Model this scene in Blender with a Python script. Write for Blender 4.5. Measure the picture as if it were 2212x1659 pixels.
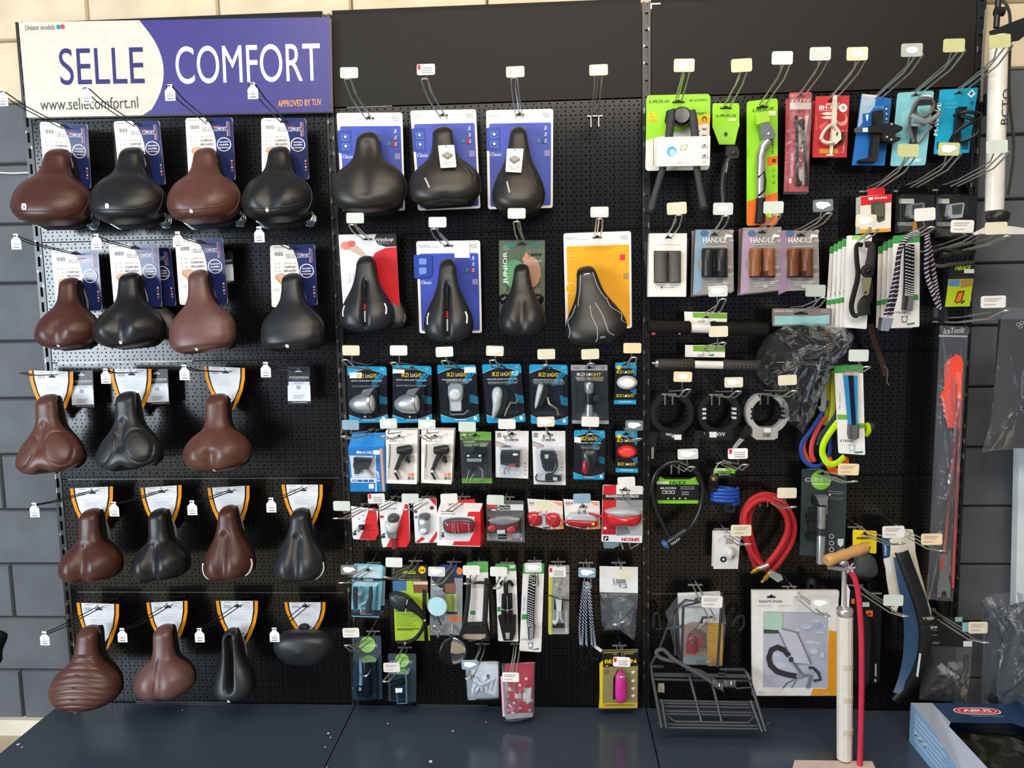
import bpy, math, random
import numpy as np
from mathutils import Vector as V, Matrix
random.seed(7)
for o in list(bpy.data.objects): bpy.data.objects.remove(o)
SC = bpy.context.scene
COL = SC.collection
# ---------------------------------------------------------------- camera
W, H, F = 2212, 1659, 1650.0
CAM = V((1.70262, -2.4794, 1.3789))
YAW, PIT, ROL = .05558, -.10871, .01844
RM = Matrix.Rotation(YAW, 3, 'Z') @ Matrix.Rotation(PIT, 3, 'X') @ Matrix.Rotation(ROL, 3, 'Y')
cd = bpy.data.cameras.new('camera'); cam = bpy.data.objects.new('camera', cd); COL.objects.link(cam)
cd.sensor_width = 36; cd.lens = F / W * 36; cd.clip_start = .05
cam.matrix_world = Matrix.Translation(CAM) @ (RM @ Matrix.Rotation(math.pi / 2, 3, 'X')).to_4x4()
SC.camera = cam
# ---------------------------------------------------------------- light
SC.view_settings.view_transform = 'Standard'; SC.view_settings.look = 'None'
SC.view_settings.exposure = 0.02; SC.view_settings.gamma = 1; SC.view_settings.use_curve_mapping = False
wd = bpy.data.worlds.new('room_ambience'); SC.world = wd; wd.use_nodes = True
bg = wd.node_tree.nodes['Background']; bg.inputs[0].default_value = (.74, .82, 1, 1); bg.inputs[1].default_value = .26
def area(name, loc, tgt, sx, sy, power, col):
    l = bpy.data.lights.new(name, 'AREA'); l.shape = 'RECTANGLE'; l.size = sx; l.size_y = sy; l.energy = power; l.color = col
    o = bpy.data.objects.new(name, l); COL.objects.link(o); o.location = loc
    o.rotation_euler = (V(tgt) - V(loc)).to_track_quat('-Z', 'Y').to_euler(); return o
area('near_window_light', (-1.5, -2.45, 1.5), (.7, 0, 1.1), .85, 1.8, 38, (.82, .91, 1))
area('far_window_light', (-3.2, -4.9, 1.4), (1.0, 0, .7), 2.4, 2.4, 225, (.80, .90, 1))
area('ceiling_lamp_light', (2.2, -1.5, 3.4), (2.0, -.15, 1.7), 2.6, .5, 30, (1, .74, .45))
area('ceiling_fill_light', (1.5, -3.3, 3.4), (1.6, -.2, .6), 3.2, 1.0, 105, (1, .93, .82))  # added overhead fill for general light, set so its reflection misses the rack
# ---------------------------------------------------------------- helpers
def at(px, py, d=0.0):
    r = RM @ V(((px - W / 2) / F, 1, -(py - H / 2) / F))
    return CAM + r * ((-d - CAM.y) / r.y)
def K(d): return (-CAM.y - d) / F
def lin(h):
    h = h.lstrip('#'); h = h if len(h) == 6 else ''.join(x * 2 for x in h); c = [int(h[i:i + 2], 16) / 255 for i in (0, 2, 4)]
    return [x / 12.92 if x < .04045 else ((x + .055) / 1.055) ** 2.4 for x in c] + [1]
MATS = {}
KIND = {'paper': (.55, 0, .35), 'gloss': (.22, 0, .5), 'satin': (.38, 0, .45), 'metal': (.24, .72, .6), 'rubber': (.62, 0, .3),
        'leather': (.36, 0, .4), 'fabric': (.85, 0, .15), 'paint': (.34, 0, .5), 'enamel': (.2, 0, .5), 'stone': (.7, 0, .25), 'wire': (.28, .55, .6), 'mirror': (.03, 1, .5)}
def m(col, kind='paper'):
    key = kind + '_' + col.lstrip('#')
    if key in MATS: return MATS[key]
    mt = bpy.data.materials.new(key); mt.use_nodes = True; MATS[key] = mt
    nt = mt.node_tree; N = nt.nodes; L = nt.links; b = N['Principled BSDF']
    if kind in ('clear', 'film', 'wrap'):
        N.remove(b); out = N['Material Output']
        tr = N.new('ShaderNodeBsdfTransparent'); tr.inputs[0].default_value = lin(col)
        gl = N.new('ShaderNodeBsdfGlossy'); gl.inputs['Roughness'].default_value = .05 if kind == 'clear' else .16
        fr = N.new('ShaderNodeFresnel'); fr.inputs[0].default_value = 1.5
        mu = N.new('ShaderNodeMath'); mu.operation = 'MULTIPLY'; mu.inputs[1].default_value = .55; L.new(fr.outputs[0], mu.inputs[0])
        mx = N.new('ShaderNodeMixShader'); L.new(mu.outputs[0], mx.inputs[0]); L.new(tr.outputs[0], mx.inputs[1]); L.new(gl.outputs[0], mx.inputs[2])
        if kind != 'clear':
            df = N.new('ShaderNodeBsdfDiffuse'); df.inputs[0].default_value = (.7, .74, .8, 1)
            m2 = N.new('ShaderNodeMixShader'); m2.inputs[0].default_value = .06 if kind == 'film' else .012
            L.new(mx.outputs[0], m2.inputs[1]); L.new(df.outputs[0], m2.inputs[2]); mx = m2
            tc = N.new('ShaderNodeTexCoord'); nz = N.new('ShaderNodeTexNoise'); nz.inputs['Scale'].default_value = 38
            bp = N.new('ShaderNodeBump'); bp.inputs['Strength'].default_value = .35; bp.inputs['Distance'].default_value = .01
            L.new(tc.outputs['Object'], nz.inputs['Vector']); L.new(nz.outputs[0], bp.inputs['Height'])
            L.new(bp.outputs[0], gl.inputs['Normal'])
        L.new(mx.outputs[0], out.inputs[0]); return mt
    r, me, sp = KIND[kind]
    b.inputs['Roughness'].default_value = r; b.inputs['Metallic'].default_value = me; b.inputs['Specular IOR Level'].default_value = sp
    c = lin(col); b.inputs['Base Color'].default_value = c
    tc = N.new('ShaderNodeTexCoord'); nz = N.new('ShaderNodeTexNoise'); L.new(tc.outputs['Object'], nz.inputs['Vector'])
    nz.inputs['Scale'].default_value = {'leather': 26, 'stone': 9, 'paint': 5, 'enamel': 5, 'fabric': 300, 'rubber': 60}.get(kind, 30); nz.inputs['Detail'].default_value = 4
    rp = N.new('ShaderNodeValToRGB'); L.new(nz.outputs[0], rp.inputs[0])
    v = {'leather': .12, 'stone': .10, 'paint': .15, 'fabric': .13}.get(kind, .05)
    rp.color_ramp.elements[0].position = .3; rp.color_ramp.elements[1].position = .7
    rp.color_ramp.elements[0].color = [x * (1 - v) for x in c[:3]] + [1]; rp.color_ramp.elements[1].color = [min(1, x * (1 + v)) for x in c[:3]] + [1]
    L.new(rp.outputs[0], b.inputs['Base Color'])
    if kind in ('leather', 'stone', 'fabric', 'rubber'):
        n2 = N.new('ShaderNodeTexNoise'); n2.inputs['Scale'].default_value = {'leather': 700, 'stone': 120, 'fabric': 900, 'rubber': 900}[kind]
        bp = N.new('ShaderNodeBump'); bp.inputs['Strength'].default_value = .25; bp.inputs['Distance'].default_value = {'stone': .003}.get(kind, .0008)
        L.new(tc.outputs['Object'], n2.inputs['Vector']); L.new(n2.outputs[0], bp.inputs['Height']); L.new(bp.outputs[0], b.inputs['Normal'])
    return mt
CLEAR = lambda: m('#f4f8fa', 'clear')
FILM = lambda: m('#eef2f5', 'film')
CHROME = lambda: m('#c8c8c6', 'metal')
BLK = lambda: m('#121314', 'satin')
# glyphs from the built-in font
GL = {}
def _glyph(s, res=2):
    c = bpy.data.curves.new('g', 'FONT'); c.body = s; c.resolution_u = res; c.size = 1
    o = bpy.data.objects.new('g', c); me = bpy.data.meshes.new_from_object(o)
    vs = [v.co.copy() for v in me.vertices]; fs = [tuple(p.vertices) for p in me.polygons]
    bpy.data.objects.remove(o); bpy.data.curves.remove(c); bpy.data.meshes.remove(me); return vs, fs
def _w(s):
    vs, _ = _glyph(s); return max(v.x for v in vs) - min(v.x for v in vs)
def glyph(ch, hi=False):
    if hi and ch != ' ':
        if ch + '@' not in GL: GL[ch + '@'] = _glyph(ch, 8) + (glyph(ch)[2],)
        return GL[ch + '@']
    if ch in GL: return GL[ch]
    if 'HH' not in GL:
        GL['HH'] = _w('HH'); vs, _ = _glyph('H'); GL['cap'] = max(v.y for v in vs) - min(v.y for v in vs)
    if ch == ' ': GL[ch] = ([], [], .3); return GL[ch]
    vs, fs = _glyph(ch); adv = _w('H' + ch + 'H') - GL['HH']
    GL[ch] = (vs, fs, adv); return GL[ch]
ORG = {}
def link(o): COL.objects.link(o); return o
def thing(name, label, cat, loc, group=None):
    o = link(bpy.data.objects.new(name, None)); o.location = loc; o.empty_display_size = .02
    o['label'] = label; o['category'] = cat
    if group: o['group'] = group
    ORG[o.name] = V(loc); return o
class MB:
    def __init__(s): s.v = []; s.f = []; s.mi = []; s.ms = []; s.sm = True
    def mid(s, mt):
        if mt not in s.ms: s.ms.append(mt)
        return s.ms.index(mt)
    def add(s, vs, fs, mt):
        b = len(s.v); s.v += [V(x) for x in vs]; i = s.mid(mt)
        for f in fs: s.f.append([b + k for k in f]); s.mi.append(i)
        return s
    def prism(s, pts, off, mt, top=None):
        n = len(pts); off = V(off); vs = list(pts) + [p + off for p in (top or pts)]
        s.add(vs, [list(range(n)), list(range(2 * n - 1, n - 1, -1))] + [[(i + 1) % n, i, n + i, n + (i + 1) % n] for i in range(n)], mt); return s
    def face(s, pts, mt): s.add(pts, [list(range(len(pts)))], mt); return s
    def box(s, a, b, mt):
        x0, y0, z0 = a; x1, y1, z1 = b
        return s.prism([V((x0, y0, z0)), V((x1, y0, z0)), V((x1, y0, z1)), V((x0, y0, z1))], (0, y1 - y0, 0), mt)
    def tube(s, pts, r, mt, seg=6, closed=False, flat=1.0):
        pts = [V(p) for p in pts]; n = len(pts); rs = r if isinstance(r, (list, tuple)) else [r] * n
        vs = []; fs = []; up = None
        for i, p in enumerate(pts):
            a = pts[i - 1] if (i or closed) else p; b = pts[(i + 1) % n] if (i < n - 1 or closed) else p
            t = (b - a)
            t = t.normalized() if t.length > 1e-9 else V((0, 0, 1))
            if up is None:
                up = V((0, 1, 0)) if abs(t.y) < .9 else V((1, 0, 0))
            up = (up - t * up.dot(t))
            up = up.normalized() if up.length > 1e-6 else t.orthogonal().normalized()
            sd = t.cross(up)
            for k in range(seg):
                q = 2 * math.pi * k / seg; vs.append(p + (sd * math.cos(q) + up * math.sin(q) * flat) * rs[i])
        for i in range(n if closed else n - 1):
            for k in range(seg):
                j = (i + 1) % n; fs.append([i * seg + k, i * seg + (k + 1) % seg, j * seg + (k + 1) % seg, j * seg + k])
        if not closed: fs += [list(range(seg))[::-1], [(n - 1) * seg + k for k in range(seg)]]
        return s.add(vs, fs, mt)
    def lathe(s, a, b, prof, mt, seg=16):
        a = V(a); b = V(b); return s.tube([a + (b - a) * t for t, r in prof], [max(r, 1e-5) for t, r in prof], mt, seg)
    def ball(s, c, rx, ry, rz, mt, n=14, k=8, half=False):
        c = V(c); vs = []; fs = []
        for i in range(k + 1):
            p = (math.pi / 2 if half else math.pi) * i / k
            for j in range(n):
                q = 2 * math.pi * j / n
                vs.append(c + V((rx * math.sin(p) * math.cos(q), -ry * math.cos(p), rz * math.sin(p) * math.sin(q))))
        for i in range(k):
            for j in range(n): fs.append([i * n + j, (i + 1) * n + j, (i + 1) * n + (j + 1) % n, i * n + (j + 1) % n])
        return s.add(vs, fs, mt)
    def puff(s, pts, h, mt, rings=7, sq=2.2, back=0.004):
        """outline swelling towards the viewer"""
        if len(pts) < 17: pts = smooth(pts, 3, True)
        n = len(pts); c = sum(pts, V()) / n; vs = [p + V((0, back, 0)) for p in pts]; fs = [list(range(n))]
        for j in range(rings + 1):
            q = j / rings; r = (1 - q ** sq) ** (1 / sq) if j < rings else .001
            e = 1 - (1 - q)
            for p in pts: vs.append(c + (p - c) * (r if j else 1) + V((0, -h * e, 0)))
        for j in range(rings + 1):
            for i in range(n): fs.append([j * n + i, (j + 1) * n + i, (j + 1) * n + (i + 1) % n, j * n + (i + 1) % n])
        return s.add(vs, fs, mt)
    def text(s, t, a, b, h, mt, it=0.0, bold=0.0, nrm=None):
        a = V(a); b = V(b); x = (b - a); ln = x.length; x = x / ln; n = V(nrm or (0, -1, 0)); up = n.cross(x).normalized()
        tot = 0; gs = []
        for ch in t:
            g = glyph(ch, h > .03); gs.append((g, tot)); tot += g[2]
        tot -= .08; sx = ln / tot; sy = h / GL['cap']
        for g, o in gs:
            if not g[0]: continue
            for dx in ((0,) if not bold else (-bold, bold)):
                s.add([a + x * ((v.x + o - .04 + it * v.y + dx) * sx) + up * (v.y * sy) + n * (.00006 if dx > 0 else 0) for v in g[0]], g[1], mt)
        return s
    def groups(s):
        """faces sorted into pieces that lie well apart"""
        n = len(s.v); par = list(range(n))
        def fd(i):
            while par[i] != i: par[i] = par[par[i]]; i = par[i]
            return i
        for f in s.f:
            a = fd(f[0])
            for q in f[1:]: par[fd(q)] = a
        rt = [fd(i) for i in range(n)]; ids = {r: k for k, r in enumerate(dict.fromkeys(rt))}; k = len(ids)
        if k < 2 or k > 900: return None
        isl = np.array([ids[r] for r in rt]); P = np.array([tuple(v) for v in s.v]); lo = np.full((k, 3), 1e9); hi = -lo.copy()
        np.minimum.at(lo, isl, P); np.maximum.at(hi, isl, P); sz = (hi - lo).max(1)
        gp = np.maximum(0, np.maximum(lo[:, None] - hi[None], lo[None] - hi[:, None])); near = np.sqrt((gp ** 2).sum(2)) <= np.maximum(.0198, .49 * np.maximum(sz[:, None], sz[None]))
        lab = [-1] * k; c = 0
        for i in range(k):
            if lab[i] >= 0: continue
            st = [i]; lab[i] = c
            while st:
                for j in np.nonzero(near[st.pop()])[0]:
                    if lab[j] < 0: lab[j] = c; st.append(j)
            c += 1
        return [lab[isl[f[0]]] for f in s.f] if c > 1 else None
    def build(s, name, parent, kind=None, label=None, angle=48, rot=None):
        g = s.groups() if parent and kind is None and 8 < len(s.v) < 6000 and name != 'contents' else None
        if g:
            first = None
            for c in range(max(g) + 1):
                b = MB(); b.sm = s.sm; mp = {}
                for f, mi, q in zip(s.f, s.mi, g):
                    if q == c:
                        for x in f:
                            if x not in mp: mp[x] = len(b.v); b.v.append(s.v[x])
                        b.f.append([mp[x] for x in f]); b.mi.append(b.mid(s.ms[mi]))
                o = b.build1(name, parent, kind, label, angle); first = first or o
            return first
        return s.build1(name, parent, kind, label, angle)
    def build1(s, name, parent, kind=None, label=None, angle=40):
        org = ORG[parent.name] if parent else V(); me = bpy.data.meshes.new(name)
        me.from_pydata([tuple(p - org) for p in s.v], [], s.f); me.polygons.foreach_set('material_index', s.mi)
        for mt in s.ms: me.materials.append(mt)
        me.update()
        if s.sm:
            me.polygons.foreach_set('use_smooth', [True] * len(me.polygons)); me.set_sharp_from_angle(angle=math.radians(angle))
        o = link(bpy.data.objects.new(name, me))
        if parent: o.parent = parent
        ORG[o.name] = org
        if kind: o['kind'] = kind
        if label: o['label'] = label
        return o
def pp(d, *xy): return [at(x, y, d) for x, y in xy]
def p3(*q): return [at(x, y, d) for x, y, d in q]
def smooth(pts, n=6, closed=False):
    """Catmull-Rom through 3-D points"""
    pts = [V(p) for p in pts]; N = len(pts); out = []
    for i in range(N if closed else N - 1):
        g = lambda k: pts[k % N] if closed else pts[max(0, min(N - 1, k))]
        a, b, c, d = g(i - 1), g(i), g(i + 1), g(i + 2)
        for j in range(n):
            t = j / n; out.append(.5 * ((2 * b) + (c - a) * t + (2 * a - 5 * b + 4 * c - d) * t * t + (3 * b - a - 3 * c + d) * t ** 3))
    if not closed: out.append(pts[-1])
    return out
def ell(c, rx, rz, n=20): return [c + V((rx * math.cos(2 * math.pi * i / n), 0, rz * math.sin(2 * math.pi * i / n))) for i in range(n)]
def ruv(ru, rv, n=3):
    o = []
    for cx, cy, a in ((1 - ru, rv, -90), (1 - ru, 1 - rv, 0), (ru, 1 - rv, 90), (ru, rv, 180)):
        for i in range(n + 1):
            q = math.radians(a + 90 * i / n); o.append((cx + ru * math.cos(q), cy + rv * math.sin(q)))
    return o
class Card:
    """a flat pack given by the four corners of its front (photo pixels) and its distance from the wall"""
    def __init__(s, name, label, cat, q, d=.08, th=.0012, mt=None, r=4, poly=None, group=None, part='backing_card', root=None):
        dd = d if isinstance(d, (tuple, list)) else (d, d)
        ds = [dd[0], dd[0], dd[1], dd[1]]; s.F = [at(*q[i], ds[i]) for i in range(4)]; s.k = K(dd[0]); s.d = dd[0]
        s.w = (V(q[1]) - V(q[0])).length; s.h = (V(q[3]) - V(q[0])).length; s.q = q
        s.root = root or thing(name, label, cat, (s.F[0] + s.F[1]) / 2, group)
        s.mt = mt or m('#f2f2f0'); b = MB()
        s.out = poly or (ruv(r / s.w, r / s.h) if r else [(0, 0), (1, 0), (1, 1), (0, 1)])
        if th:
            b.prism([s.P(*x) for x in s.out], (0, th, 0), s.mt); s.body = b.build(part, s.root)
        s.pr = MB(); s.z = .0003; s.any = False
    def P(s, u, v, h=0):
        F = s.F; return (F[0] * (1 - u) + F[1] * u) * (1 - v) + (F[3] * (1 - u) + F[2] * u) * v + V((0, -h, 0))
    def p(s, uv, mt): s.pr.face([s.P(u, v, s.z) for u, v in uv], mt); s.z += .00012; s.any = True; return s
    def r(s, a, b, c, d, mt): return s.p([(a, b), (c, b), (c, d), (a, d)], mt)
    def rr(s, a, b, c, d, mt, r=5):
        return s.p([(a + (c - a) * x, b + (d - b) * y) for x, y in ruv(r / (s.w * (c - a)), r / (s.h * (d - b)))], mt)
    def e(s, u, v, rp, mt, n=20, ry=None):
        ry = ry or rp
        return s.p([(u + rp / s.w * math.cos(2 * math.pi * i / n), v + ry / s.h * math.sin(2 * math.pi * i / n)) for i in range(n)], mt)
    def t(s, tx, u0, v0, u1, v1, h, mt, it=0, bold=0):
        s.pr.text(tx, s.P(u0, v0, s.z), s.P(u1, v1, s.z), h * s.k, mt, it, bold); s.z += .00012; s.any = True; return s
    def bars(s, a, b, c, d, n, mt, fill=.45):
        for i in range(n):
            y = b + (d - b) * i / n; e = c - (c - a) * (.25 * ((i * 7) % 3) / 2); s.r(a, y, e, y + (d - b) / n * fill, mt)
            s.z -= .00012
        s.z += .00012; return s
    def code(s, a, b, c, d, mt, n=9):
        for i in range(n):
            x = a + (c - a) * i / n; s.r(x, b, x + (c - a) / n * (.35 + .3 * ((i * 5) % 3) / 2), d, mt); s.z -= .00012
        s.z += .00012; return s
    def slot(s, u=.5, v=.05, w=14, mt=None):
        a = w / s.w / 2; b = 3.2 / s.h
        return s.p([(u - a, v - b * .5), (u - a * .4, v - b * .6), (u - a * .25, v - b * 1.5), (u + a * .25, v - b * 1.5), (u + a * .4, v - b * .6), (u + a, v - b * .5), (u + a, v + b * .5), (u - a, v + b * .5)], mt or m('#0c0c0d'))
    def tube(s, mb, uvh, r, mt, seg=7, sm=0, **k):
        pts = [s.P(*x) for x in uvh]
        if sm: pts = smooth(pts, sm)
        mb.tube(pts, r, mt, seg, **k); return mb
    def pts(s, uv, h=0): return [s.P(u, v, h) for u, v in uv]
    def blister(s, uv=None, h=.02, sc=.9, mt=None, name='blister'):
        uv = uv or ruv(.06, .05); c = (sum(u for u, v in uv) / len(uv), sum(v for u, v in uv) / len(uv))
        b = MB(); a = [s.P(u, v, .0008) for u, v in uv]; t = [s.P(c[0] + (u - c[0]) * sc, c[1] + (v - c[1]) * sc, h) for u, v in uv]; n = len(a)
        b.add(a + t, [[i, (i + 1) % n, n + (i + 1) % n, n + i] for i in range(n)] + [list(range(n, 2 * n))], mt or CLEAR())
        return b.build(name, s.root)
    def box(s, uv, h0, h1, mt, name=None, sc=1.0):
        c = (sum(u for u, v in uv) / len(uv), sum(v for u, v in uv) / len(uv))
        b = MB(); b.prism([s.P(u, v, h1) if sc == 1 else s.P(c[0] + (u - c[0]) * sc, c[1] + (v - c[1]) * sc, h1) for u, v in uv], (0, h1 - h0, 0), mt, None)
        return b.build(name, s.root) if name else b
    def puff(s, uv, h, mt, name=None, h0=.001, mb=None, **k):
        b = mb or MB(); b.puff([s.P(u, v, h0) for u, v in uv], h, mt, **k)
        return b.build(name, s.root) if name else b
    def euv(s, u, v, rp, ry=None, n=18):
        ry = ry or rp; return [(u + rp / s.w * math.cos(2 * math.pi * i / n), v + ry / s.h * math.sin(2 * math.pi * i / n)) for i in range(n)]
    def Z(s, ox, oy, sc): s.zo = (ox, oy, sc); return s
    def U(s, zx, zy):
        x = s.zo[0] + zx / s.zo[2]; y = s.zo[1] + zy / s.zo[2]; q = s.q; u = v = .5
        for _ in range(6):
            a = [q[0][i] * (1 - u) * (1 - v) + q[1][i] * u * (1 - v) + q[2][i] * u * v + q[3][i] * (1 - u) * v for i in (0, 1)]
            du = [(q[1][i] - q[0][i]) * (1 - v) + (q[2][i] - q[3][i]) * v for i in (0, 1)]; dv = [(q[3][i] - q[0][i]) * (1 - u) + (q[2][i] - q[1][i]) * u for i in (0, 1)]
            ex, ey = x - a[0], y - a[1]; D = du[0] * dv[1] - du[1] * dv[0]; u += (ex * dv[1] - ey * dv[0]) / D; v += (du[0] * ey - du[1] * ex) / D
        return u, v
    def X(s, zx, zy, h=0): return s.P(*s.U(zx, zy), h)
    def zp(s, pts, mt): return s.p([s.U(*q) for q in pts], mt)
    def zr(s, a, b, c, d, mt): return s.zp([(a, b), (c, b), (c, d), (a, d)], mt)
    def zl(s, pts, w, mt):
        P = [V(q) for q in pts]; L = []; R = []; n = len(P)
        for i, q in enumerate(P):
            t = (P[min(i + 1, n - 1)] - P[max(i - 1, 0)]).normalized() * w / 2; L.append((q.x - t.y, q.y + t.x)); R.append((q.x + t.y, q.y - t.x))
        for i in range(n - 1): s.zp([L[i], L[i + 1], R[i + 1], R[i]], mt); s.z -= .00012
        s.z += .00012; return s
    def ze(s, x, y, rx, ry, mt, n=18): return s.zp([(x + rx * math.cos(2 * math.pi * i / n), y + ry * math.sin(2 * math.pi * i / n)) for i in range(n)], mt)
    def zt(s, tx, x0, y0, x1, y1, h, mt, it=0, bold=0): return s.t(tx, *s.U(x0, y0), *s.U(x1, y1), h / s.zo[2], mt, it, bold)
    def zR(s, r): return r / s.zo[2] * s.k
    def zbox(s, pts, h0, h1, mt, mb=None, sc=1):
        b = mb or MB(); c0 = V((sum(q[0] for q in pts) / len(pts), sum(q[1] for q in pts) / len(pts)))
        top = [s.X(c0.x + (x - c0.x) * sc, c0.y + (y - c0.y) * sc, h1) for x, y in pts]; bot = [s.X(x, y, h0) for x, y in pts]; n = len(pts)
        b.add(top + bot, [list(range(n)), list(range(2 * n - 1, n - 1, -1))] + [[(i + 1) % n, i, n + i, n + (i + 1) % n] for i in range(n)], mt); return b
    def zpuff(s, pts, h, mt, mb=None, h0=.001, **k):
        b = mb or MB(); b.puff([s.X(x, y, h0) for x, y in pts], h, mt, **k); return b
    def zel(s, x, y, rx, ry, n=18, a0=0): return [(x + rx * math.cos(2 * math.pi * i / n + a0), y + ry * math.sin(2 * math.pi * i / n + a0)) for i in range(n)]
    def ztube(s, pts, r, mt, mb=None, sm=0, seg=7, closed=False, flat=1):
        b = mb or MB(); q = [s.X(*p) for p in pts]
        if isinstance(r, (list, tuple)):
            n0 = len(r); rr = [s.zR(x) for x in r]
            if sm: rr = [rr[min(i // sm, n0 - 1)] + (rr[min(i // sm + 1, n0 - 1)] - rr[min(i // sm, n0 - 1)]) * (i % sm) / sm for i in range((n0 - 1) * sm + 1)]
        else: rr = s.zR(r)
        if sm: q = smooth(q, sm, closed)
        b.tube(q, rr, mt, seg, closed, flat); return b
    def add(s, mb, name, label=None): return mb.build(name, s.root, label=label)
    def done(s):
        if s.any: s.pr.sm = False; s.pr.build('print', s.root)
        return s
HT = {'w': '#dededa', 'c': '#dad3ba', 'g': '#aab3ad', 'y': '#bcc08c', 'b': '#86a3b5', 'o': '#ead2a8', 'd': '#6d777a', 't': '#c9d2cc', 'r': '#f3f0ee'}
def hook(what, base, end, lab=None, l=.33, dc=.08, tint='w', style='chrome', pins=False, gap=.0095, mark=None, size=(38, 22), gname=None):
    """double wire hook; base = where it pierces its card, end = its tip, lab = its price label (photo pixels)"""
    B = at(*base, dc); E = at(*end, l); blk = style == 'black'
    mt = m('#191a1b', 'satin') if blk else m('#c3c2bc', 'wire'); A = V((B.x, -.004, B.z)); r = .0017 if blk else .0023
    T = thing('display_hook', ('black wire hook with a white price tag, ' if blk and lab else 'bare black wire hook, ' if blk else 'chrome wire hook with a price label, ' if lab else 'chrome wire hook, ') + what, 'hook', A, gname or ('black wire hooks of the left bay' if blk else 'chrome wire hooks'))
    k = B + (E - B) * .72; k.z = B.z + (E.z - B.z) * (.55 if blk else .42)
    side = V((gap, 0, 0)); b = MB()
    path = [A - side, B - side, k - side, E - side * .9, E + V((-gap * .4, -.004, .0015)), E + V((gap * .4, -.004, .0015)), E + side * .9, k + side, B + side, A + side]
    b.tube(path, r, mt, 6); b.build('prong', T)
    b = MB(); b.tube([A + V((-.024, -.002, 0)), A + V((.024, -.002, 0))], .003, mt, 6)
    if pins:
        for q in (-.012, .012): b.tube([A + V((q, -.003, 0)), A + V((q, -.003, -.034))], .0026, m('#d8d4d0', 'metal'), 6)
    b.build('back_plate', T)
    if not lab: return T
    if blk:
        L = at(*lab, l + .004); w = .0145; b = MB(); h = .044
        o = [(-.45, 1), (.45, 1), (.5, .93), (.42, .86), (.42, .8), (1, .58), (1, 0), (-1, 0), (-1, .58), (-.42, .8), (-.42, .86), (-.5, .93)]
        b.prism([L + V((x * w, 0, (y - 1) * h)) for x, y in o], (0, .0008, 0), m('#f3f3f4')); t = b.build('price_tag', T)
        b = MB(); b.sm = False
        for i, (x0, x1, y) in enumerate(((-.25, .25, .44), (-.7, .7, .33), (-.6, .5, .26), (-.55, .55, .12))):
            q = .035 if i == 3 else .016
            b.face([L + V((x * w, -.0006, (yy - 1) * h)) for x, yy in ((x0, y - q), (x1, y - q), (x1, y + q), (x0, y + q))], m('#6d6d72'))
        b.build('print', t); return T
    L = at(*lab, l + .006); kk = K(l); w = size[0] * kk / 2; h = size[1] * kk / 2
    b = MB(); b.tube([A + V((0, 0, .012)), B + V((0, -.02, .016)), k + V((0, 0, .018)), L + V((0, .012, -h * .7)), L + V((0, .003, -h * .4))], r * .9, mt, 6); b.build('label_arm', T)
    b = MB(); o = [V((w * (2 * u - 1), 0, h * (1 - 2 * v))) for u, v in ruv(.09, .15)]
    rot = random.uniform(-.05, .05)
    o = [V((p.x * math.cos(rot) - p.z * math.sin(rot), 0, p.x * math.sin(rot) + p.z * math.cos(rot))) for p in o]
    b.prism([L + p for p in o], (0, .002, 0), m(HT[tint], 'gloss')); pl = b.build('price_label', T)
    if mark:
        b = MB(); b.sm = False; q = lambda u, v: L + V((w * (2 * u - 1), -.0006, h * (1 - 2 * v)))
        if mark == 'red':
            b.face([q(.04, .06), q(.2, .06), q(.2, .5), q(.04, .5)], m('#d5313f'))
            for y in (.35, .55, .75): b.face([q(.3, y), q(.85, y), q(.85, y + .07), q(.3, y + .07)], m('#8b8b90'))
        elif mark == 'txt':
            for i, y in enumerate((.2, .36, .68)): b.face([q(.12, y), q(.8 - .1 * i, y), q(.8 - .1 * i, y + .08), q(.12, y + .08)], m('#b5a999'))
        elif mark == 'peel':
            b.face([q(.12, .3), q(.3, .18), q(.75, .25), q(.9, .5), q(.7, .62), q(.5, .8), q(.2, .7)], m('#fbfbf8'))
        elif mark == 'oval':
            b.face([q(.5 + .28 * math.cos(a * .52), .5 + .24 * math.sin(a * .52)) for a in range(12)], m('#fafafa'))
        b.build('sticker', pl)
    return T
# ---------------------------------------------------------------- the room
def struct(name, b, parent=None):
    o = b.build(name, parent); o['kind'] = 'structure'; return o
b = MB(); b.box((-2.2, .076, -.16), (5.2, .20, 3.0), m('#3a3c40', 'stone')); wall = struct('wall_back', b)
wall['label'] = 'painted block wall behind the display, cream on top and dark grey below'
b = MB(); b.box((-2.2, -4.5, -.20), (5.2, .2, -.16), m('#b3a78e', 'stone')); fl = struct('floor', b); fl['label'] = 'beige floor showing left of the black plinth'
def block_mesh(mt):
    b = MB(); w, h = .4330, .1945; c = .006
    f = [V((c, .060, c)), V((w - c, .060, c)), V((w - c, .060, h - c)), V((c, .060, h - c))]
    k = [V((0, .067, 0)), V((w, .067, 0)), V((w, .067, h)), V((0, .067, h))]; e = [p + V((0, .012, 0)) for p in k]
    b.add(f + k + e, [[0, 1, 2, 3]] + [[4 * j + (i + 1) % 4, 4 * j + i, 4 * j + 4 + i, 4 * j + 4 + (i + 1) % 4] for j in range(2) for i in range(4)], mt)
    return b
BM = {}
for key, mt in (('grey', m('#5d6166', 'stone')), ('cream', m('#cfc1a6', 'stone'))):
    o = block_mesh(mt).build('block', wall); BM[key] = o.data; bpy.data.objects.remove(o)
for kz in range(-1, 14):
    z = .079 + .1985 * kz + .002; ph = .192 if kz % 2 else .192 - .2188
    for i in range(-5, 12):
        x = ph + .4376 * i
        if x < -2 or x > 4.7 or (.1 < x < 2.5 and kz < 10): continue
        if kz == -1: z = .079 - .1985 + .002
        o = link(bpy.data.objects.new('block', BM['cream' if kz >= 10 else 'grey'])); o.parent = wall; o.location = (x + .0023, 0, z)
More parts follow.
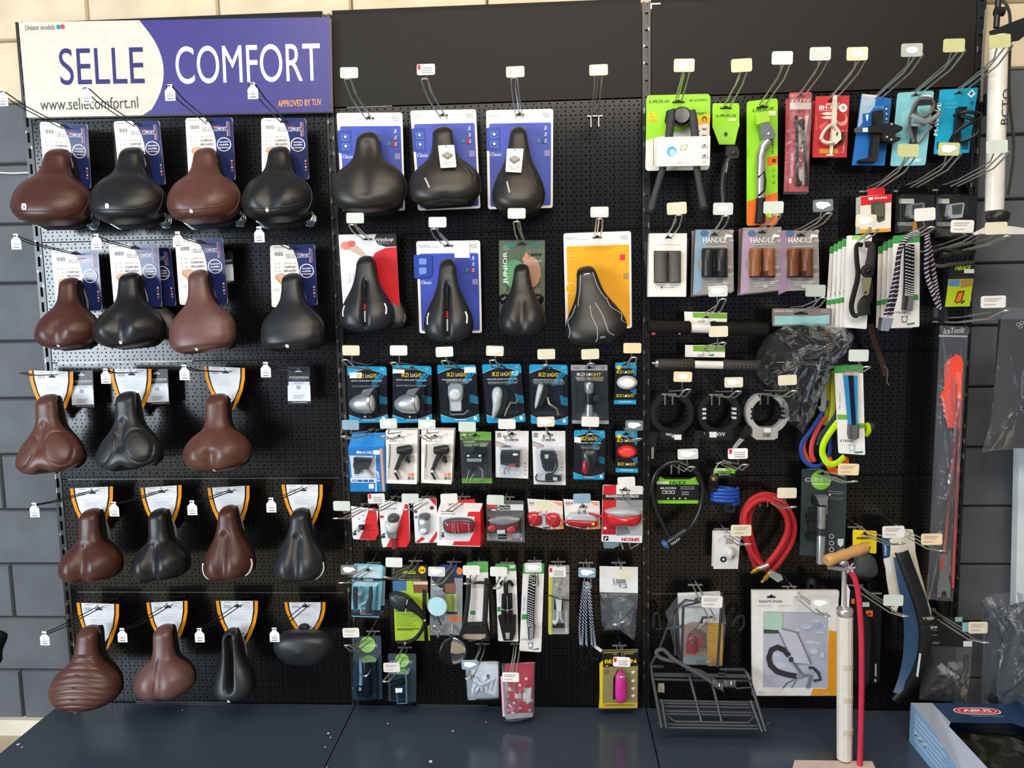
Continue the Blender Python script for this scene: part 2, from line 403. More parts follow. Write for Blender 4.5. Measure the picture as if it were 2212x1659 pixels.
b = MB(); b.box((-2.2, .040, -.16), (5.2, .0755, -.100), m('#d9d1c0', 'paint')); bb = struct('baseboard_back', b); bb['label'] = 'cream skirting board at the foot of the block wall'
b = MB(); b.tube(smooth(p3((-60, 371, -.05), (0, 373, -.05), (30, 374, -.05), (75, 372, -.05)), 4), .0024, m('#f0efec', 'gloss'), 6)
t = thing('cable', 'thin white cable running along the grey blocks at far left', 'cable', at(30, 373, -.05)); b.build('cable_run', t)
# ---------------------------------------------------------------- the pegboard rack
RK = thing('pegboard_rack', 'black perforated metal wall rack of three bays with a low plinth', 'display rack', (1.5, 0, -.16))
PBK = m('#0f0e0e', 'enamel')
UW = .026
def upright(x, top):
    b = MB(); w = UW / 2; bk = m('#1d1d20', 'paint'); b.box((x - w, .006, -.15), (x + w, .04, top), bk)
    b.box((x - w, -.001, -.15), (x - w * .36, .006, top), bk); b.box((x + w * .36, -.001, -.15), (x + w, .006, top), bk)
    z = .02
    while z < top - .03:
        b.box((x - w * .37, -.0008, z + .032), (x + w * .37, .006, z + .05), bk); z += .05
    o = b.build('upright', RK)
    # bright worn slot edges
    c = MB(); z = .02; wr = m('#b8b4aa', 'metal'); random.seed(int(x * 10))
    while z < top - .03:
        if random.random() < (.75 if x > .5 else .55):
            q = random.uniform(.3, 1); s = random.choice((-1, 1)); xx = x + s * w * .55
            c.box((xx - .0014, -.0016, z + .03), (xx + .0014, -.0008, z + .03 + .018 * q), wr)
        z += .05
    if c.v: c.build('worn_edge', o, kind='stuff')
for x, tp in ((0, at(34, 48).z), (1, at(712, 30).z), (2, at(1387, 4).z), (3, 2.34)): upright(x, tp)
def perf_mesh():
    b = MB(); x0, x1 = .0155, .9845; hh = .3965; rows = 32; rh = hh / rows; vs = []; fs = []; r = .0027
    def q(*p):
        k = len(vs); vs.extend((V((x, 0, z)) for x, z in p)); fs.append(list(range(k, k + len(p))))
    for i in range(rows):
        za = rh * i; zb = za + rh; zc = (za + zb) / 2; n = 39 if i % 2 else 64; pw = (x1 - x0) / n
        for j in range(n):
            xa = x0 + pw * j; xb = xa + pw; xc = (xa + xb) / 2
            h = [(xc + r * math.cos(math.pi / 4 * k + math.pi / 8), zc + r * math.sin(math.pi / 4 * k + math.pi / 8)) for k in range(8)]
            k = len(vs); vs.extend(V((x, 0, z)) for x, z in h + [(xb, zb), (xa, zb), (xa, za), (xb, za)])
            R, TR, TL, BL, BR = None, 8, 9, 10, 11
            for f in ([TR, 1, 0], [TR, TL, 2, 1], [TL, 3, 2], [TL, BL, 4, 3], [BL, 5, 4], [BL, BR, 6, 5], [BR, 7, 6], [BR, TR, 0, 7]): fs.append([k + g for g in f])
    b.add(vs, fs, PBK)
    for za, zb, y in ((0, 0, .012), (hh, hh, .012)):
        b.add([V((x0, 0, za)), V((x1, 0, za)), V((x1, y, za)), V((x0, y, za))], [[0, 1, 2, 3]], PBK)
    for xa in (x0, x1): b.add([V((xa, 0, 0)), V((xa, 0, hh)), V((xa, .012, hh)), V((xa, .012, 0))], [[0, 1, 2, 3]], PBK)
    return b
pm = perf_mesh(); pm.sm = False; o = pm.build('perforated_panel', None); PME = o.data; bpy.data.objects.remove(o)
for bay in range(3):
    for k in range(5):
        o = link(bpy.data.objects.new('perforated_panel', PME)); o.parent = RK
        o.location = V((bay, 0, .4 * k)) - ORG[RK.name]
    b = MB(); b.box((bay + .016, .014, 0), (bay + .984, .02, 2.3), m('#0a0a0a', 'rubber')); b.build('back_sheet', RK)
for bay, z1 in ((0, at(380, 44, .002).z), (1, at(1050, 19, .002).z), (2, at(1750, -6, .002).z)):
    b = MB(); b.box((bay + .0155, -.002, 2.001), (bay + .9845, .012, z1), m('#171615', 'rubber')); hp = b.build('header_panel', RK)
b = MB(); wh = m('#e9e6dd')
b.face([at(*q, .003) for q in ((1405, 7), (1427, 6), (1427, 9), (1408, 10), (1408, 19), (1405, 19))], wh); b.build('paint_scuff', hp)
for bay in range(3):
    b = MB(); dk = m('#3a4350', 'enamel'); x0 = bay + .002 - (.05 if bay == 0 else 0); x1 = bay + .998 + (.05 if bay == 2 else 0)  # shelf base colour raised and blued for the window and sky reflection
    b.box((x0, -.62, -.03), (x1, -.001, -.004), dk); b.box((x0 + .02, -.59, -.16), (x1 - .02, .02, -.03), m('#1d1f22', 'paint')); b.build('base_shelf', RK)
b = MB(); wn = m('#8f8f8c', 'metal')
for xa, xb, z in ((.2, .55, .0), (1.2, 1.46, .0), (2.33, 2.72, .0), (.02, .98, .4), (.02, .98, .8), (.02, .5, 1.2), (2.0, 2.1, .4), (1.04, 1.2, 2.0)):
    b.box((xa + .016, -.0022, z - .0022), (xb, -.0004, z - .0006), wn)
b.build('worn_edge', RK, kind='stuff')
# paper crumbs on the plinth
for i, (x, y, lb) in enumerate(((40, 1608, 'larger flake near the left corner of the plinth'), (48, 1614, 'pointed flake beside the larger one at the left corner'), (709, 1584, 'upper one beside the plinth seam under the oval saddle'), (714, 1593, 'second one down beside the plinth seam'), (702, 1614, 'third one down beside the plinth seam'), (706, 1657, 'one at the front of the plinth seam'), (838, 1563, 'one in front of the short grey blister'), (978, 1579, 'one in front of the white cover bag'), (930, 1645, 'oblong one at the front of the middle plinth'), (920, 1520, 'one right beside the short grey blister'), (1050, 1560, 'one left of the red dotted cover'), (394, 1534, 'one under the plum brown saddle'))):
    # on the shelf top, z = -.004
    ray = at(x, y, 0) - CAM; p = CAM + ray * ((-.0035 - CAM.z) / ray.z)
    if p.y > -.003: continue
    s = (.007 if i in (0, 8) else .0035) * (1 + .3 * math.sin(i)); b = MB(); a = i * 1.3
    b.prism([p + V((s * math.cos(a + q) * (1 if j % 2 else .6), s * .6 * math.sin(a + q), 0)) for j, q in enumerate((0, 1.2, 2.4, 3.6, 4.9))], (0, 0, .0012), m('#e8e8ea'))
    o = b.build('paper_crumb', thing('paper_crumb', 'tiny white paper crumb, ' + lb, 'paper scrap', p, 'paper crumbs on the plinth'))
    o.name = 'scrap'
# ---------------------------------------------------------------- the brand sign
c = Card('sign_board', 'white and purple saddle brand sign board across the top of the left bay', 'sign', [(40, 48), (712, 37), (716, 241), (58, 254)], .03, .02, m('#cfcabe', 'satin'), r=0, part='board')
pu = m('#3a347e', 'satin'); nv = m('#2b2768')
arc = [(.394, 0)] + [(.463 - .072 * abs((v - .52) / .52) ** 2, v) for v in [i / 16 for i in range(1, 16)]] + [(.386, 1)]
c.p([(1, 0), (1, 1)] + arc[::-1], pu)
c.t('SELLE', .122, .66, .398, .66, 74, nv); c.t('COMFORT', .502, .672, .966, .665, 75, m('#f4f2ee'))
c.t('www.sellecomfort.nl', .05, .925, .374, .922, 24, m('#3a3a40')); c.t('APPROVED BY TUV', .83, .94, .968, .93, 13, m('#f2a44a'), bold=.01)
c.t('Unisex models', .020, .085, .118, .082, 10.5, m('#55555c')); c.e(.130, .056, 5, m('#1d8aa0')); c.e(.143, .055, 5, m('#c73a63')); c.done()
# ---------------------------------------------------------------- saddles
def pch(xs, ys, x):
    """monotone-ish cubic interpolation"""
    if x <= xs[0]: return ys[0]
    for i in range(len(xs) - 1):
        if x <= xs[i + 1]:
            h = xs[i + 1] - xs[i]; t = (x - xs[i]) / h; d = lambda j: (ys[j + 1] - ys[j]) / (xs[j + 1] - xs[j])
            def sl(j):
                if j == 0: return d(0)
                if j == len(xs) - 1: return d(j - 1)
                a, b = d(j - 1), d(j); return 0 if a * b <= 0 else 2 * a * b / (a + b)
            m0, m1 = sl(i), sl(i + 1)
            return (2 * t ** 3 - 3 * t * t + 1) * ys[i] + (t ** 3 - 2 * t * t + t) * h * m0 + (3 * t * t - 2 * t ** 3) * ys[i + 1] + (t ** 3 - t * t) * h * m1
    return ys[-1]
def sst(a, b, x):
    t = max(0, min(1, (x - a) / (b - a))); return t * t * (3 - 2 * t)
PROF = {
 'cruiser': [(0, 0), (.012, .13), (.04, .22), (.09, .27), (.16, .305), (.26, .34), (.34, .40), (.41, .52), (.48, .74), (.56, .91), (.66, .99), (.75, 1), (.85, .93), (.93, .75), (.98, .45), (1, 0)],
 'city': [(0, 0), (.012, .14), (.04, .22), (.09, .26), (.2, .28), (.34, .33), (.43, .45), (.52, .69), (.61, .89), (.72, .99), (.8, 1), (.88, .91), (.95, .68), (.985, .4), (1, 0)],
 'square': [(0, 0), (.012, .15), (.04, .23), (.09, .28), (.2, .29), (.33, .34), (.43, .46), (.52, .70), (.62, .92), (.72, 1), (.83, 1), (.91, .93), (.96, .80), (.99, .6), (1, 0)],
 'pad': [(0, 0), (.012, .15), (.04, .24), (.09, .29), (.2, .31), (.33, .33), (.43, .42), (.54, .64), (.65, .85), (.76, .98), (.83, 1), (.9, .93), (.96, .72), (.99, .45), (1, 0)],
 'gel': [(0, 0), (.012, .16), (.04, .24), (.09, .30), (.2, .32), (.34, .34), (.45, .42), (.53, .68), (.62, .89), (.72, 1), (.8, 1), (.89, .90), (.95, .70), (.985, .42), (1, 0)],
 'sport': [(0, 0), (.012, .17), (.04, .26), (.09, .31), (.2, .36), (.34, .45), (.46, .60), (.58, .80), (.70, .95), (.8, 1), (.88, .95), (.95, .76), (.985, .45), (1, 0)],
 'race': [(0, 0), (.012, .18), (.04, .28), (.1, .36), (.25, .42), (.4, .52), (.52, .68), (.64, .88), (.76, .98), (.84, 1), (.91, .92), (.97, .66), (1, 0)],
}
def saddle(label, nose, rear, wpx, prof, mt, dn=.13, dr=.18, Hh=.055, group=None, fe=(), root=None, cat='saddle', logo=None, springs=False, notch=0, groove=None, lobes=0, yaw=0, drop=.03, part_label=None, skirt=.028, rails=True, name='bicycle_saddle'):
    A = at(*nose, dn); B = at(*rear, dr); Lz = (A - B); L = Lz.length; zd = Lz / L
    xd = V((math.cos(yaw), math.sin(yaw), 0)); xd = (xd - zd * xd.dot(zd)).normalized(); od = xd.cross(zd)
    R = wpx * K((dn + dr) / 2 + .02) / 2; T = root or thing(name, label, cat, A, group)
    pr = PROF[prof]; xs = [p[0] for p in pr]; ys = [p[1] for p in pr]; wf = lambda t: max(0, pch(xs, ys, t)) * R
    rib = 'rib' in fe; nt = 110 if rib else 120 if 'pads' in fe else 52; nu = 81 if 'pads' in fe else 33 if groove else 25
    def surf(u, t):
        w = wf(t); x = u * w; z = L * (1 - t)
        hh = Hh * (w / R) ** .55 * (.62 + .38 * sst(.15, .7, t)) if w > 0 else 0
        o = hh * max(0, 1 - abs(u) ** 2.5) ** .52 + .012 - drop * max(0, 1 - t / .16) ** 2
        o += .012 * sst(.55, 1, t)
        if groove:
            g, sg, t0, t1 = groove; o -= g * math.exp(-(x / sg) ** 2) * sst(t0, t0 + .12, t) * (1 - sst(t1 - .1, t1 + .02, t))
        if lobes: o += lobes * math.exp(-((abs(x) - R * .5) / (R * .32)) ** 2) * math.exp(-((t - .76) / .16) ** 2)
        if rib and abs(u) < .9:
            s = (t + .10 * (x / R) ** 2 * -1); k = s / .068
            if .30 < s < .97: o -= .0035 * math.exp(-((k - round(k)) / .13) ** 2) * (1 - sst(.72, .9, abs(u)))
        if 'pads' in fe:
            s = abs(x) - R * .50; q = (z - L * (.29)); a = .42; px_ = (s * math.cos(a) + q * math.sin(a)) / (R * .33); qz = (q * math.cos(a) - s * math.sin(a)) / (L * .205)
            rr = math.sqrt(px_ * px_ + qz * qz); o += .0022 * (1 - sst(.86, 1.0, rr)) - .0038 * math.exp(-((rr - 1.06) / .07) ** 2)
            o -= .009 * math.exp(-((x) / (R * .12)) ** 2) * sst(.30, .42, t) * (1 - sst(.68, .8, t)); 
        if 'rim' in fe: o -= .0022 * math.exp(-((abs(u) - .86) / .02) ** 2) * sst(.4, .55, t) + .006 * sst(.93, .96, t)
        if notch: z += notch * math.exp(-(x / (R * .22)) ** 2) * sst(.72, 1, t)
        return B + xd * x + zd * z + od * o
    b = MB(); vs = []; fs = []; us = [math.sin(math.pi / 2 * (2 * i / (nu - 1) - 1)) for i in range(nu)]
    ts = []
    for i in range(nt + 1):
        q = i / nt; ts.append(.5 - .5 * math.cos(math.pi * q) if not rib else .35 * (.5 - .5 * math.cos(math.pi * q)) + .65 * q)
    M = nu + 6
    for t in ts:
        w = wf(max(t, .0004) if t < .5 else min(t, .9996)); sk = skirt * (w / R) ** .5; row = [surf(u, min(.9996, max(.0004, t))) for u in us]
        lt, rt = row[0], row[-1]; c = (lt + rt) / 2
        row += [rt + (c - rt) * .01 - od * sk * .5, rt + (c - rt) * .06 - od * sk * .92, rt + (c - rt) * .22 - od * sk, lt + (c - lt) * .22 - od * sk, lt + (c - lt) * .06 - od * sk * .92, lt + (c - lt) * .01 - od * sk * .5]
        vs += row
    for i in range(nt):
        for j in range(M): fs.append([i * M + j, i * M + (j + 1) % M, (i + 1) * M + (j + 1) % M, (i + 1) * M + j])
    fs += [list(range(M)), [nt * M + j for j in range(M)][::-1]]
    b.add(vs, fs, mt); b.build('cover', T, angle=75)
    # base shell and rails
    b = MB(); sh = []
    for t in [.03 + .94 * i / 25 for i in range(26)]:
        w = wf(t) * .84; sh.append((t, w))
    loop = [B + xd * w + zd * (L * (1 - t)) - od * skirt for t, w in sh] + [B - xd * w + zd * (L * (1 - t)) - od * skirt for t, w in sh[::-1]]
    b.prism(loop, -od * .01, m('#141414', 'rubber')); b.build('base_shell', T)
    for s in (-1, 1) if rails else ():
        b = MB(); b.tube(smooth([B + xd * s * .012 + zd * (L * .95) - od * .035, B + xd * s * .022 + zd * (L * .7) - od * .055, B + xd * s * .022 + zd * (L * .4) - od * .055, B + xd * s * .05 * min(1, R / .08) + zd * (L * .12) - od * .036], 4), .0035, CHROME(), 6); b.build('rail', T)
    if springs:
        for s in (-1, 1):
            b = MB(); cc = B + xd * s * R * .66 + zd * L * .16 - od * (skirt - .004); n = 40
            b.tube([cc - od * (.052 * i / n) + xd * .019 * math.cos(i * .62) + zd * .019 * math.sin(i * .62) for i in range(n)], .0042, m('#8c98a2', 'metal'), 6); b.build('spring', T)
        b = MB(); b.tube(smooth([surf(u, t) + od * .0004 for u, t in [(-.985, .72), (-.9, .82), (-.7, .885), (-.35, .91), (0, .915), (.35, .91), (.7, .885), (.9, .82), (.985, .72)]], 4), .0015, mt, 5); b.build('seam', T)
        b = MB(); b.tube([surf(u, t) + od * -.002 + (surf(u, t) - (B + zd * L * .4)).normalized() * .0012 for u, t in [(-.999, .45 + .054 * i) for i in range(10)] + [(.999, .936 - .054 * i) for i in range(10)]], .0016, mt, 5); b.build('piping', T)
    if logo:
        u, t, w_, h_ = logo; p = surf(u, t); n = (surf(u + .02, t) - p).cross(surf(u, t - .01) - p).normalized(); ux = (surf(u + .02, t) - p).normalized(); uz = n.cross(ux) * 1
        if uz.dot(zd) < 0: uz = -uz
        if n.dot(od) < 0: n = -n
        b = MB(); wt = m('#dfe3e6', 'satin'); k = lambda x, z: p + n * .0012 + ux * x * w_ + uz * z * h_
        b.face([k(-.5, .5), k(.25, .5), k(.5, .2), k(.5, -.5), k(-.25, -.5), k(-.5, -.2)], wt); b.sm = False
        if w_ > .012: b.face([V(q) + n * .0006 for q in (k(-.22, .1), k(.22, .16), k(.22, .02), k(-.1, -.02))], mt); b.face([V(q) + n * .0006 for q in (k(-.12, -.14), k(.24, -.1), k(.2, -.3), k(-.12, -.3))], mt)
        b.build('logo', T)
    T['_'] = 0; del T['_']
    T_surf[T.name] = (surf, xd, zd, od, B, L, R)
    return T
T_surf = {}
def strip(T, uts, w, mt, name, h=.001, seg=5):
    """a narrow raised line that follows the cover"""
    surf, xd, zd, od, B, L, R = T_surf[T.name]; b = MB(); b.tube(smooth([surf(u, t) + od * h for u, t in uts], 4), w, mt, seg); return b.build(name, T)
BROWN = m('#46261f', 'leather'); BROWN2 = m('#54332a', 'leather'); BROWN3 = m('#60413d', 'leather'); BLACKL = m('#17181a', 'leather'); BLACKM = m('#1f2226', 'leather')
# cards of the left bay
def sc_card(root, q, d=.075):
    c = Card('', '', '', q, d, .0012, m('#ece8e0', 'satin'), r=6, root=root); nv = m('#202c63', 'gloss')
    arc = [(.42, 0), (.52, .10), (.585, .22), (.62, .36), (.625, .5), (.61, .62), (.57, .76), (.5, .9), (.43, 1)]
    c.p(arc + [(.96, 1), (.99, .97), (1, .9), (1, .1), (.99, .03), (.96, 0)], nv)
    g = m('#7d7a78'); w = m('#e9eaf0')
    c.t('SELLE', .35, .215, .555, .215, 8.5, g); c.t('COMFORT', .60, .215, .86, .215, 8.5, w); c.r(.56, .135, .72, .15, m('#a24a55'))
    c.code(.10, .115, .29, .175, m('#8a8785')); c.r(.07, .03, .25, .04, m('#9a9895')); c.e(.28, .035, 1, m('#444'))
    c.t('SPORTIVE', .30, .315, .57, .315, 4, m('#d3a58f')); c.t('COMFORT', .30, .375, .57, .375, 4.5, m('#55504e'), bold=.02); c.t('RELAXED', .30, .435, .57, .435, 4.5, m('#55504e'), bold=.02)
    for i in range(3): c.r(.09, .285 + .06 * i, .12, .31 + .06 * i, m('#cdc8c4')); c.r(.17, .285 + .06 * i, .21, .31 + .06 * i, m('#cdc8c4'))
    c.p([(.10, .47), (.25, .45), (.40, .52), (.40, .62), (.22, .62)], m('#c9a68c')); c.p([(.10, .49), (.24, .60), (.24, .64), (.10, .53)], m('#d08a3c'))
    c.e(.80, .43, 15.5, w, 24); c.e(.80, .43, 13.6, nv, 24)
    for i, s in enumerate(('vacuüm', 'saddle', 'technique')): c.t(s, .70 if i < 2 else .685, .40 + .045 * i, .90 if i < 2 else .915, .40 + .045 * i, 3.6, w, bold=.03)
    c.t('SMART FOAM', .905, .30, .905, .07, 3.6, m('#d9b9c6'), bold=.02); c.t('TECHNOLOGY', .945, .30, .945, .07, 3, m('#c98f9f'), bold=.02)
    for i in range(4): c.r(.93, .68 + .05 * i, .965, .71 + .05 * i, (m('#d7c6cf'), m('#c96a76'))[i % 2])
    c.bars(.05, .70, .18, .74, 2, m('#c8c4c0')); c.slot(.52, .055, 16); c.done()
    return c
def shield(root, tl, tr, hp=112, d=.07, lean=None):
    dx, dy = tr[0] - tl[0], tr[1] - tl[1]; nx, ny = (lean if lean is not None else .07) * hp, hp
    q = [tl, tr, (tr[0] + nx, tr[1] + ny), (tl[0] + nx, tl[1] + ny)]
    def sh(i): # outline inset i
        o = []
        for s in (0, 1):
            pts = [(.0, .0), (.02, .22), (.09, .45), (.19, .66), (.32, .84), (.47, .985)]
            pts = [(x + i + (i * .4 if j > 2 else 0), y if j == 0 else y) for j, (x, y) in enumerate(pts)]
            o.append(pts if s == 0 else [(1 - x, y) for x, y in pts[::-1]])
        return o[0] + o[1]
    c = Card('', '', '', q, (d, d - .03), .0012, m('#f09a1f', 'satin'), poly=sh(0), root=root)
    c.p([(min(.5, x) if x < .5 else max(.5, x), y) for x, y in sh(.075)], m('#17171a'))
    wo = [(.115, .0), (.125, .18), (.185, .42), (.30, .64), (.42, .76), (.5, .79)]; wo = wo + [(1 - x, y) for x, y in wo[::-1][1:]]
    c.p(wo, m('#e9ebf0', 'gloss')); g = m('#9a9da6')
    c.code(.18, .08, .36, .15, m('#82848c')); c.t('SELLE COMFORT', .24, .25, .80, .25, 4, g, bold=.02); c.bars(.30, .29, .72, .40, 4, m('#c3c6cd'), .35)
    c.r(.2, .025, .36, .035, g); c.r(.64, .025, .82, .035, g); c.e(.5, .03, 1.3, m('#333')); c.slot(.52, .11, 14); c.e(.60, .66, 1.6, m('#222')); c.done(); return c
def cyc(label, q, d=.055):
    c = Card('sales_card', label, 'sales card', q, d, .0012, m('#16181c', 'satin'), r=1, part='card'); w = m('#e4e6ea')
    c.t('CYCLETECH', .08, .315, .92, .315, 4.5, w, bold=.03); c.r(.2, .345, .8, .355, m('#8a8d93'))
    c.r(.04, .40, .97, .90, m('#ced6e2')); c.r(.0, .50, .99, .915, m('#dde5ef')); c.code(.38, .50, .58, .60, m('#555a64')); c.bars(.28, .42, .74, .47, 2, m('#8a8f99')); c.bars(.24, .76, .74, .88, 3, m('#8a8f99'), .4)
    c.t('www.cycletech.nl', .2, .962, .85, .962, 3, w); c.slot(.5, .12, 14, m('#cfd5db')); c.done(); return c
GB = 'saddles of the left bay'
def r12(label, nose, rear, w, prof, mt, q, cd=.075, **k):
    T = saddle(label, nose, rear, w, prof, mt, group=GB, **k); sc_card(T, q, cd); return T
S = r12
r12("glossy dark brown cruiser saddle with white B mark, first of the left bay's top row", (128, 318), (112, 490), 168, 'cruiser', BROWN, [(85, 263), (189, 268), (197, 407), (98, 404)], springs=True, logo=(-.34, .86, .017, .02), dn=.12, dr=.18, Hh=.06, skirt=.045)
r12("glossy black cruiser saddle with B mark and springs, second of the left bay's top row", (287, 315), (276, 487), 160, 'cruiser', BLACKL, [(245, 262), (344, 260), (358, 399), (260, 402)], springs=True, logo=(-.2, .87, .012, .015), dn=.12, dr=.18, Hh=.06, skirt=.045)
r12("reddish brown cruiser saddle, third of the left bay's top row", (445, 316), (445, 486), 156, 'cruiser', BROWN2, [(400, 255), (502, 253), (509, 389), (408, 393)], springs=True, logo=(-.12, .93, .009, .012), dn=.12, dr=.18, Hh=.06, lobes=.006, skirt=.042)
r12("black cruiser saddle with soft highlights, last of the left bay's top row", (605, 313), (602, 484), 150, 'cruiser', BLACKL, [(564, 255), (661, 255), (668, 388), (566, 391)], springs=True, logo=(-.1, .93, .009, .012), dn=.12, dr=.18, Hh=.06, lobes=.008, groove=(.006, .025, .45, .95), skirt=.042)
r12("smooth dark brown saddle, first of the left bay's second row", (150, 597), (153, 757), 136, 'city', BROWN, [(110, 541), (212, 539), (221, 670), (124, 675)], logo=(0, .975, .008, .008), dn=.12, dr=.17, lobes=.01, groove=(.006, .02, .6, 1))
T = saddle('black saddle half hidden behind the glossy black one in the second row', (318, 596), (325, 738), 140, 'city', BLACKM, dn=.05, dr=.06, Hh=.028, group=GB, skirt=.012, rails=False); sc_card(T, [(262, 536), (367, 535), (381, 661), (275, 664)], .045)
r12("glossy black two-lobed saddle, second of the left bay's second row", (280, 586), (287, 754), 156, 'city', BLACKL, [(235, 528), (342, 526), (350, 663), (247, 667)], cd=.09, logo=(-.02, .955, .008, .009), dn=.14, dr=.19, lobes=.016, groove=(.008, .02, .55, 1))
r12("pale mauve brown flat saddle with darker rim, third of the left bay's second row", (427, 580), (446, 762), 145, 'square', BROWN3, [(378, 517), (481, 513), (493, 656), (388, 659)], cd=.09, fe=('rim',), logo=(-.05, .975, .008, .009), dn=.14, dr=.18, Hh=.045, skirt=.035)
r12("matte black saddle with square rear, last of the left bay's second row", (629, 587), (637, 758), 138, 'square', BLACKM, [(583, 530), (680, 527), (686, 660), (587, 664)], fe=('rim',), logo=(-.05, .97, .010, .010), dn=.12, dr=.17, Hh=.045, skirt=.035)
def r35(label, nose, rear, w, prof, mt, tl, tr, hp=112, lean=None, cd=.075, **k):
    T = saddle(label, nose, rear, w, prof, mt, group=GB, **k); shield(T, tl, tr, hp, cd, lean); return T
r35("brown saddle with two embossed pads, first of the left bay's third row", (101, 850), (118, 1022), 151, 'pad', BROWN2, (62, 800), (158, 803), notch=.014, fe=('pads',), dn=.13, dr=.17, Hh=.05)
r35("black saddle with two embossed pads, second of the left bay's third row", (272, 844), (287, 1016), 148, 'pad', BLACKM, (237, 796), (327, 797), notch=.014, fe=('pads',), dn=.13, dr=.17, Hh=.05)
r35("reddish brown saddle with a short rear crease, third of the left bay's third row", (469, 849), (476, 1018), 150, 'gel', BROWN2, (440, 791), (529, 795), lobes=.012, groove=(.012, .014, .68, 1.05), logo=(.1, .975, .008, .008), dn=.13, dr=.17, hp=104)
r35("dark brown two-lobed saddle, first of the left bay's fourth row", (195, 1098), (203, 1257), 138, 'gel', BROWN, (151, 1055), (244, 1051), lobes=.012, groove=(.014, .016, .42, 1.05), notch=.008, dn=.12, dr=.16, hp=108)
r35("shiny black two-lobed saddle, second of the left bay's fourth row", (341, 1098), (355, 1254), 128, 'gel', BLACKL, (303, 1054), (392, 1048), lobes=.012, groove=(.014, .016, .42, 1.05), notch=.006, dn=.12, dr=.16, hp=108)
T = r35("narrow chestnut saddle with white side stripes, third of the left bay's fourth row", (491, 1091), (502, 1250), 114, 'sport', BROWN, (448, 1054), (539, 1049), lobes=.006, groove=(.012, .014, .3, 1.05), dn=.12, dr=.16, hp=108)
for s in (-1, 1): strip(T, [(s * .985, .74), (s * .99, .82), (s * .985, .9), (s * .97, .95)], .0032, m('#f2f2f2', 'satin'), 'side_stripe', .002)
T = r35("matte black sport saddle with white edge stripe, last of the left bay's fourth row", (648, 1097), (652, 1254), 117, 'sport', BLACKM, (608, 1047), (697, 1047), lobes=.006, groove=(.012, .014, .3, 1.05), dn=.12, dr=.16, hp=108)
strip(T, [(.985, .74), (.99, .82), (.985, .9), (.97, .96)], .0024, m('#f2f2f2', 'satin'), 'side_stripe', .002)
r35("brown saddle with horizontal ribs, first of the left bay's bottom row", (191, 1352), (188, 1528), 162, 'city', BROWN2, (165, 1302), (257, 1305), fe=('rib',), logo=(-.02, .985, .012, .010), dn=.15, dr=.20, Hh=.06, skirt=.04)
T = r35("plum brown saddle with a centre seam, second of the left bay's bottom row", (353, 1350), (363, 1505), 138, 'gel', BROWN3, (316, 1302), (405, 1298), lobes=.006, groove=(.006, .012, .45, 1.05), notch=.006, dn=.13, dr=.17, hp=106)
strip(T, [(-.1, .42), (-.09, .6), (-.1, .8), (-.2, .95)], .0007, m('#2a1614', 'rubber'), 'seam', .0006)
T = r35("black split racing saddle with an open slot, third of the left bay's bottom row", (496, 1358), (512, 1508), 92, 'race', BLACKM, (466, 1298), (557, 1298), groove=(.05, .0085, .05, .86), notch=.0, logo=(-.1, .965, .008, .010), dn=.12, dr=.16, hp=106, Hh=.035)
strip(T, [(0, .22), (0, .45), (0, .68), (0, .80)], .006, m('#050505', 'rubber'), 'slot_shade', .004)  # black strip stands in for the shade inside the open slot
# noseless oval saddle on its spring stem
T = thing('bicycle_saddle', "black oval noseless saddle pad on a spring stem, last of the left bay's bottom row", 'saddle', at(655, 1400, .13), GB)
b = MB(); c0 = at(655, 1397, .15); kk = K(.15); pts = [c0 + V((69 * kk * math.copysign(abs(math.cos(a)) ** .82, math.cos(a)), 0, 40 * kk * math.sin(a) + .004 * math.cos(2 * a))) for a in [2 * math.pi * i / 40 for i in range(40)]]
b.puff(pts, .045, BLACKM, 8, 2.3, .02); b.build('cover', T, angle=75)
b = MB(); b.tube([at(657, 1372 - 4.5 * i / 10, .115) + V((.016 * math.cos(i * .7), .016 * math.sin(i * .7), 0)) for i in range(46)], .003, m('#3a3d42', 'metal'), 6); b.build('spring', T)
b = MB(); b.lathe(at(657, 1350, .115), at(657, 1375, .115), [(0, .014), (.1, .017), (.9, .017), (1, .014)], m('#222', 'rubber')); b.build('stem', T)
shield(T, (614, 1301), (703, 1301), 80, .075)
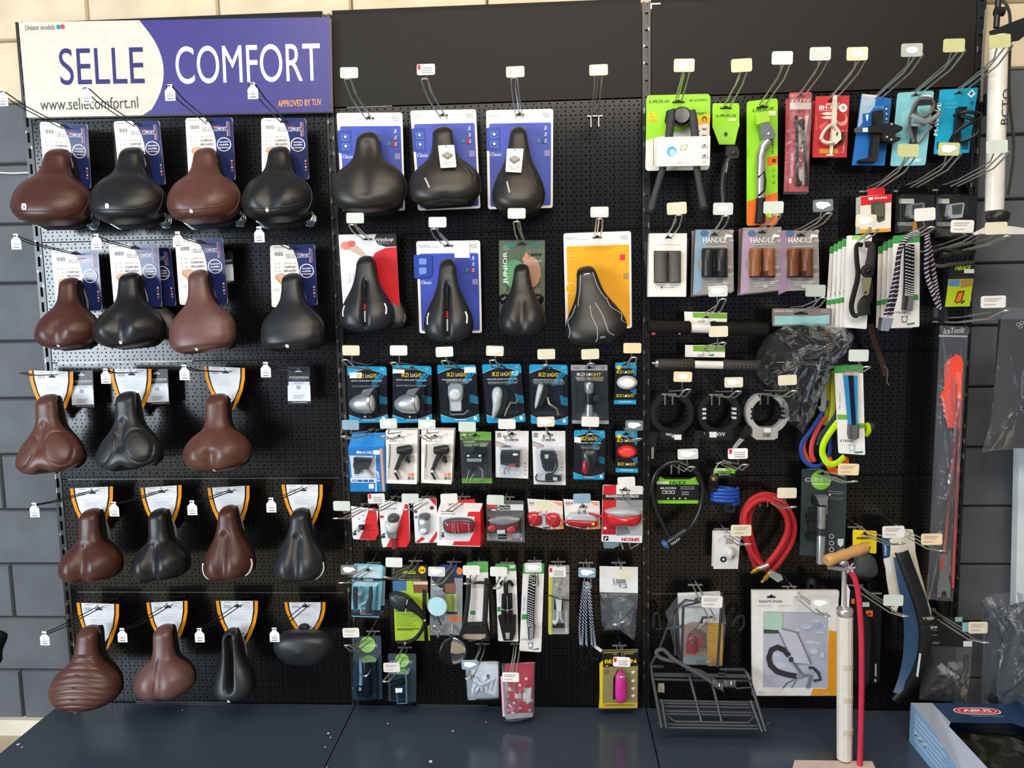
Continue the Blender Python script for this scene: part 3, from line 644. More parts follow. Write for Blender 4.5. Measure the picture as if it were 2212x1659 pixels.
# loose sales cards behind
cyc('black sales card with white sticker behind the first embossed brown saddle', [(152, 801), (200, 800), (204, 880), (156, 882)])
cyc('black sales card with white sticker behind the embossed black saddle', [(315, 798), (362, 797), (366, 874), (318, 876)])
cyc('black sales card with white sticker hanging alone right of the third row', [(621, 792), (669, 792), (672, 873), (622, 873)], .08)
cyc('black sales card peeping out behind the pale mauve saddle card', [(455, 546), (503, 543), (506, 612), (458, 614)], .05)
HB = [('carrying the brown cruiser saddle with B mark', (138, 276), (6, 200), (4, 194)), ('carrying the black cruiser saddle with B mark', (293, 271), (186, 192), (185, 188)), ('carrying the reddish cruiser saddle', (449, 265), (366, 187), (366, 182)), ('carrying the black cruiser saddle with soft highlights', (612, 263), (545, 183), (545, 178)),
 ('carrying the first saddle of the second row', (165, 549), (34, 511), (33, 505)), ('carrying the glossy two-lobed black saddle', (294, 538), (207, 511), (207, 505)), ('carrying the pale mauve saddle', (437, 526), (384, 508), (383, 500)), ('carrying the square-rear black saddle', (630, 538), (560, 496), (559, 489)),
 ('carrying the brown saddle with embossed pads', (112, 810), (50, 806), None), ('carrying the black saddle with embossed pads', (285, 805), (228, 801), (227, 796)), ('carrying the saddle with a rear crease', (490, 803), (398, 793), (397, 788)), ('carrying a lone black sales card', (645, 800), (573, 787), (573, 782)),
 ("carrying the fourth row's dark brown saddle", (200, 1061), (74, 1091), (73, 1086)), ("carrying the fourth row's shiny black saddle", (352, 1060), (245, 1088), (245, 1084)), ('carrying the chestnut saddle with stripes', (497, 1060), (414, 1085), (414, 1081)), ('carrying the sport saddle with edge stripe', (653, 1055), (585, 1079), (585, 1075)),
 ('carrying the ribbed brown saddle', (212, 1313), (97, 1369), (95, 1364)), ('carrying the plum brown saddle', (362, 1309), (265, 1361), (263, 1357)), ('carrying the split racing saddle', (513, 1309), (430, 1360), (430, 1357)), ('carrying the oval noseless saddle', (660, 1309), (593, 1359), (592, 1356))]
for w, bs, e, lb in HB: hook(w, bs, e, lb, l=.34, style='black', dc=.085)
# ---------------------------------------------------------------- middle bay: saddles
GM = 'saddles of the middle bay'
def sr_card(root, q, inner, d=.07, tab=None, pat=True):
    c = Card('', '', '', q, d, .0012, m('#f1f1ef', 'satin'), r=5, root=root); w = m('#e8ecf4'); g = m('#77777a')
    c.rr(.04, .135, .97, .975, m(inner, 'satin'), 4)
    c.t('SELLE ROYAL', .035, .055, .20, .055, 3.2, g); c.t('COMFORT FOR CYCLISTS', .035, .075, .35, .075, 3.2, m('#9a9a9c'))
    c.pr.tube([c.P(u, v, .0008) for u, v in ((.95, .045), (.85, .045), (.84, .055), (.85, .062), (.94, .062), (.95, .07), (.94, .08), (.86, .08))], .0005, g, 4)
    if inner == '#3b4fb5':
        b = m('#1f3f9c', 'satin'); c.rr(-.001, .175, .21, .41, b, 3)
        for y in (.215, .31):
            c.rr(.06, y, .17, y + .065, m('#6f8fd8'), 2); c.rr(.068, y + .005, .162, y + .06, b, 2); c.e(.115, y + .028, 3, w, 10)
        c.t('Classic', .05, .46, .22, .465, 7, w, it=.2, bold=.01)
        for i in range(3): c.r(.875, .17 + .065 * i, .905, .205 + .065 * i, m('#a9b4e4')); c.r(.86, .20 + .065 * i, .90, .21 + .065 * i, m('#a9b4e4'))
        c.rr(.83, .29, .87, .345, m('#c6284d') if tab != 't' else b, 2); c.rr(.77, .295, .81, .335, m('#1b9fb0'), 2); c.code(.87, .415, .955, .475, m('#b9c1e8'), 6)
    else:
        c.rr(.83, .235, .91, .295, m('#e0324c'), 1); c.r(.88, .43, .96, .49, m('#a89158')); c.e(.1, .57, 13, m('#f3cf8a'), 16); c.e(.1, .57, 11, m('#eda91d'), 16)
        c.bars(.05, .2, .2, .3, 3, m('#f7bf4f'), .3); c.bars(.3, .155, .75, .19, 2, m('#cf9a2a'), .3)
    c.slot(.5, .055, 20); c.done(); return c
def tagcard(T, q, d):
    c = Card('', '', '', q, d, .0008, m('#efece4', 'satin'), r=2, root=T, part='hang_tag'); g = m('#77736a')
    c.e(.5, .06, 1.6, m('#222'), 8); c.p([(.18, .42), (.5, .30), (.85, .42), (.85, .5), (.5, .66), (.18, .5)], g); c.p([(.18, .40), (.5, .28), (.85, .40), (.5, .54)], m('#9a958a'))
    c.t('GRAND FIT FOAM', .16, .80, .86, .80, 3, g); c.bars(.22, .83, .78, .9, 2, m('#aaa69c'), .4); c.done()
T = saddle('wide smooth black saddle on blue card, first of the middle bay', (795, 281), (801, 463), 163, 'cruiser', m('#232221', 'leather'), dn=.12, dr=.16, Hh=.055, group=GM, groove=(.005, .02, .1, .9), skirt=.035); sr_card(T, [(727, 244), (869, 243), (875, 455), (739, 455)], '#3b4fb5')
T = saddle('wide black saddle with white hang tag on blue card', (956, 270), (965, 446), 153, 'square', m('#232221', 'leather'), dn=.12, dr=.16, Hh=.05, group=GM, notch=.006, skirt=.035); sr_card(T, [(886, 239), (1028, 236), (1038, 450), (903, 455)], '#3b4fb5'); tagcard(T, [(946, 314), (981, 313), (986, 361), (952, 363)], .215)
for u in (.55, .68): strip(T, [(u, .45), (u + .05, .56), (u + .18, .68), (u + .16, .8)], .0006, m('#6b6a68', 'satin'), 'decor_line')
strip(T, [(-.48, .72), (-.42, .78), (-.36, .85)], .0028, m('#b9b6b0', 'satin'), 'decor_mark')
T = saddle('narrow black saddle with white hang tag on blue card', (1120, 270), (1121, 466), 112, 'sport', m('#232221', 'leather'), dn=.12, dr=.17, Hh=.05, group=GM, skirt=.03); sr_card(T, [(1050, 238), (1195, 235), (1194, 449), (1054, 452)], '#3b4fb5', tab='t'); tagcard(T, [(1095, 321), (1131, 321), (1126, 373), (1092, 371)], .215)
strip(T, [(-.42, .70), (-.36, .76), (-.30, .83)], .0026, m('#b9b6b0', 'satin'), 'decor_mark')
for u in (.5, .6): strip(T, [(u, .5), (u + .06, .6), (u + .1, .75)], .0005, m('#6b6a68', 'satin'), 'decor_line')
def sporty(T, name_px=None):
    strip(T, [(0, .36), (0, .45), (0, .56), (0, .64)], .0062, m('#040404', 'rubber'), 'slot_shade', .004)  # darkness of the cut-out painted as a black strip in the groove
    strip(T, [(0, .645), (0, .68), (0, .73)], .0035, m('#c8281f', 'satin'), 'red_insert', .002)
    strip(T, [(0, .74), (0, .80), (0, .88)], .0022, m('#e2e4e6', 'satin'), 'white_mark', .002)
    for s in (-1, 1): strip(T, [(s * .80, .66), (s * .82, .72), (s * .78, .80)], .0024, m('#e2e4e6', 'satin'), 'side_mark')
T = saddle('black cut-out saddle on white and red card', (790, 550), (798, 719), 119, 'sport', BLACKM, dn=.12, dr=.15, Hh=.045, group=GM, groove=(.02, .0075, .30, 1.0), lobes=.004); sporty(T)
c = Card('', '', '', [(731, 507), (855, 505), (866, 705), (744, 706)], .07, .0012, m('#f2f0f1', 'satin'), r=2, root=T); rd = m('#d8202c', 'satin')
c.p([(1, .0), (1, .135), (.82, .14), (.68, .11), (.62, .06), (.66, .0)], m('#2b2a2c')); c.p([(1, .14), (1, 1), (.88, .985), (.7, .7), (.58, .45), (.52, .30), (.62, .2), (.8, .15)], rd)
c.t('Wittkop', .62, .085, .95, .075, 8, m('#eeeeee'), it=.15, bold=.02); c.t('MEDICUS', .66, .105, .88, .105, 3, m('#c9c9c9'))
c.e(.12, .12, 12, m('#e98d7c'), 16, 9); c.e(.22, .10, 9, m('#dd6a5e'), 16, 7); c.p([(.15, .16), (.32, .12), (.46, .22), (.4, .24)], m('#d9b9a6'))
for i in range(3): c.r(.1 + .07 * i, .42, .15 + .07 * i, .52, m('#d2cfcc')); c.r(.11 + .07 * i, .43, .14 + .07 * i, .51, m('#f2f0f1'))
c.slot(.5, .055, 20); c.done()
T = saddle('black saddle mostly hidden behind the white and red card', (845, 600), (846, 712), 74, 'sport', BLACKM, dn=.04, dr=.05, Hh=.02, group=GM, skirt=.012, rails=False)
strip(T, [(.9, .7), (.92, .78), (.86, .86)], .0014, m('#8a8d90', 'satin'), 'side_mark')
T = saddle('black cut-out saddle on blue card with white sticker', (967, 556), (972, 740), 108, 'sport', BLACKM, dn=.12, dr=.15, Hh=.045, group=GM, groove=(.02, .0075, .28, 1.0), lobes=.004); sporty(T)
c = sr_card(T, [(899, 521), (1037, 519), (1041, 719), (906, 720)], '#3b4fb5')
c2 = Card('', '', '', [(981, 523), (1013, 523), (1015, 557), (982, 557)], .073, .0006, m('#f6f6f8'), r=0, root=T, part='sticker')
c2 = Card('', '', '', [(893, 550), (934, 552), (934, 597), (895, 602)], .0735, .0008, m('#1f3f9c', 'satin'), r=4, root=T, part='card_tab'); c2.rr(.28, .15, .68, .42, m('#6f8fd8'), 2); c2.rr(.28, .55, .68, .85, m('#6f8fd8'), 2); c2.done()
T = saddle('small black child saddle on camouflage green card', (1127, 568), (1129, 728), 103, 'sport', m('#1c1c1c', 'leather'), dn=.12, dr=.15, Hh=.045, group=GM, groove=(.006, .012, .45, 1.02), lobes=.006)
c = Card('', '', '', [(1078, 519), (1177, 519), (1177, 690), (1079, 692)], .07, .0012, m('#5a6a55', 'satin'), r=1, root=T)
random.seed(3)
for i in range(26): c.e(random.uniform(.1, .9), random.uniform(.08, .92), random.uniform(4, 9), m(random.choice(['#66765c', '#4b5a4a', '#76806a', '#586b4e'])), 9, random.uniform(4, 9))
c.e(.34, .42, 24, m('#5f9a6d'), 20, 31); c.e(.70, .40, 21, m('#bd9179'), 20, 34); c.p([(.5, .24), (.6, .14), (.66, .2), (.58, .3)], m('#c98f6a'))
c.t('VELO', .14, .085, .36, .085, 8, m('#33a6b8'), it=.2, bold=.03); c.t('JUNIOR', .18, .53, .18, .15, 9, m('#e8ece6'), bold=.02); c.bars(.66, .04, .95, .09, 3, m('#3a8f9d'), .4)
for i in range(3): c.r(.70 + .08 * i, .165, .76 + .08 * i, .19, m('#1c1f1c'))
c.t('VOOR JEUGD', .6, .27, .93, .27, 3, m('#e6e6dc')); c.slot(.5, .05, 18); c.done()
b = MB()
for x in (1091, 1161): b.ball(at(x, 646, .10), 14 * K(.1), .02, 12 * K(.1), m('#101010', 'gloss'))
b.build('elastomer', T)
T = saddle('black saddle with grey piping lines on orange card', (1263, 573), (1293, 745), 132, 'sport', m('#191a1b', 'leather'), dn=.12, dr=.15, Hh=.04, group=GM, yaw=0)
gp = m('#b4b4b2', 'satin')
for a in ([(-.62, .12), (-.72, .3), (-.74, .44), (-.68, .50)], [(.6, .12), (.66, .3), (.74, .44), (.84, .46)], [(-.82, .48), (-.86, .60), (-.95, .66), (-.86, .78), (-.95, .86)], [(.80, .46), (.72, .58), (.93, .68), (.84, .76), (.97, .80)], [(-.12, .52), (-.10, .66), (.0, .80), (-.06, .94), (-.2, .97)], [(.14, .50), (.26, .64), (.30, .78), (.36, .88), (.6, .93)]): strip(T, a, .0011, gp, 'piping')
strip(T, [(-.3, .13), (0, .125), (.3, .13)], .002, m('#d6d6d4', 'satin'), 'gel_mark')
strip(T, [(.05, .935), (.15, .93), (.25, .935)], .0032, m('#77797b', 'satin'), 'logo_mark')
sr_card(T, [(1217, 504), (1363, 499), (1365, 709), (1222, 712)], '#eda91d')
for w, bs, e, lb, ti, mk in (('carrying the first blue saddle card', (797, 257), (751, 172), (754, 157), 't', None), ('carrying the second blue saddle card', (957, 253), (917, 172), (920, 150), 'w', 'red'), ('carrying the third blue saddle card', (1121, 251), (1111, 170), (1113, 155), 'c', None),
  ('carrying the red and white saddle card', (791, 517), (760, 487), (767, 471), 't', None), ('carrying the blue saddle card with sticker', (967, 530), (937, 496), (945, 480), 'w', None), ('carrying the child saddle card', (1128, 526), (1116, 480), (1116, 461), 't', 'peel'), ('carrying the orange saddle card', (1290, 512), (1295, 474), (1295, 458), 't', 'peel')):
    hook(w, bs, e, lb, l=.31, tint=ti, mark=mk)
hook('hanging empty in the middle bay', (1285, 250), (1293, 160), (1293, 151), l=.31, dc=.01, tint='c', mark='peel', pins=True)
# ---------------------------------------------------------------- middle bay: lamps
GL1 = 'boxed and blistered lamps'
CY = '#1f9ed0'
def ikzi(label, q, Z, lamp, sub, d=.075, th=.0012, name='lamp_blister_pack', short=False):
    c = Card(name, label, 'bicycle lamp', q, d, th, m('#1b1e27', 'gloss'), r=4, group=GL1).Z(*Z); cy = m(CY, 'gloss'); w = m('#cfe9f3')
    arc = [(i / 10, .15 - .13 * math.sin(math.pi * i / 10) * .75) for i in range(11)]
    c.p([(0.03, 0), (.97, 0), (1, .03)] + arc[::-1] + [(0, .03)], cy); lo = [(i / 10, .86 + .085 * math.sin(math.pi * i / 10)) for i in range(11)]
    c.p(lo + [(1, .98), (.97, 1), (.03, 1), (0, .98)], cy)
    for i in range(10): c.p([arc[i], arc[i + 1], (arc[i + 1][0], arc[i + 1][1] + .006), (arc[i][0], arc[i][1] + .006)], w); c.p([lo[i], lo[i + 1], (lo[i + 1][0], lo[i + 1][1] - .006), (lo[i][0], lo[i][1] - .006)], w)
    for a, b_ in ((.80, .56), (.86, .60), (.94, .64)): c.p([(a, .13), (a + .04, .13), (b_ + .012, .36), (b_, .36)], cy)
    c.p([(.78, .5), (1, .55), (1, .68), (.82, .66)], m('#1a6f96'))
    y = m('#e8c62e'); c.t('IKZI L', .24, .20, .50, .20, 8.5, y, bold=.02); c.t('GHT', .56, .20, .75, .20, 8.5, y, bold=.02); c.e(.53, .17, 3, m('#e9e9e9'), 10); c.e(.53, .17, 2, m('#1b1e27'), 10)
    c.t(sub, .1, .265, .88, .265, 3, w); c.t('LED', .84, .065, .94, .065, 5, m('#9bdcf2')); c.r(.36, .945, .68, .957, w)
    if not short: c.rr(.86, .90, .94, .96, m('#d9eef6'), 1)
    c.slot(.5, .055, 18); return c
def lampA(c, sx, body_dark=False):
    """chrome bullet headlamp with visor; sx shifts the drawing"""
    ch = m('#c9cdd2', 'metal'); b = MB(); a = c.X(165 + sx, 690, .030); e = c.X(520 + sx, 665, .030); R = c.zR(1)
    b.lathe(a, e, [(0, 4 * R), (.06, 60 * R), (.18, 100 * R), (.38, 135 * R), (.62, 152 * R), (.80, 156 * R), (.88, 160 * R), (.93, 150 * R), (.95, 140 * R), (.92, 128 * R), (.86, 60 * R), (.86, 10 * R)], ch, 22); c.add(b, 'lamp_shell')
    b = MB(); b.zz = 0; b.lathe(c.X(490 + sx, 668, .030), c.X(528 + sx, 665, .030), [(0, 125 * R), (.6, 125 * R), (1, 90 * R)], m('#dfe2e0', 'gloss'), 18); c.add(b, 'lens')
    b = MB(); b.add([c.X(380 + sx, 470, .036), c.X(560 + sx, 425, .045), c.X(480 + sx, 540, .058), c.X(360 + sx, 520, .05), c.X(380 + sx, 470, .034), c.X(560 + sx, 425, .043), c.X(480 + sx, 540, .056), c.X(360 + sx, 520, .048)], [[0, 1, 2, 3], [7, 6, 5, 4], [0, 4, 5, 1], [1, 5, 6, 2], [2, 6, 7, 3], [3, 7, 4, 0]], ch); c.add(b, 'visor')
    b = c.zbox([(300 + sx, 845), (500 + sx, 845), (490 + sx, 905), (310 + sx, 905)], .004, .02, m('#3a3d42', 'metal')); b.ball(c.X(395 + sx, 870, .022), c.zR(22), .004, c.zR(22), ch); c.add(b, 'bracket')
z1 = (735, 770, 6.806); z2 = (1030, 770, 6.144); z3 = (735, 915, 6.603); z4 = (1050, 915, 6.506); z5 = (720, 1050, 6.506); z6 = (1040, 1030, 6.231); z7 = (735, 1200, 6.603); z8 = (1050, 1200, 6.38)
def stick(c, x0, y0, x1, y1): # paper price sticker on the blister
    b = c.zbox([(x0, y0), (x1, y0), (x1, y1), (x0, y1)], .0015, .0019, m('#eceef0')); c.add(b, 'price_sticker')
c = ikzi('chrome bullet headlamp pack with white sticker left of its title', [(750, 791), (835, 792), (838, 912), (755, 914)], z1, 'a', 'RETRO HEADLAMP TECH 5 LED'); lampA(c, 0); stick(c, 140, 235, 318, 318); c.blister([(.1, .30), (.9, .30), (.9, .85), (.1, .85)], .055, .86); c.done()
c = ikzi('chrome bullet headlamp pack with sticker at its top left corner', [(848, 788), (932, 791), (933, 912), (848, 914)], z1, 'a', 'RETRO HEADLAMP TECH 5 LED'); lampA(c, 650); stick(c, 775, 190, 945, 245); c.blister([(.08, .30), (.94, .30), (.94, .85), (.08, .85)], .055, .86); c.done()
c = ikzi('upright headlamp and reflector pack in cyan and black', [(944, 788), (1028, 788), (1036, 912), (953, 913)], z1, 'b', 'HEADLAMP+REFLECTOR TECH 1 LED'); ch = m('#b9bdc2', 'metal')
b = c.zbox([(1590, 420), (1640, 385), (1780, 380), (1815, 430), (1815, 560), (1795, 640), (1800, 790), (1620, 800), (1615, 650), (1590, 540)], .002, .022, m('#9aa0a6', 'satin'), sc=.93); c.add(b, 'housing')
b = c.zpuff(c.zel(1705, 545, 88, 85), .008, m('#dde0de', 'gloss'), h0=.0222); c.add(b, 'lens'); b = c.zbox([(1640, 660), (1790, 655), (1785, 785), (1660, 785)], .02, .0235, m('#c9ced2', 'gloss')); c.add(b, 'reflector')
b = c.ztube([(1620, 810, .012), (1640, 840, .02), (1830, 835, .02), (1895, 775, .02)], 12, ch); c.add(b, 'bracket'); stick(c, 1825, 155, 1990, 240); c.blister([(.2, .26), (.85, .26), (.85, .87), (.2, .87)], .03, .85); c.done()
c = ikzi('tilted silver headlamp pack with sticker right of its title', [(1041, 787), (1125, 786), (1135, 911), (1052, 914)], z2, 'c', 'HEADLAMP+REFLECTOR TECH 2 LED')
b = c.zbox([(240, 400), (330, 380), (425, 450), (430, 520), (380, 700), (290, 810), (210, 790), (215, 640)], .002, .016, m('#23262a', 'satin'), sc=.9); c.add(b, 'housing')
b = c.zpuff([(235, 410), (310, 400), (345, 470), (335, 570), (310, 690), (240, 810), (205, 790), (215, 640), (205, 490)], .026, m('#cdd1d3', 'gloss'), h0=.012); c.add(b, 'lens')
b = c.ztube([(375, 780, .008), (400, 700, .012), (455, 600, .016), (520, 610, .016), (550, 560, .014)], 14, m('#b7b2a2', 'metal')); c.add(b, 'bracket'); stick(c, 465, 195, 548, 252); c.blister([(.1, .28), (.92, .28), (.92, .86), (.1, .86)], .04, .86); c.done()
c = ikzi('slim headlamp pack with brass-coloured bracket pointing down right', [(1143, 787), (1226, 788), (1227, 918), (1147, 915)], z2, 'd', 'HEADLAMP+REFLECTOR TECH 1 LED')
b = c.zbox([(830, 360), (900, 350), (960, 400), (945, 480), (860, 660), (800, 670), (770, 640)], .002, .02, m('#23262a', 'satin'), sc=.9); c.add(b, 'housing'); b = c.zpuff([(810, 380), (860, 350), (890, 380), (870, 480), (800, 670), (768, 640)], .022, m('#cdd1d3', 'gloss'), h0=.012); c.add(b, 'lens')
b = c.ztube([(935, 530, .01), (960, 620, .015), (1060, 680, .018), (1085, 770, .014)], 16, m('#a9a28c', 'metal')); c.add(b, 'bracket'); c.blister([(.06, .27), (.94, .27), (.94, .86), (.06, .86)], .04, .86); c.done()
c = Card('lamp_blister_pack', 'dark grey lamp pack with a chrome upright lamp on a bracket', 'bicycle lamp', [(1233, 788), (1312, 788), (1315, 916), (1236, 915)], .075, .0012, m('#33373c', 'gloss'), r=4, group=GL1).Z(*z2)
c.r(0, 0, 1, .095, m('#a8aaab')); c.r(0, .94, 1, 1, m('#8f9294')); c.t('IKZI L', .16, .185, .47, .185, 6.5, m('#e9e2c0'), bold=.03); c.t('GHT', .54, .185, .82, .185, 6.5, m('#d8b63c'), bold=.03); c.e(.505, .16, 3, m('#e9e9e9'), 10); c.t('MODEL', .06, .07, .24, .07, 4, m('#55585a')); c.t('LED', .82, .07, .93, .07, 4, m('#55585a')); c.slot(.5, .055, 18)
b = MB(); R = c.zR(1); b.lathe(c.X(1485, 330, .02), c.X(1490, 480, .02), [(0, 50 * R), (.1, 60 * R), (.8, 60 * R), (1, 45 * R)], m('#c4c6c6', 'metal')); b.lathe(c.X(1490, 620, .02), c.X(1490, 790, .02), [(0, 40 * R), (.3, 50 * R), (1, 55 * R)], m('#c4c6c6', 'metal')); c.add(b, 'lamp_shell')
b = MB(); b.lathe(c.X(1490, 480, .02), c.X(1490, 620, .02), [(0, 55 * R), (1, 58 * R)], m('#1a1b1d', 'satin')); b.box(tuple(c.X(1540, 570, .012)), tuple(c.X(1610, 500, .028)), m('#2c2d2f', 'satin')); c.add(b, 'clamp')
b = c.zbox([(1385, 770), (1420, 735), (1580, 735), (1605, 780), (1600, 800), (1390, 800)], .004, .014, m('#9a9890', 'metal')); b.zz = 0; c.zbox([(1405, 290), (1570, 280), (1530, 330), (1440, 335)], .002, .01, m('#6f6a5c', 'metal'), b); c.add(b, 'bracket'); c.blister([(.1, .2), (.9, .2), (.9, .92), (.1, .92)], .04, .86); c.done()
def small_ikzi(label, q, Z, col, y0, d=.075):
    c = Card('lamp_blister_pack', label, 'bicycle lamp', q, d, .0012, m('#1a1c22', 'gloss'), r=1, group=GL1).Z(*Z); cy = m(CY, 'gloss'); y = m('#e8c62e')
    c.r(0, 0, 1, .14, cy); c.p([(.8, .14), (1, .14), (1, .3), (.9, .34)], m('#1a6f96')); c.e(.17, .12, 5, y, 12); c.t('IKZI L', .08, .26, .46, .26, 6.5, y, bold=.02); c.t('GHT', .55, .26, .88, .26, 6.5, y, bold=.02); c.e(.51, .23, 2.4, m('#e9e9e9'), 8)
    c.r(0, .90, 1, 1, cy); c.p([(.7, .66), (1, .62), (1, .78), (.8, .72)], m('#1a6f96')); c.t('IKZI L', .1, .83, .48, .83, 6.5, y, bold=.02); c.t('GHT', .57, .83, .9, .83, 6.5, y, bold=.02); c.e(.53, .80, 2.4, m('#e9e9e9'), 8); c.r(.2, .935, .8, .95, m('#cfe9f3')); c.slot(.5, .07, 14)
    cx, cy_ = (1993, 345) if y0 else (1980, 392)
    b = c.zpuff(c.zel(cx, cy_, 138, 92, 24), .02, m(col, 'gloss'), sq=2.6); c.add(b, 'lens'); b = c.zpuff(c.zel(cx, cy_, 100, 60, 24), .004, m('#f4f4f4' if y0 else '#f0483f', 'gloss'), h0=.0195); c.add(b, 'lens_centre'); c.done(); return c
small_ikzi('small black and cyan pack with a white oval lamp', [(1329, 783), (1375, 783), (1374, 873), (1326, 873)], z2, '#c9ccca', True)
small_ikzi('small black and cyan pack with a red oval lamp', [(1329, 932), (1376, 931), (1378, 1021), (1330, 1020)], z4, '#d6231e', False)
for w, bs, e, lb, ti, mk in (('carrying the first bullet headlamp pack', (795, 798), (745, 778), (758, 757), 'c', None), ('carrying the second bullet headlamp pack', (892, 798), (850, 784), (861, 757), 'w', 'peel'), ('carrying the upright headlamp pack', (984, 795), (960, 780), (960, 760), 'w', 'peel'), ('carrying the tilted silver headlamp pack', (1083, 796), (1064, 779), (1069, 758), 'c', 'peel'), ('carrying the slim headlamp pack', (1182, 795), (1178, 789), (1180, 765), 'c', None), ('carrying the dark grey lamp pack', (1272, 795), (1277, 786), (1275, 765), 'c', None), ('carrying the white oval lamp', (1352, 793), (1369, 773), (1366, 752), 'o', None)):
    hook(w, bs, e, lb, l=.28, dc=.076, tint=ti, mark=mk)
# second lamp row: boxed lamps
c = Card('lamp_box', 'blue and orange carton with a dynamo headlamp behind its window', 'bicycle lamp', [(752, 967), (831, 964), (833, 1062), (757, 1062)], .12, .06, m('#1673bd', 'satin'), r=0, part='carton', group=GL1).Z(*z3)
b = MB(); f0, f1 = c.F[0], c.F[1]; t0, t1 = at(761, 937, .09), at(832, 934, .09); u0, u1 = at(761, 948, .09), at(832, 946, .09)
b.add([f0, f1, t1, t0, f0 + V((0, .05, 0)), f1 + V((0, .05, 0)), t1 + V((0, .001, 0)), t0 + V((0, .001, 0))], [[0, 1, 2, 3], [0, 3, 7, 4], [1, 5, 6, 2]], m('#1a80cc', 'satin')); c.add(b, 'carton_lid')
c.zp([(130, 455), (460, 460), (495, 500), (495, 770), (165, 770), (150, 560)], m('#c9d2da')); c.zp([(145, 775), (495, 775), (500, 840), (155, 840)], m('#dfe6ee')); c.zp([(565, 360), (598, 350), (635, 968), (605, 968)], m('#f0935f')); c.zp([(495, 450), (507, 450), (520, 968), (505, 968)], m('#dfe6ee'))
c.ze(252, 408, 18, 20, m('#f2f4f6')); c.zt('BUCHEL', 275, 428, 465, 428, 34, m('#f2f4f6'), bold=.03); c.zt('Tour', 570, 830, 545, 672, 42, m('#f2f4f6'), it=.1, bold=.03)
for i in range(4): c.zr(165 + 82 * i, 797, 235 + 82 * i, 830, m('#24589c')); 
c.zt('LED', 172, 825, 228, 825, 22, m('#ffffff'))
c.zr(408, 860, 482, 925, m('#dfe8f2')); c.zr(470, 378, 568, 440, m('#dfe8f2'))
b = c.zbox([(220, 475), (462, 490), (440, 560), (395, 640), (300, 635), (205, 615), (200, 560)], .001, .02, m('#2a2f35', 'satin'), sc=.95); c.zbox([(215, 470), (465, 485), (460, 505), (230, 540)], .001, .026, m('#15171a', 'satin'), b); c.zbox([(212, 630), (285, 640), (275, 710), (215, 705)], .001, .012, m('#3a434c', 'satin'), b); c.add(b, 'lamp')
b = c.ztube([(380, 640, .008), (475, 760, .006)], 9, m('#d8d8d8', 'metal')); c.ztube([(400, 632, .008), (482, 722, .006)], 7, m('#9a3030', 'satin'), b); c.add(b, 'cable'); c.done()
def axa_box(label, q, s):
    c = Card('lamp_box', label, 'bicycle lamp', q, .115, .045, m('#f1efed', 'satin'), r=0, part='carton', group=GL1).Z(*z3); X = lambda x: x + s
    c.zp([(X(690), 288), (X(1055), 288), (X(1050), 810), (X(670), 800)], m('#cfcac4')); c.zp([(X(690), 288), (X(725), 288), (X(722), 770), (X(672), 800)], m('#b9b4ae')); c.zt('AXA', X(700), 260, X(798), 260, 32, m('#4a4a4c')); c.zt('Neo', X(815), 260, X(870), 260, 22, m('#c9c4c0')); c.zr(X(700), 133, X(775), 155, m('#f0a390')); c.zr(X(810), 135, X(900), 140, m('#dcdad6')); c.zr(X(950), 148, X(1020), 156, m('#c9c6c2'))
    for x, y, cc in ((965, 705, '#ee8a63'), (1015, 705, '#ee6a3c'), (965, 757, '#6a6866'), (1015, 757, '#8a8886')): c.zr(X(x), y, X(x + 38), y + 40, m(cc))
    c.ztube([(X(708), 300, .001), (X(712), 420, .001), (X(700), 560, .001), (X(690), 625, .001)], 4, m('#222222'), c.pr); c.slot(.42, .125, 18)
    b = MB(); R = c.zR(1); b.lathe(c.X(X(825), 365, .02), c.X(X(1045), 345, .02), [(0, 30 * R), (.05, 55 * R), (.35, 62 * R), (.5, 64 * R), (.8, 70 * R), (.95, 60 * R), (1, 30 * R)], m('#202428', 'satin')); c.add(b, 'lamp_head')
    b = c.ztube([(X(915), 395, .016), (X(860), 520, .016), (X(805), 655, .014)], [42, 36, 30], m('#2a2e33', 'satin')); c.ztube([(X(795), 670, .010), (X(790), 690, .01), (X(840), 785, .008)], 16, m('#161719', 'satin'), b); b.ball(c.X(X(812), 655, .026), c.zR(22), .005, c.zR(22), m('#e4e6e6', 'gloss')); c.add(b, 'lamp_stem')
    b = c.ztube([(X(960), 470, .016), (X(1000), 540, .012)], [40, 26], m('#3c4147', 'metal')); c.add(b, 'clamp'); c.done(); return c
axa_box('first of two white cartons with a black swivel lamp', [(833, 930), (902, 929), (900, 1046), (834, 1044)], 0)
axa_box('second of two white cartons with a black swivel lamp', [(910, 929), (981, 929), (975, 1046), (910, 1043)], 520)
c = Card('lamp_blister_pack', 'grey and green lamp pack with thin cables', 'bicycle lamp', [(993, 932), (1061, 933), (1063, 1044), (998, 1044)], .075, .0012, m('#42484b', 'gloss'), r=3, group=GL1).Z(*z3); gr = m('#6aa646', 'gloss')
c.r(0, 0, 1, .165, gr); c.r(0, .90, 1, 1, gr); c.zt('FALKX', 1770, 232, 1900, 232, 24, m('#3d4743'), bold=.02); c.zt('+LIGHTS', 1740, 268, 1922, 268, 24, m('#e2e6e4'), bold=.02); c.zr(1765, 285, 1910, 310, m('#7b8386')); c.zr(1770, 289, 1905, 306, m('#42484b')); c.slot(.5, .08, 18)
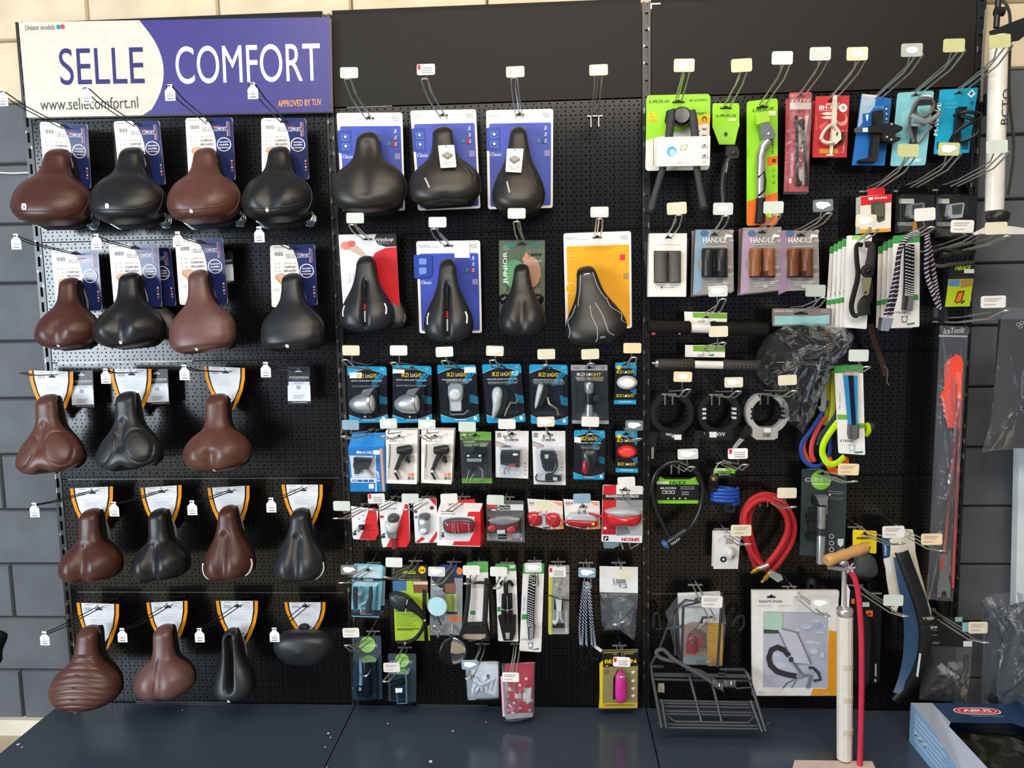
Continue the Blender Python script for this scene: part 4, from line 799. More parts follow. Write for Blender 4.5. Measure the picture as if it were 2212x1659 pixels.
b = c.zbox([(1800, 400), (2050, 400), (2045, 580), (1810, 580)], .002, .025, m('#24292c', 'satin'), sc=.94); c.zbox([(1920, 330), (2080, 330), (2090, 420), (1900, 410)], .002, .016, m('#1a1d1f', 'satin'), b); c.add(b, 'lamp'); b = c.zbox([(1820, 470), (2030, 470), (2028, 515), (1822, 515)], .024, .03, m('#8b9498', 'gloss')); b.ball(c.X(1840, 435, .026), c.zR(22), .006, c.zR(16), m('#eeeeee', 'gloss')); b.ball(c.X(2005, 435, .026), c.zR(22), .006, c.zR(16), m('#eeeeee', 'gloss')); c.add(b, 'lens')
b = c.ztube([(1985, 600, .01), (2030, 650, .014), (2035, 760, .014), (1970, 815, .01)], 10, CHROME()); c.add(b, 'bracket'); b = c.ztube([(1840, 660, .004), (1820, 740, .004), (1800, 840, .004)], 5, m('#c8cdd0', 'satin'), sm=3); c.ztube([(1915, 710, .004), (1870, 770, .004), (1855, 840, .004)], 5, m('#c8cdd0', 'satin'), b, sm=3); c.ztube([(1870, 620, .01), (1870, 690, .01)], 22, m('#3a3f42', 'satin'), b); c.add(b, 'cable'); c.blister([(.1, .2), (.92, .2), (.92, .95), (.1, .95)], .03, .86); c.done()
def union(label, q, s):
    c = Card('lamp_blister_pack', label, 'bicycle lamp', q, .075, .0012, m('#e3e3e6', 'satin'), r=0, group=GL1).Z(*z4); X = lambda x: x + s; dk = m('#3a3b3e')
    c.zr(X(155), 130, X(215), 195, m('#8f8f92')); c.zt('UNION', X(312), 246, X(455), 246, 33, dk, bold=.04); c.zr(X(270), 213, X(298), 246, dk); c.zr(X(276), 218, X(292), 240, m('#e3e3e6'))
    for i, cc in enumerate(('#4a4c50', '#7c8084', '#e06a3c')): c.zp([(X(135), 245 + 28 * i), (X(300), 300 + 12 * i), (X(300), 306 + 12 * i), (X(135), 257 + 28 * i)], m(cc))
    for y in (550, 605, 650, 708): c.zr(X(535), y, X(565), y + 8, m('#77787c'))
    c.slot(.5, .07, 18); return c
c = union('white lamp pack with a dark smoky box-shaped headlamp', [(1070, 931), (1142, 931), (1141, 1034), (1071, 1031)], 0)
b = c.zbox([(215, 360), (495, 350), (480, 600), (330, 580), (205, 550), (200, 440)], .002, .028, m('#3a3c3f', 'satin'), sc=.93)
for y in (420, 455, 500): c.zbox([(215, y), (470, y - 8), (470, y + 4), (215, y + 14)], .026, .030, m('#232527', 'satin'), b)
c.zbox([(320, 540), (420, 535), (415, 575), (325, 575)], .026, .0295, m('#b24a5c', 'gloss'), b); b.ball(c.X(420, 410, .028), c.zR(44), .006, c.zR(20), m('#f0f0ee', 'gloss')); c.add(b, 'lamp'); b = c.ztube([(290, 590, .01), (250, 670, .012), (275, 705, .012), (262, 650, .012)], 9, CHROME()); c.ztube([(220, 318, .004), (330, 310, .006), (365, 345, .01)], 7, m('#55585c', 'satin'), b, sm=4); c.add(b, 'bracket'); c.blister([(.12, .32), (.8, .32), (.8, .9), (.12, .9)], .034, .88); c.done()
c = union('white lamp pack with a tapered black battery lamp and clamp', [(1149, 931), (1221, 931), (1222, 1048), (1153, 1046)], 515)
b = c.zbox([(770, 350), (950, 350), (1000, 440), (985, 560), (945, 660), (830, 655), (790, 600), (755, 440)], .002, .03, m('#2d3338', 'satin'), sc=.9); c.zbox([(825, 405), (880, 405), (878, 450), (855, 470), (828, 450)], .028, .0315, m('#c8ccce', 'gloss'), b)
for x in (830, 880, 925): c.zbox([(x, 490), (x + 14, 490), (x + 8, 640), (x - 4, 640)], .028, .0305, m('#16191b', 'satin'), b)
c.add(b, 'lamp'); b = c.ztube([(990, 480, .012), (1000, 580, .014), (940, 680, .014), (850, 690, .014)], 9, m('#232629', 'satin'), sm=4); c.ztube([(730, 690, .012), (700, 740, .012), (740, 795, .012), (960, 800, .012)], 10, m('#2d3033', 'satin'), b, sm=4); c.zbox([(830, 710), (1060, 715), (1058, 790), (830, 780)], .002, .016, m('#2b2e31', 'satin'), b); c.zbox([(940, 735), (1000, 737), (1000, 780), (940, 780)], .015, .0175, m('#c4c6c8', 'satin'), b); c.add(b, 'clamp'); c.blister([(.1, .28), (.9, .28), (.9, .93), (.1, .93)], .036, .88); c.done()
c = ikzi('narrower cyan pack with a smoky teardrop lamp and red reflector', [(1240, 929), (1307, 930), (1305, 1036), (1238, 1035)], z4, 'e', 'HEADLIGHT TECH 1 LED')
b = c.zpuff([(1350, 350), (1460, 325), (1560, 345), (1580, 470), (1530, 600), (1440, 700), (1370, 660), (1335, 520)], .03, m('#33363a', 'gloss'), sq=2.6); c.add(b, 'lamp'); b = c.zpuff([(1370, 490), (1410, 500), (1425, 600), (1410, 690), (1350, 660), (1345, 560)], .012, m('#b0263c', 'gloss'), h0=.022); c.add(b, 'reflector'); b = c.ztube([(1440, 420, .03), (1470, 540, .032), (1450, 650, .02)], 20, m('#1c1d1f', 'satin')); c.add(b, 'clamp'); stick(c, 1240, 190, 1332, 262); c.blister([(.2, .3), (.85, .3), (.85, .9), (.2, .9)], .04, .85); c.done()
for w, bs, e, lb, ti, mk in (('carrying the blue and orange carton', (795, 941), (742, 943), (757, 918), 'b', None), ('carrying the first white swivel lamp carton', (866, 943), (828, 943), (839, 915), 't', 'peel'), ('carrying the second white swivel lamp carton', (947, 943), (913, 941), (922, 917), 't', 'peel'), ('carrying the grey and green lamp pack', (1027, 942), (1003, 940), (1009, 922), 't', None), ('carrying the smoky headlamp pack', (1106, 938), (1094, 941), (1095, 916), 'w', None), ('carrying the tapered battery lamp pack', (1184, 940), (1180, 940), (1179, 911), 'c', 'peel'), ('carrying the narrower cyan pack', (1274, 936), (1276, 938), (1275, 911), 'w', None), ('carrying the red oval lamp', (1352, 941), (1380, 948), (1370, 919), 'd', 'peel')):
    hook(w, bs, e, lb, l=.28, dc=.078 if 'white swivel' not in w and 'orange' not in w else .118, tint=ti, mark=mk)
# third row: red packs
rdm = lambda: m('#d4232b', 'satin')
c = Card('lamp_card', 'white and red card with a tiny clip-on lamp', 'bicycle lamp', [(757, 1093), (817, 1097), (814, 1167), (761, 1166)], .075, .0012, m('#eeeef0', 'satin'), poly=[(.02, 0), (.97, .05), (1, .1), (1, .82), (.92, 1), (.05, .98), (.02, .9)], group=GL1).Z(*z5)
c.zp([(505, 305), (600, 305), (638, 655), (590, 760), (360, 745), (430, 620), (450, 480)], rdm()); c.zr(235, 415, 295, 440, m('#d06070')); c.zp([(275, 650), (320, 605), (320, 650)], m('#333')); c.zr(275, 655, 325, 690, m('#2b2b2d'))
for x, y in ((418, 410), (540, 450), (480, 468), (365, 462), (430, 490), (555, 548), (505, 620), (570, 622), (570, 672)): c.ze(x, y, 8, 8, m('#222'), 8)
b = c.ztube([(380, 560, .012), (440, 560, .016)], [38, 44], m('#2a2c2e', 'gloss'), seg=10); b.ball(c.X(375, 585, .02), c.zR(30), .012, c.zR(36), m('#a9adaf', 'gloss')); c.add(b, 'lamp'); b = c.ztube([(410, 640, .01), (450, 700, .012), (540, 830, .02)], [22, 20, 26], CLEAR(), seg=8); c.add(b, 'clip'); c.done()
c = Card('lamp_card', 'white and red card with a grey helmet-shaped headlamp', 'bicycle lamp', [(817, 1079), (884, 1082), (886, 1175), (824, 1183)], .075, .0012, m('#eeeef0', 'satin'), poly=[(0, .0), (.97, .05), (1, .12), (1, .9), (.9, 1), (.05, 1), (.02, .9)], group=GL1).Z(*z5)
c.zp([(1010, 250), (1055, 260), (1078, 770), (1030, 858), (745, 858), (800, 740), (940, 480)], rdm()); c.zt('spanninga', 700, 330, 890, 322, 26, m('#5a4a4c')); c.zr(640, 412, 710, 448, m('#c23a44')); c.zp([(670, 690), (725, 650), (725, 690)], m('#333')); c.zr(670, 695, 730, 730, m('#2b2b2d'))
b = c.zpuff(c.zel(850, 440, 85, 62), .03, m('#4a4d50', 'satin')); c.add(b, 'visor'); b = c.zpuff([(735, 490), (925, 480), (915, 600), (880, 640), (790, 640), (750, 600)], .024, m('#c9cdcb', 'gloss'), sq=3); c.add(b, 'lens'); b = c.zbox([(755, 615), (905, 612), (895, 715), (790, 715)], .002, .016, m('#6f7578', 'gloss')); c.zbox([(835, 715), (890, 715), (890, 870), (830, 875)], .002, .01, m('#7b2a33', 'satin'), b); c.add(b, 'bracket'); c.done()
c = Card('lamp_card', 'white card with red chevron corners and a small silver lamp', 'bicycle lamp', [(892, 1077), (943, 1076), (945, 1172), (897, 1173)], .075, .0012, m('#eceaec', 'satin'), r=2, group=GL1).Z(*z5)
c.zp([(1340, 172), (1445, 172), (1447, 285), (1360, 190)], rdm()); c.zp([(1150, 790), (1250, 710), (1290, 745), (1200, 795)], rdm()); c.zp([(1340, 790), (1460, 620), (1462, 700), (1400, 795)], rdm()); c.ze(1385, 305, 32, 28, m('#6a2a3a')); c.ze(1158, 358, 24, 20, m('#44464a')); c.ze(1165, 435, 22, 20, m('#7a7c80'))
b = c.zpuff([(1200, 430), (1300, 395), (1360, 450), (1360, 600), (1320, 665), (1260, 665), (1210, 600)], .024, m('#9aa3a8', 'gloss'), sq=3); c.add(b, 'lamp'); b = c.zpuff(c.zel(1270, 483, 42, 38), .006, m('#e8eae8', 'gloss'), h0=.022); c.zpuff(c.zel(1283, 600, 50, 42), .006, m('#dfe6ea', 'gloss'), b, h0=.021); c.add(b, 'lens'); b = c.zpuff([(1200, 420), (1240, 380), (1330, 375), (1370, 410), (1350, 465), (1290, 430)], .03, m('#55595d', 'satin')); c.add(b, 'visor'); c.done()
c = Card('lamp_box', 'white and red carton with a dark red tail lamp behind its window', 'bicycle lamp', [(944, 1108), (1036, 1107), (1037, 1181), (944, 1178)], .12, .05, m('#f0f0f0', 'satin'), r=0, part='carton', group=GL1).Z(*z5)
b = MB(); b.add([c.F[0], c.F[1], at(1043, 1087, .08), at(952, 1085, .08)], [[0, 1, 2, 3]], m('#ecebea', 'satin')); b.add([c.F[1], c.F[2], c.F[2] + V((.012, .05, 0)), at(1043, 1087, .08)], [[0, 1, 2, 3]], m('#c41f27', 'satin')); c.add(b, 'carton_lid')
b = MB(); b.prism(pp(.078, (985, 1080), (1025, 1078), (1028, 1090), (960, 1091)), (0, .001, 0), rdm()); c.add(b, 'hang_tab')
c.zp([(1880, 425), (1900, 360), (2070, 360), (2070, 845), (1670, 830), (1700, 775), (1910, 775), (1990, 620), (1985, 430)], rdm()); c.zp([(1490, 430), (1985, 440), (1990, 620), (1910, 770), (1490, 750)], m('#d9dade')); c.zt('spanninga', 1515, 398, 1715, 396, 26, m('#55575a')); c.zp([(1500, 675), (1555, 640), (1555, 675)], m('#333')); c.zr(1500, 680, 1560, 718, m('#2b2b2d')); c.zr(1490, 430, 1520, 750, m('#b9bbbf'))
b = c.zpuff([(1545, 490), (1660, 445), (1850, 440), (1975, 480), (1985, 590), (1950, 640), (1690, 660), (1570, 620)], .02, m('#4c4f55', 'gloss'), sq=3.5); c.add(b, 'lamp'); b = c.zpuff([(1590, 500), (1700, 470), (1850, 475), (1965, 510), (1960, 590), (1930, 620), (1700, 635), (1600, 600)], .012, m('#8e2430', 'gloss'), h0=.015, sq=3.5)
for x in (1685, 1715, 1760, 1910): c.ztube([(x, 490, .030), (x + 10, 560, .0315), (x + 15, 640, .024)], 3, m('#e2c9c6', 'gloss'), b)
c.add(b, 'lens'); c.done()
c = Card('lamp_blister_pack', 'dark grey blister with a red twin tail lamp, hung upside down', 'bicycle lamp', [(1050, 1078), (1132, 1082), (1134, 1172), (1052, 1169)], .075, .0012, m('#5b5f64', 'gloss'), r=3, group=GL1).Z(*z6)
c.zr(70, 370, 215, 425, m('#b94a52')); c.zr(215, 370, 560, 450, m('#d9dade')); c.zr(240, 385, 390, 410, m('#3a3c3f')); c.zr(240, 420, 390, 440, m('#3a3c3f')); c.zr(75, 760, 550, 855, m('#b4bbc0')); c.zr(225, 770, 410, 800, m('#2f3236')); c.zr(225, 812, 410, 840, m('#2f3236')); c.zt('SIMSON', 525, 822, 415, 822, 30, m('#9c3037'), bold=.03); c.zr(345, 770, 410, 850, m('#caa290'))
b = c.zpuff([(85, 560), (180, 510), (420, 515), (525, 560), (530, 640), (470, 720), (300, 740), (130, 710), (80, 640)], .03, m('#6b3038', 'gloss'), sq=3); c.add(b, 'lamp'); b = c.zpuff(c.zel(150, 660, 62, 48), .008, m('#c23a40', 'gloss'), h0=.026); c.zpuff(c.zel(405, 680, 62, 55), .008, m('#c23a40', 'gloss'), b, h0=.026); c.zbox([(218, 680), (328, 675), (325, 720), (222, 725)], .026, .032, m('#d9dada', 'gloss'), b); c.add(b, 'lens'); b = c.zpuff([(90, 560), (230, 500), (420, 500), (520, 560), (300, 620)], .012, m('#8c8f92', 'gloss'), h0=.026); c.add(b, 'reflector'); c.blister([(.03, .33), (.95, .33), (.95, .84), (.03, .84)], .042, .85); c.done()
def axa_card(label, q, s):
    c = Card('lamp_card', label, 'bicycle lamp', q, .075, .0012, m('#e9e6e4', 'satin'), poly=[(0, 0), (1, .04), (1, .98), (.55, 1.03), (.03, .92)], group=GL1).Z(*z6); X = lambda x: x + s
    c.zp([(X(960), 330), (X(1085), 340), (X(1085), 400), (X(1030), 380)], m('#f0a27c')); c.zp([(X(960), 680), (X(1060), 560), (X(1100), 580), (X(1105), 700), (X(960), 710)], m('#ee8a4e')); c.zp([(X(990), 690), (X(1070), 600), (X(1085), 610), (X(1040), 700)], m('#f3e9e2')); c.zt('AXA', X(640), 366, X(742), 372, 34, m('#44464a'), bold=.02); c.zr(X(640), 378, X(710), 383, m('#c9604a'))
    for i, cc in enumerate(('#d8604a', '#2d2f33', '#2d2f33')): c.zr(X(820 + 36 * i), 672, X(850 + 36 * i), 698, m(cc))
    c.slot(.55, .25, 16); return c
c = axa_card('white and orange card with two round red reflectors', [(1139, 1077), (1215, 1080), (1217, 1143), (1143, 1140)], 0)
for x, y in ((720, 560), (970, 575)):
    b = c.zpuff([(x - 92, y - 75), (x + 10, y - 95), (x + 80, y - 60), (x + 95, y + 20), (x + 60, y + 85), (x - 40, y + 85), (x - 90, y + 20)], .02, m('#b5222b', 'gloss'), sq=3.5); c.ztube([(x - 45, y + 75, .0215), (x + 50, y - 75, .0215)], 4, m('#dd6a6a', 'gloss'), b); c.add(b, 'red_reflector')
b = c.zbox([(820, 540), (860, 540), (862, 640), (825, 650)], .002, .014, m('#b9bcc0', 'gloss')); c.add(b, 'bridge'); c.done()
c = axa_card('white and orange card with a clear and red tail lamp', [(1217, 1078), (1295, 1080), (1297, 1143), (1220, 1140)], 490)
b = c.zpuff([(1145, 530), (1220, 470), (1480, 470), (1560, 530), (1555, 630), (1500, 650), (1200, 640), (1150, 600)], .022, m('#b4b9bc', 'gloss'), sq=3); c.add(b, 'lamp'); b = c.zpuff([(1150, 570), (1250, 555), (1540, 575), (1545, 640), (1480, 655), (1200, 640)], .014, m('#a81f29', 'gloss'), h0=.014, sq=4); b.ball(c.X(1500, 600, .030), c.zR(24), .004, c.zR(22), m('#d8c23c', 'gloss')); c.add(b, 'lens'); b = c.ztube([(1090, 580, .014), (1200, 600, .02)], 16, m('#b5323c', 'satin')); c.ztube([(1440, 480, .014), (1640, 520, .016)], 18, m('#c03038', 'satin'), b); c.add(b, 'strap'); c.done()
c = Card('lamp_blister_pack', 'red and white carrier tail lamp pack with a wide red lens', 'bicycle lamp', [(1302, 1047), (1389, 1050), (1387, 1173), (1299, 1170)], .075, .0012, m('#e6e6e8', 'satin'), r=3, group=GL1).Z(*z6)
c.zp([(1640, 115), (1815, 110), (1810, 780), (1620, 775)], m('#c8222c', 'satin')); c.zr(1815, 310, 2170, 790, m('#a9abae')); c.zp([(1815, 640), (1960, 660), (2010, 760), (1815, 790)], m('#77797d')); c.zp([(1920, 310), (2170, 310), (2170, 420), (2000, 400)], m('#8d9094')); c.zr(1630, 235, 2172, 310, m('#1d1d20')); c.zt('BAGAGEDRAGER ACHTERLICHT', 1675, 272, 2120, 278, 34, m('#efefef'), bold=.03); c.zt('Bicycle Rack Taillight', 1800, 298, 2010, 300, 17, m('#d8d8d8')); c.zt('SIMSON', 2125, 820, 1885, 820, 46, m('#b92730'), bold=.04)
for i in range(6): c.ze(1662 + 58 * (i % 3), 688 + 55 * (i // 3), 20, 20, m('#8a2a30' if i else '#f4f4f4'))
c.zr(1640, 795, 1705, 855, m('#1d2226')); c.zp([(1650, 838), (1680, 805), (1695, 815), (1665, 848)], m('#f0f0f0')); c.slot(.55, .08, 22)
b = c.zpuff([(1660, 460), (1760, 470), (2000, 490), (2140, 480), (2145, 560), (2090, 630), (2010, 645), (1910, 630), (1830, 640), (1740, 630), (1690, 590)], .034, m('#c8232b', 'gloss'), sq=3.2); c.add(b, 'lens'); b = c.zpuff([(1655, 455), (1740, 415), (1900, 395), (2060, 415), (2140, 460), (2130, 490), (1910, 520), (1760, 500)], .036, m('#b9bec2', 'gloss'), sq=3); c.add(b, 'reflector')
b = c.ztube([(1880, 890, -.004), (1910, 980, -.004)], 12, CHROME()); c.ztube([(1990, 890, -.004), (2010, 975, -.004), (2120, 910, -.004)], 11, CHROME(), b); c.add(b, 'bracket'); b = c.zbox([(1640, 880), (1860, 890), (1850, 930), (1780, 965), (1650, 965)], -.006, -.002, m('#6f8794', 'satin')); c.add(b, 'backing_foil'); c.done()
for w, bs, e, lb, ti, mk, dc in (('carrying the tiny clip-on lamp card', (784, 1101), (726, 1120), (738, 1093), 't', None, .076), ('carrying the helmet-shaped headlamp card', (850, 1085), (802, 1101), (813, 1077), 'w', 'red', .076), ('carrying the chevron lamp card', (918, 1085), (876, 1101), (886, 1077), 't', None, .076), ('carrying the red tail lamp carton', (995, 1086), (960, 1104), (970, 1077), 'w', None, .08), ('carrying the upside-down tail lamp blister', (1093, 1086), (1068, 1102), (1070, 1080), 't', None, .076), ('carrying the round red reflectors', (1176, 1095), (1170, 1112), (1174, 1093), 'c', None, .076), ('carrying the clear and red tail lamp', (1258, 1094), (1257, 1104), (1257, 1077), 'b', None, .076), ('carrying the carrier tail lamp pack', (1350, 1059), (1351, 1067), (1353, 1041), 'w', None, .076)):
    hook(w, bs, e, lb, l=.28, dc=dc, tint=ti, mark=mk)
# ---------------------------------------------------------------- middle bay: straps, mirrors, bags
z9 = (720, 1180, 3.253); GA = 'carded accessories'
for off, lab in (((9, 3), 'rear one of two clear light blue lamp packs'), ((0, 0), 'front clear light blue lamp pack with two black lamps')):
    o = off; c = Card('lamp_blister_pack', lab, 'bicycle lamp', [(763 + o[0], 1217 + o[1]), (828 + o[0] * .6, 1220 + o[1]), (821 + o[0], 1334 - o[1] * 4), (758 + o[0] * 3, 1332 - o[1] * 4)], .075 if not o[0] else .055, .0012, m('#7cc6dd' if not o[0] else '#8fb3c0', 'gloss'), r=5, group=GL1).Z(*z7)
    c.r(.05, .04, .95, .25, m('#b9d9e6', 'gloss')); c.r(.0, .26, 1, .31, m('#20262e')); c.r(.0, .86, 1, .98, m('#20262e')); c.t('LYNX', .32, .21, .72, .21, 8, m('#eef6fa'), bold=.03); c.t('Lumos', .38, .302, .68, .302, 4.5, m('#ffffff')); c.t('koplamp en', .32, .905, .72, .905, 4, m('#e6eef2')); c.t('achterlicht', .32, .95, .72, .95, 4, m('#e6eef2')); c.slot(.5, .12, 16)
    if not o[0]:
        b = c.ztube([(240, 420, .02), (235, 560, .02), (240, 720, .018)], [38, 40, 30], m('#2b3038', 'gloss'), seg=10); b.ball(c.X(320, 500, .02), c.zR(55), .018, c.zR(50), m('#8a97a3', 'gloss')); c.add(b, 'front_lamp'); b = c.ztube([(455, 400, .02), (455, 560, .02), (430, 650, .02), (425, 780, .02)], [24, 34, 40, 52], m('#2b3038', 'gloss'), seg=10); c.add(b, 'rear_lamp'); b = c.ztube([(400, 620, .018), (300, 680, .018), (325, 780, .018)], 18, m('#a9b8c2', 'satin')); c.add(b, 'bracket'); c.blister([(.06, .3), (.94, .3), (.94, .86), (.06, .86)], .04, .88)
    c.done()
c = Card('mirror_card', 'black and lime card with a black stalk mirror', 'bicycle mirror', [(845, 1220), (923, 1221), (918, 1384), (854, 1384)], .07, .0012, m('#26261f', 'satin'), r=1, group=GA).Z(*z7); li = m('#a7c93a', 'satin')
c.zp([(750, 360), (1250, 355), (1240, 530), (1175, 530), (1170, 700), (1200, 1215), (785, 1215)], li); c.zr(1230, 530, 1255, 700, li); c.zp([(1245, 1000), (1270, 990), (1280, 1215), (1262, 1215)], li); c.zp([(750, 360), (945, 358), (945, 500), (752, 500)], m('#3f6f9f')); c.zp([(1030, 362), (1250, 355), (1250, 530), (1050, 530)], m('#7d4e3a')); c.zr(1040, 370, 1250, 410, m('#d9c6ae')); c.zp([(1170, 480), (1235, 480), (1235, 720), (1175, 700)], m('#26261f'))
c.zt('MIRAGE', 900, 262, 1078, 262, 46, m('#c6e040'), bold=.03); c.zt('SAFETY MIRROR UNI', 870, 310, 1130, 310, 24, m('#77776c')); c.zt('SPIEGEL VOOR HANDVAT', 840, 345, 1150, 345, 18, m('#b9b9ac')); c.ze(1168, 203, 52, 52, m('#f0cd2c')); c.ze(1150, 210, 14, 12, m('#3a3210')); c.ze(1188, 210, 14, 12, m('#3a3210'))
for i in range(7): c.zr(800, 835 + 26 * i, 1080 - 25 * (i % 3), 842 + 26 * i, m('#7f9a2c'))
c.zr(795, 785, 1040, 792, m('#3a4416')); c.zr(810, 1032, 1125, 1042, m('#3a4416')); c.zr(805, 1052, 1045, 1060, m('#3a4416')); c.slot(.5, .05, 18)
b = c.zpuff([(700, 560), (730, 515), (800, 500), (920, 530), (1010, 600), (1015, 680), (980, 750), (900, 780), (800, 740), (730, 670)], .03, m('#2b2f34', 'satin'), sq=3); c.ztube([(985, 570, .034), (975, 660, .036), (955, 755, .034)], 7, m('#d6d8da', 'satin'), b); c.add(b, 'mirror_head')
b = c.ztube([(985, 640, .022), (1100, 720, .026), (1190, 800, .028), (1225, 880, .03), (1190, 1000, .03), (1100, 1120, .03), (980, 1180, .028), (830, 1190, .025)], [95, 62, 48, 30, 28, 30, 30, 26], m('#17181a', 'rubber'), sm=4, seg=10); b.ball(c.X(1235, 850, .04), c.zR(20), .006, c.zR(20), CHROME()); b.ball(c.X(960, 1175, .04), c.zR(20), .006, c.zR(20), CHROME()); c.add(b, 'stalk'); c.done()
c = Card('mirror_card', 'blue and grey card with a round light blue mirror', 'bicycle mirror', [(931, 1222), (1000, 1222), (998, 1372), (928, 1372)], .07, .0012, m('#8d9299', 'satin'), poly=[(0, .1), (.15, .1), (.35, 0), (.8, 0), (1, .05), (1, 1), (0, 1)], group=GA).Z(*z7)
c.zp([(1330, 180), (1450, 130), (1640, 130), (1745, 190), (1745, 320), (1300, 320)], m('#24366b')); c.ze(1700, 220, 42, 52, m('#e8853a')); c.zp([(1300, 330), (1490, 230), (1620, 220), (1640, 540), (1500, 540)], m('#2b3038')); c.zp([(1490, 400), (1640, 390), (1650, 530), (1500, 530)], m('#8a5844')); c.zp([(1510, 550), (1580, 550), (1590, 790), (1530, 790)], li); c.zr(1632, 540, 1665, 800, li); c.zr(1545, 870, 1725, 925, m('#e2762e')); c.zt('Cyfee', 1325, 480, 1470, 480, 34, m('#e8eef4')); c.zp([(1510, 800), (1670, 800), (1665, 830), (1530, 830)], m('#2b3038'))
b = MB(); ctr = c.X(1405, 665, .03); b.lathe(ctr + V((0, .006, 0)), ctr - V((0, .004, 0)), [(0, c.zR(130)), (.4, c.zR(158)), (1, c.zR(150))], m('#c2cdd4', 'metal'), 24); c.add(b, 'mirror_rim'); b = MB(); b.face([p + V((0, -.0045, 0)) for p in ell(ctr, c.zR(136), c.zR(146), 24)], m('#b6e4ee', 'satin')); c.add(b, 'mirror_glass')
b = c.ztube([(1520, 800, .024), (1525, 870, .026), (1460, 980, .024)], 17, m('#c2c6ca', 'metal')); c.ztube([(1330, 960, .02), (1310, 1020, .02), (1380, 1060, .02), (1440, 1040, .02), (1400, 980, .02), (1340, 965, .02)], 16, m('#c2c6ca', 'metal'), b); c.ztube([(1400, 840, .012), (1420, 900, .014), (1470, 990, .014)], 10, m('#222428', 'satin'), b); c.ztube([(1410, 1060, .02), (1410, 1125, .02)], 20, m('#b2b8bc', 'metal'), b); c.add(b, 'arm'); c.done()
# carrier straps
def strap_card(label, q, th=.0012, d=.075, top=.085):
    c = Card('strap_card', label, 'luggage strap', q, d, th, m('#e9e8e6', 'satin'), r=3, group='carded luggage straps'); c.r(0, 0, 1, top, m('#3f9a4a', 'satin')); return c
c = strap_card('white and green card with a wide black hook strap', [(1008, 1215), (1054, 1214), (1058, 1378), (1004, 1378)]).Z(*z7); c.zr(1855, 785, 1930, 840, m('#3f9a4a')); c.zp([(1960, 90), (2110, 90), (2110, 235), (1990, 240)], m('#5fae5c')); c.zp([(1830, 1190), (2120, 1160), (2125, 1200), (1830, 1225)], m('#e9e8e6')); rb = m('#26231f', 'rubber')
b = c.ztube([(1840, 300, .014), (1835, 520, .02), (1790, 930, .022)], 36, rb, flat=.35, seg=8); c.ztube([(2100, 300, .014), (2090, 520, .02), (2070, 930, .022)], 40, rb, b, flat=.35, seg=8); c.ztube([(1800, 350, .022), (2140, 350, .022)], 22, rb, b, seg=8); c.ztube([(2140, 400, .004), (2170, 700, .004), (2190, 1080, .004)], 30, rb, b, flat=.35); c.add(b, 'strap')
b = c.zbox([(1760, 940), (2100, 930), (2150, 1170), (1690, 1150)], .004, .03, m('#181818', 'rubber'), sc=.95); c.add(b, 'buckle'); b = c.zbox([(1750, 1090), (1800, 1060), (2090, 1060), (2085, 1110), (2000, 1140), (1770, 1130)], .03, .032, m('#c3b8a6', 'metal')); c.add(b, 'buckle_plate'); c.done()
c = strap_card('white and green card with a black fork-shaped strap', [(1070, 1218), (1115, 1219), (1120, 1386), (1076, 1385)]).Z(*z8); c.zr(150, 470, 205, 700, m('#f4f4f4')); c.zt('snelbinder', 190, 650, 190, 490, 18, m('#33373a')); c.zr(155, 705, 205, 770, m('#3f9a4a')); c.zr(325, 130, 395, 175, m('#cfe3d0'))
b = c.zbox([(215, 520), (360, 510), (370, 800), (415, 810), (410, 1050), (370, 1160), (240, 1160), (165, 820), (210, 800)], .001, .014, m('#151515', 'rubber'), sc=.96); c.ztube([(200, 380, .008), (235, 340, .012), (260, 380, .014), (270, 520, .014)], 22, m('#151515', 'rubber'), b, sm=4); c.ztube([(370, 400, .008), (330, 335, .012), (290, 380, .014), (290, 520, .014)], 22, m('#151515', 'rubber'), b, sm=4)
for x in (265, 330): c.ztube([(x, 600, .016), (x - 5, 900, .0165)], 12, m('#0b0b0b', 'rubber'), b)
c.add(b, 'strap'); b = c.zbox([(270, 1035), (330, 1035), (325, 1120), (280, 1120)], .014, .016, m('#cfd2d4', 'metal')); c.add(b, 'buckle'); b = c.ztube([(200, 700, .0165), (300, 725, .0175), (385, 700, .0165)], 6, m('#aeb0b0', 'satin'), sm=3); c.ztube([(295, 530, .016), (300, 760, .017)], 5, m('#9a9c9c', 'satin'), b); c.add(b, 'tie'); c.done()
def dash_strap(c, pts, w, n, name='strap', mt=None, dash=None):
    """a flat webbing with a woven dash pattern"""
    b = MB(); P = smooth([c.X(*p) for p in pts], 6); b.tube(P, c.zR(w), mt or m('#141518', 'fabric'), 8, flat=.3); o = c.add(b, name)
    d = MB(); L = len(P) - 1; dm = dash or m('#d4d8dc', 'fabric'); r = c.zR(w); ln = (P[0] - P[-1]).length / n
    for i in range(n):
        t = (i + .3) / n * L; k = int(t); a = P[k] + (P[min(k + 1, L)] - P[k]) * (t - k); tn = (P[min(k + 1, L)] - P[k]).normalized(); sd = V((-tn.z, 0, tn.x)).normalized(); h = tn * ln * .17
        for j, s in enumerate((-.85, -.28, .3)):
            q = a + sd * s * r + tn * (ln * .33 * j) + V((0, -r * .30 - .0006, 0)); d.face([q - h, q - h + sd * r * .5 + tn * ln * .1, q + h + sd * r * .5 + tn * ln * .1, q + h], dm)
    d.sm = False; e = d.build('woven_dashes', o, kind='stuff'); return o
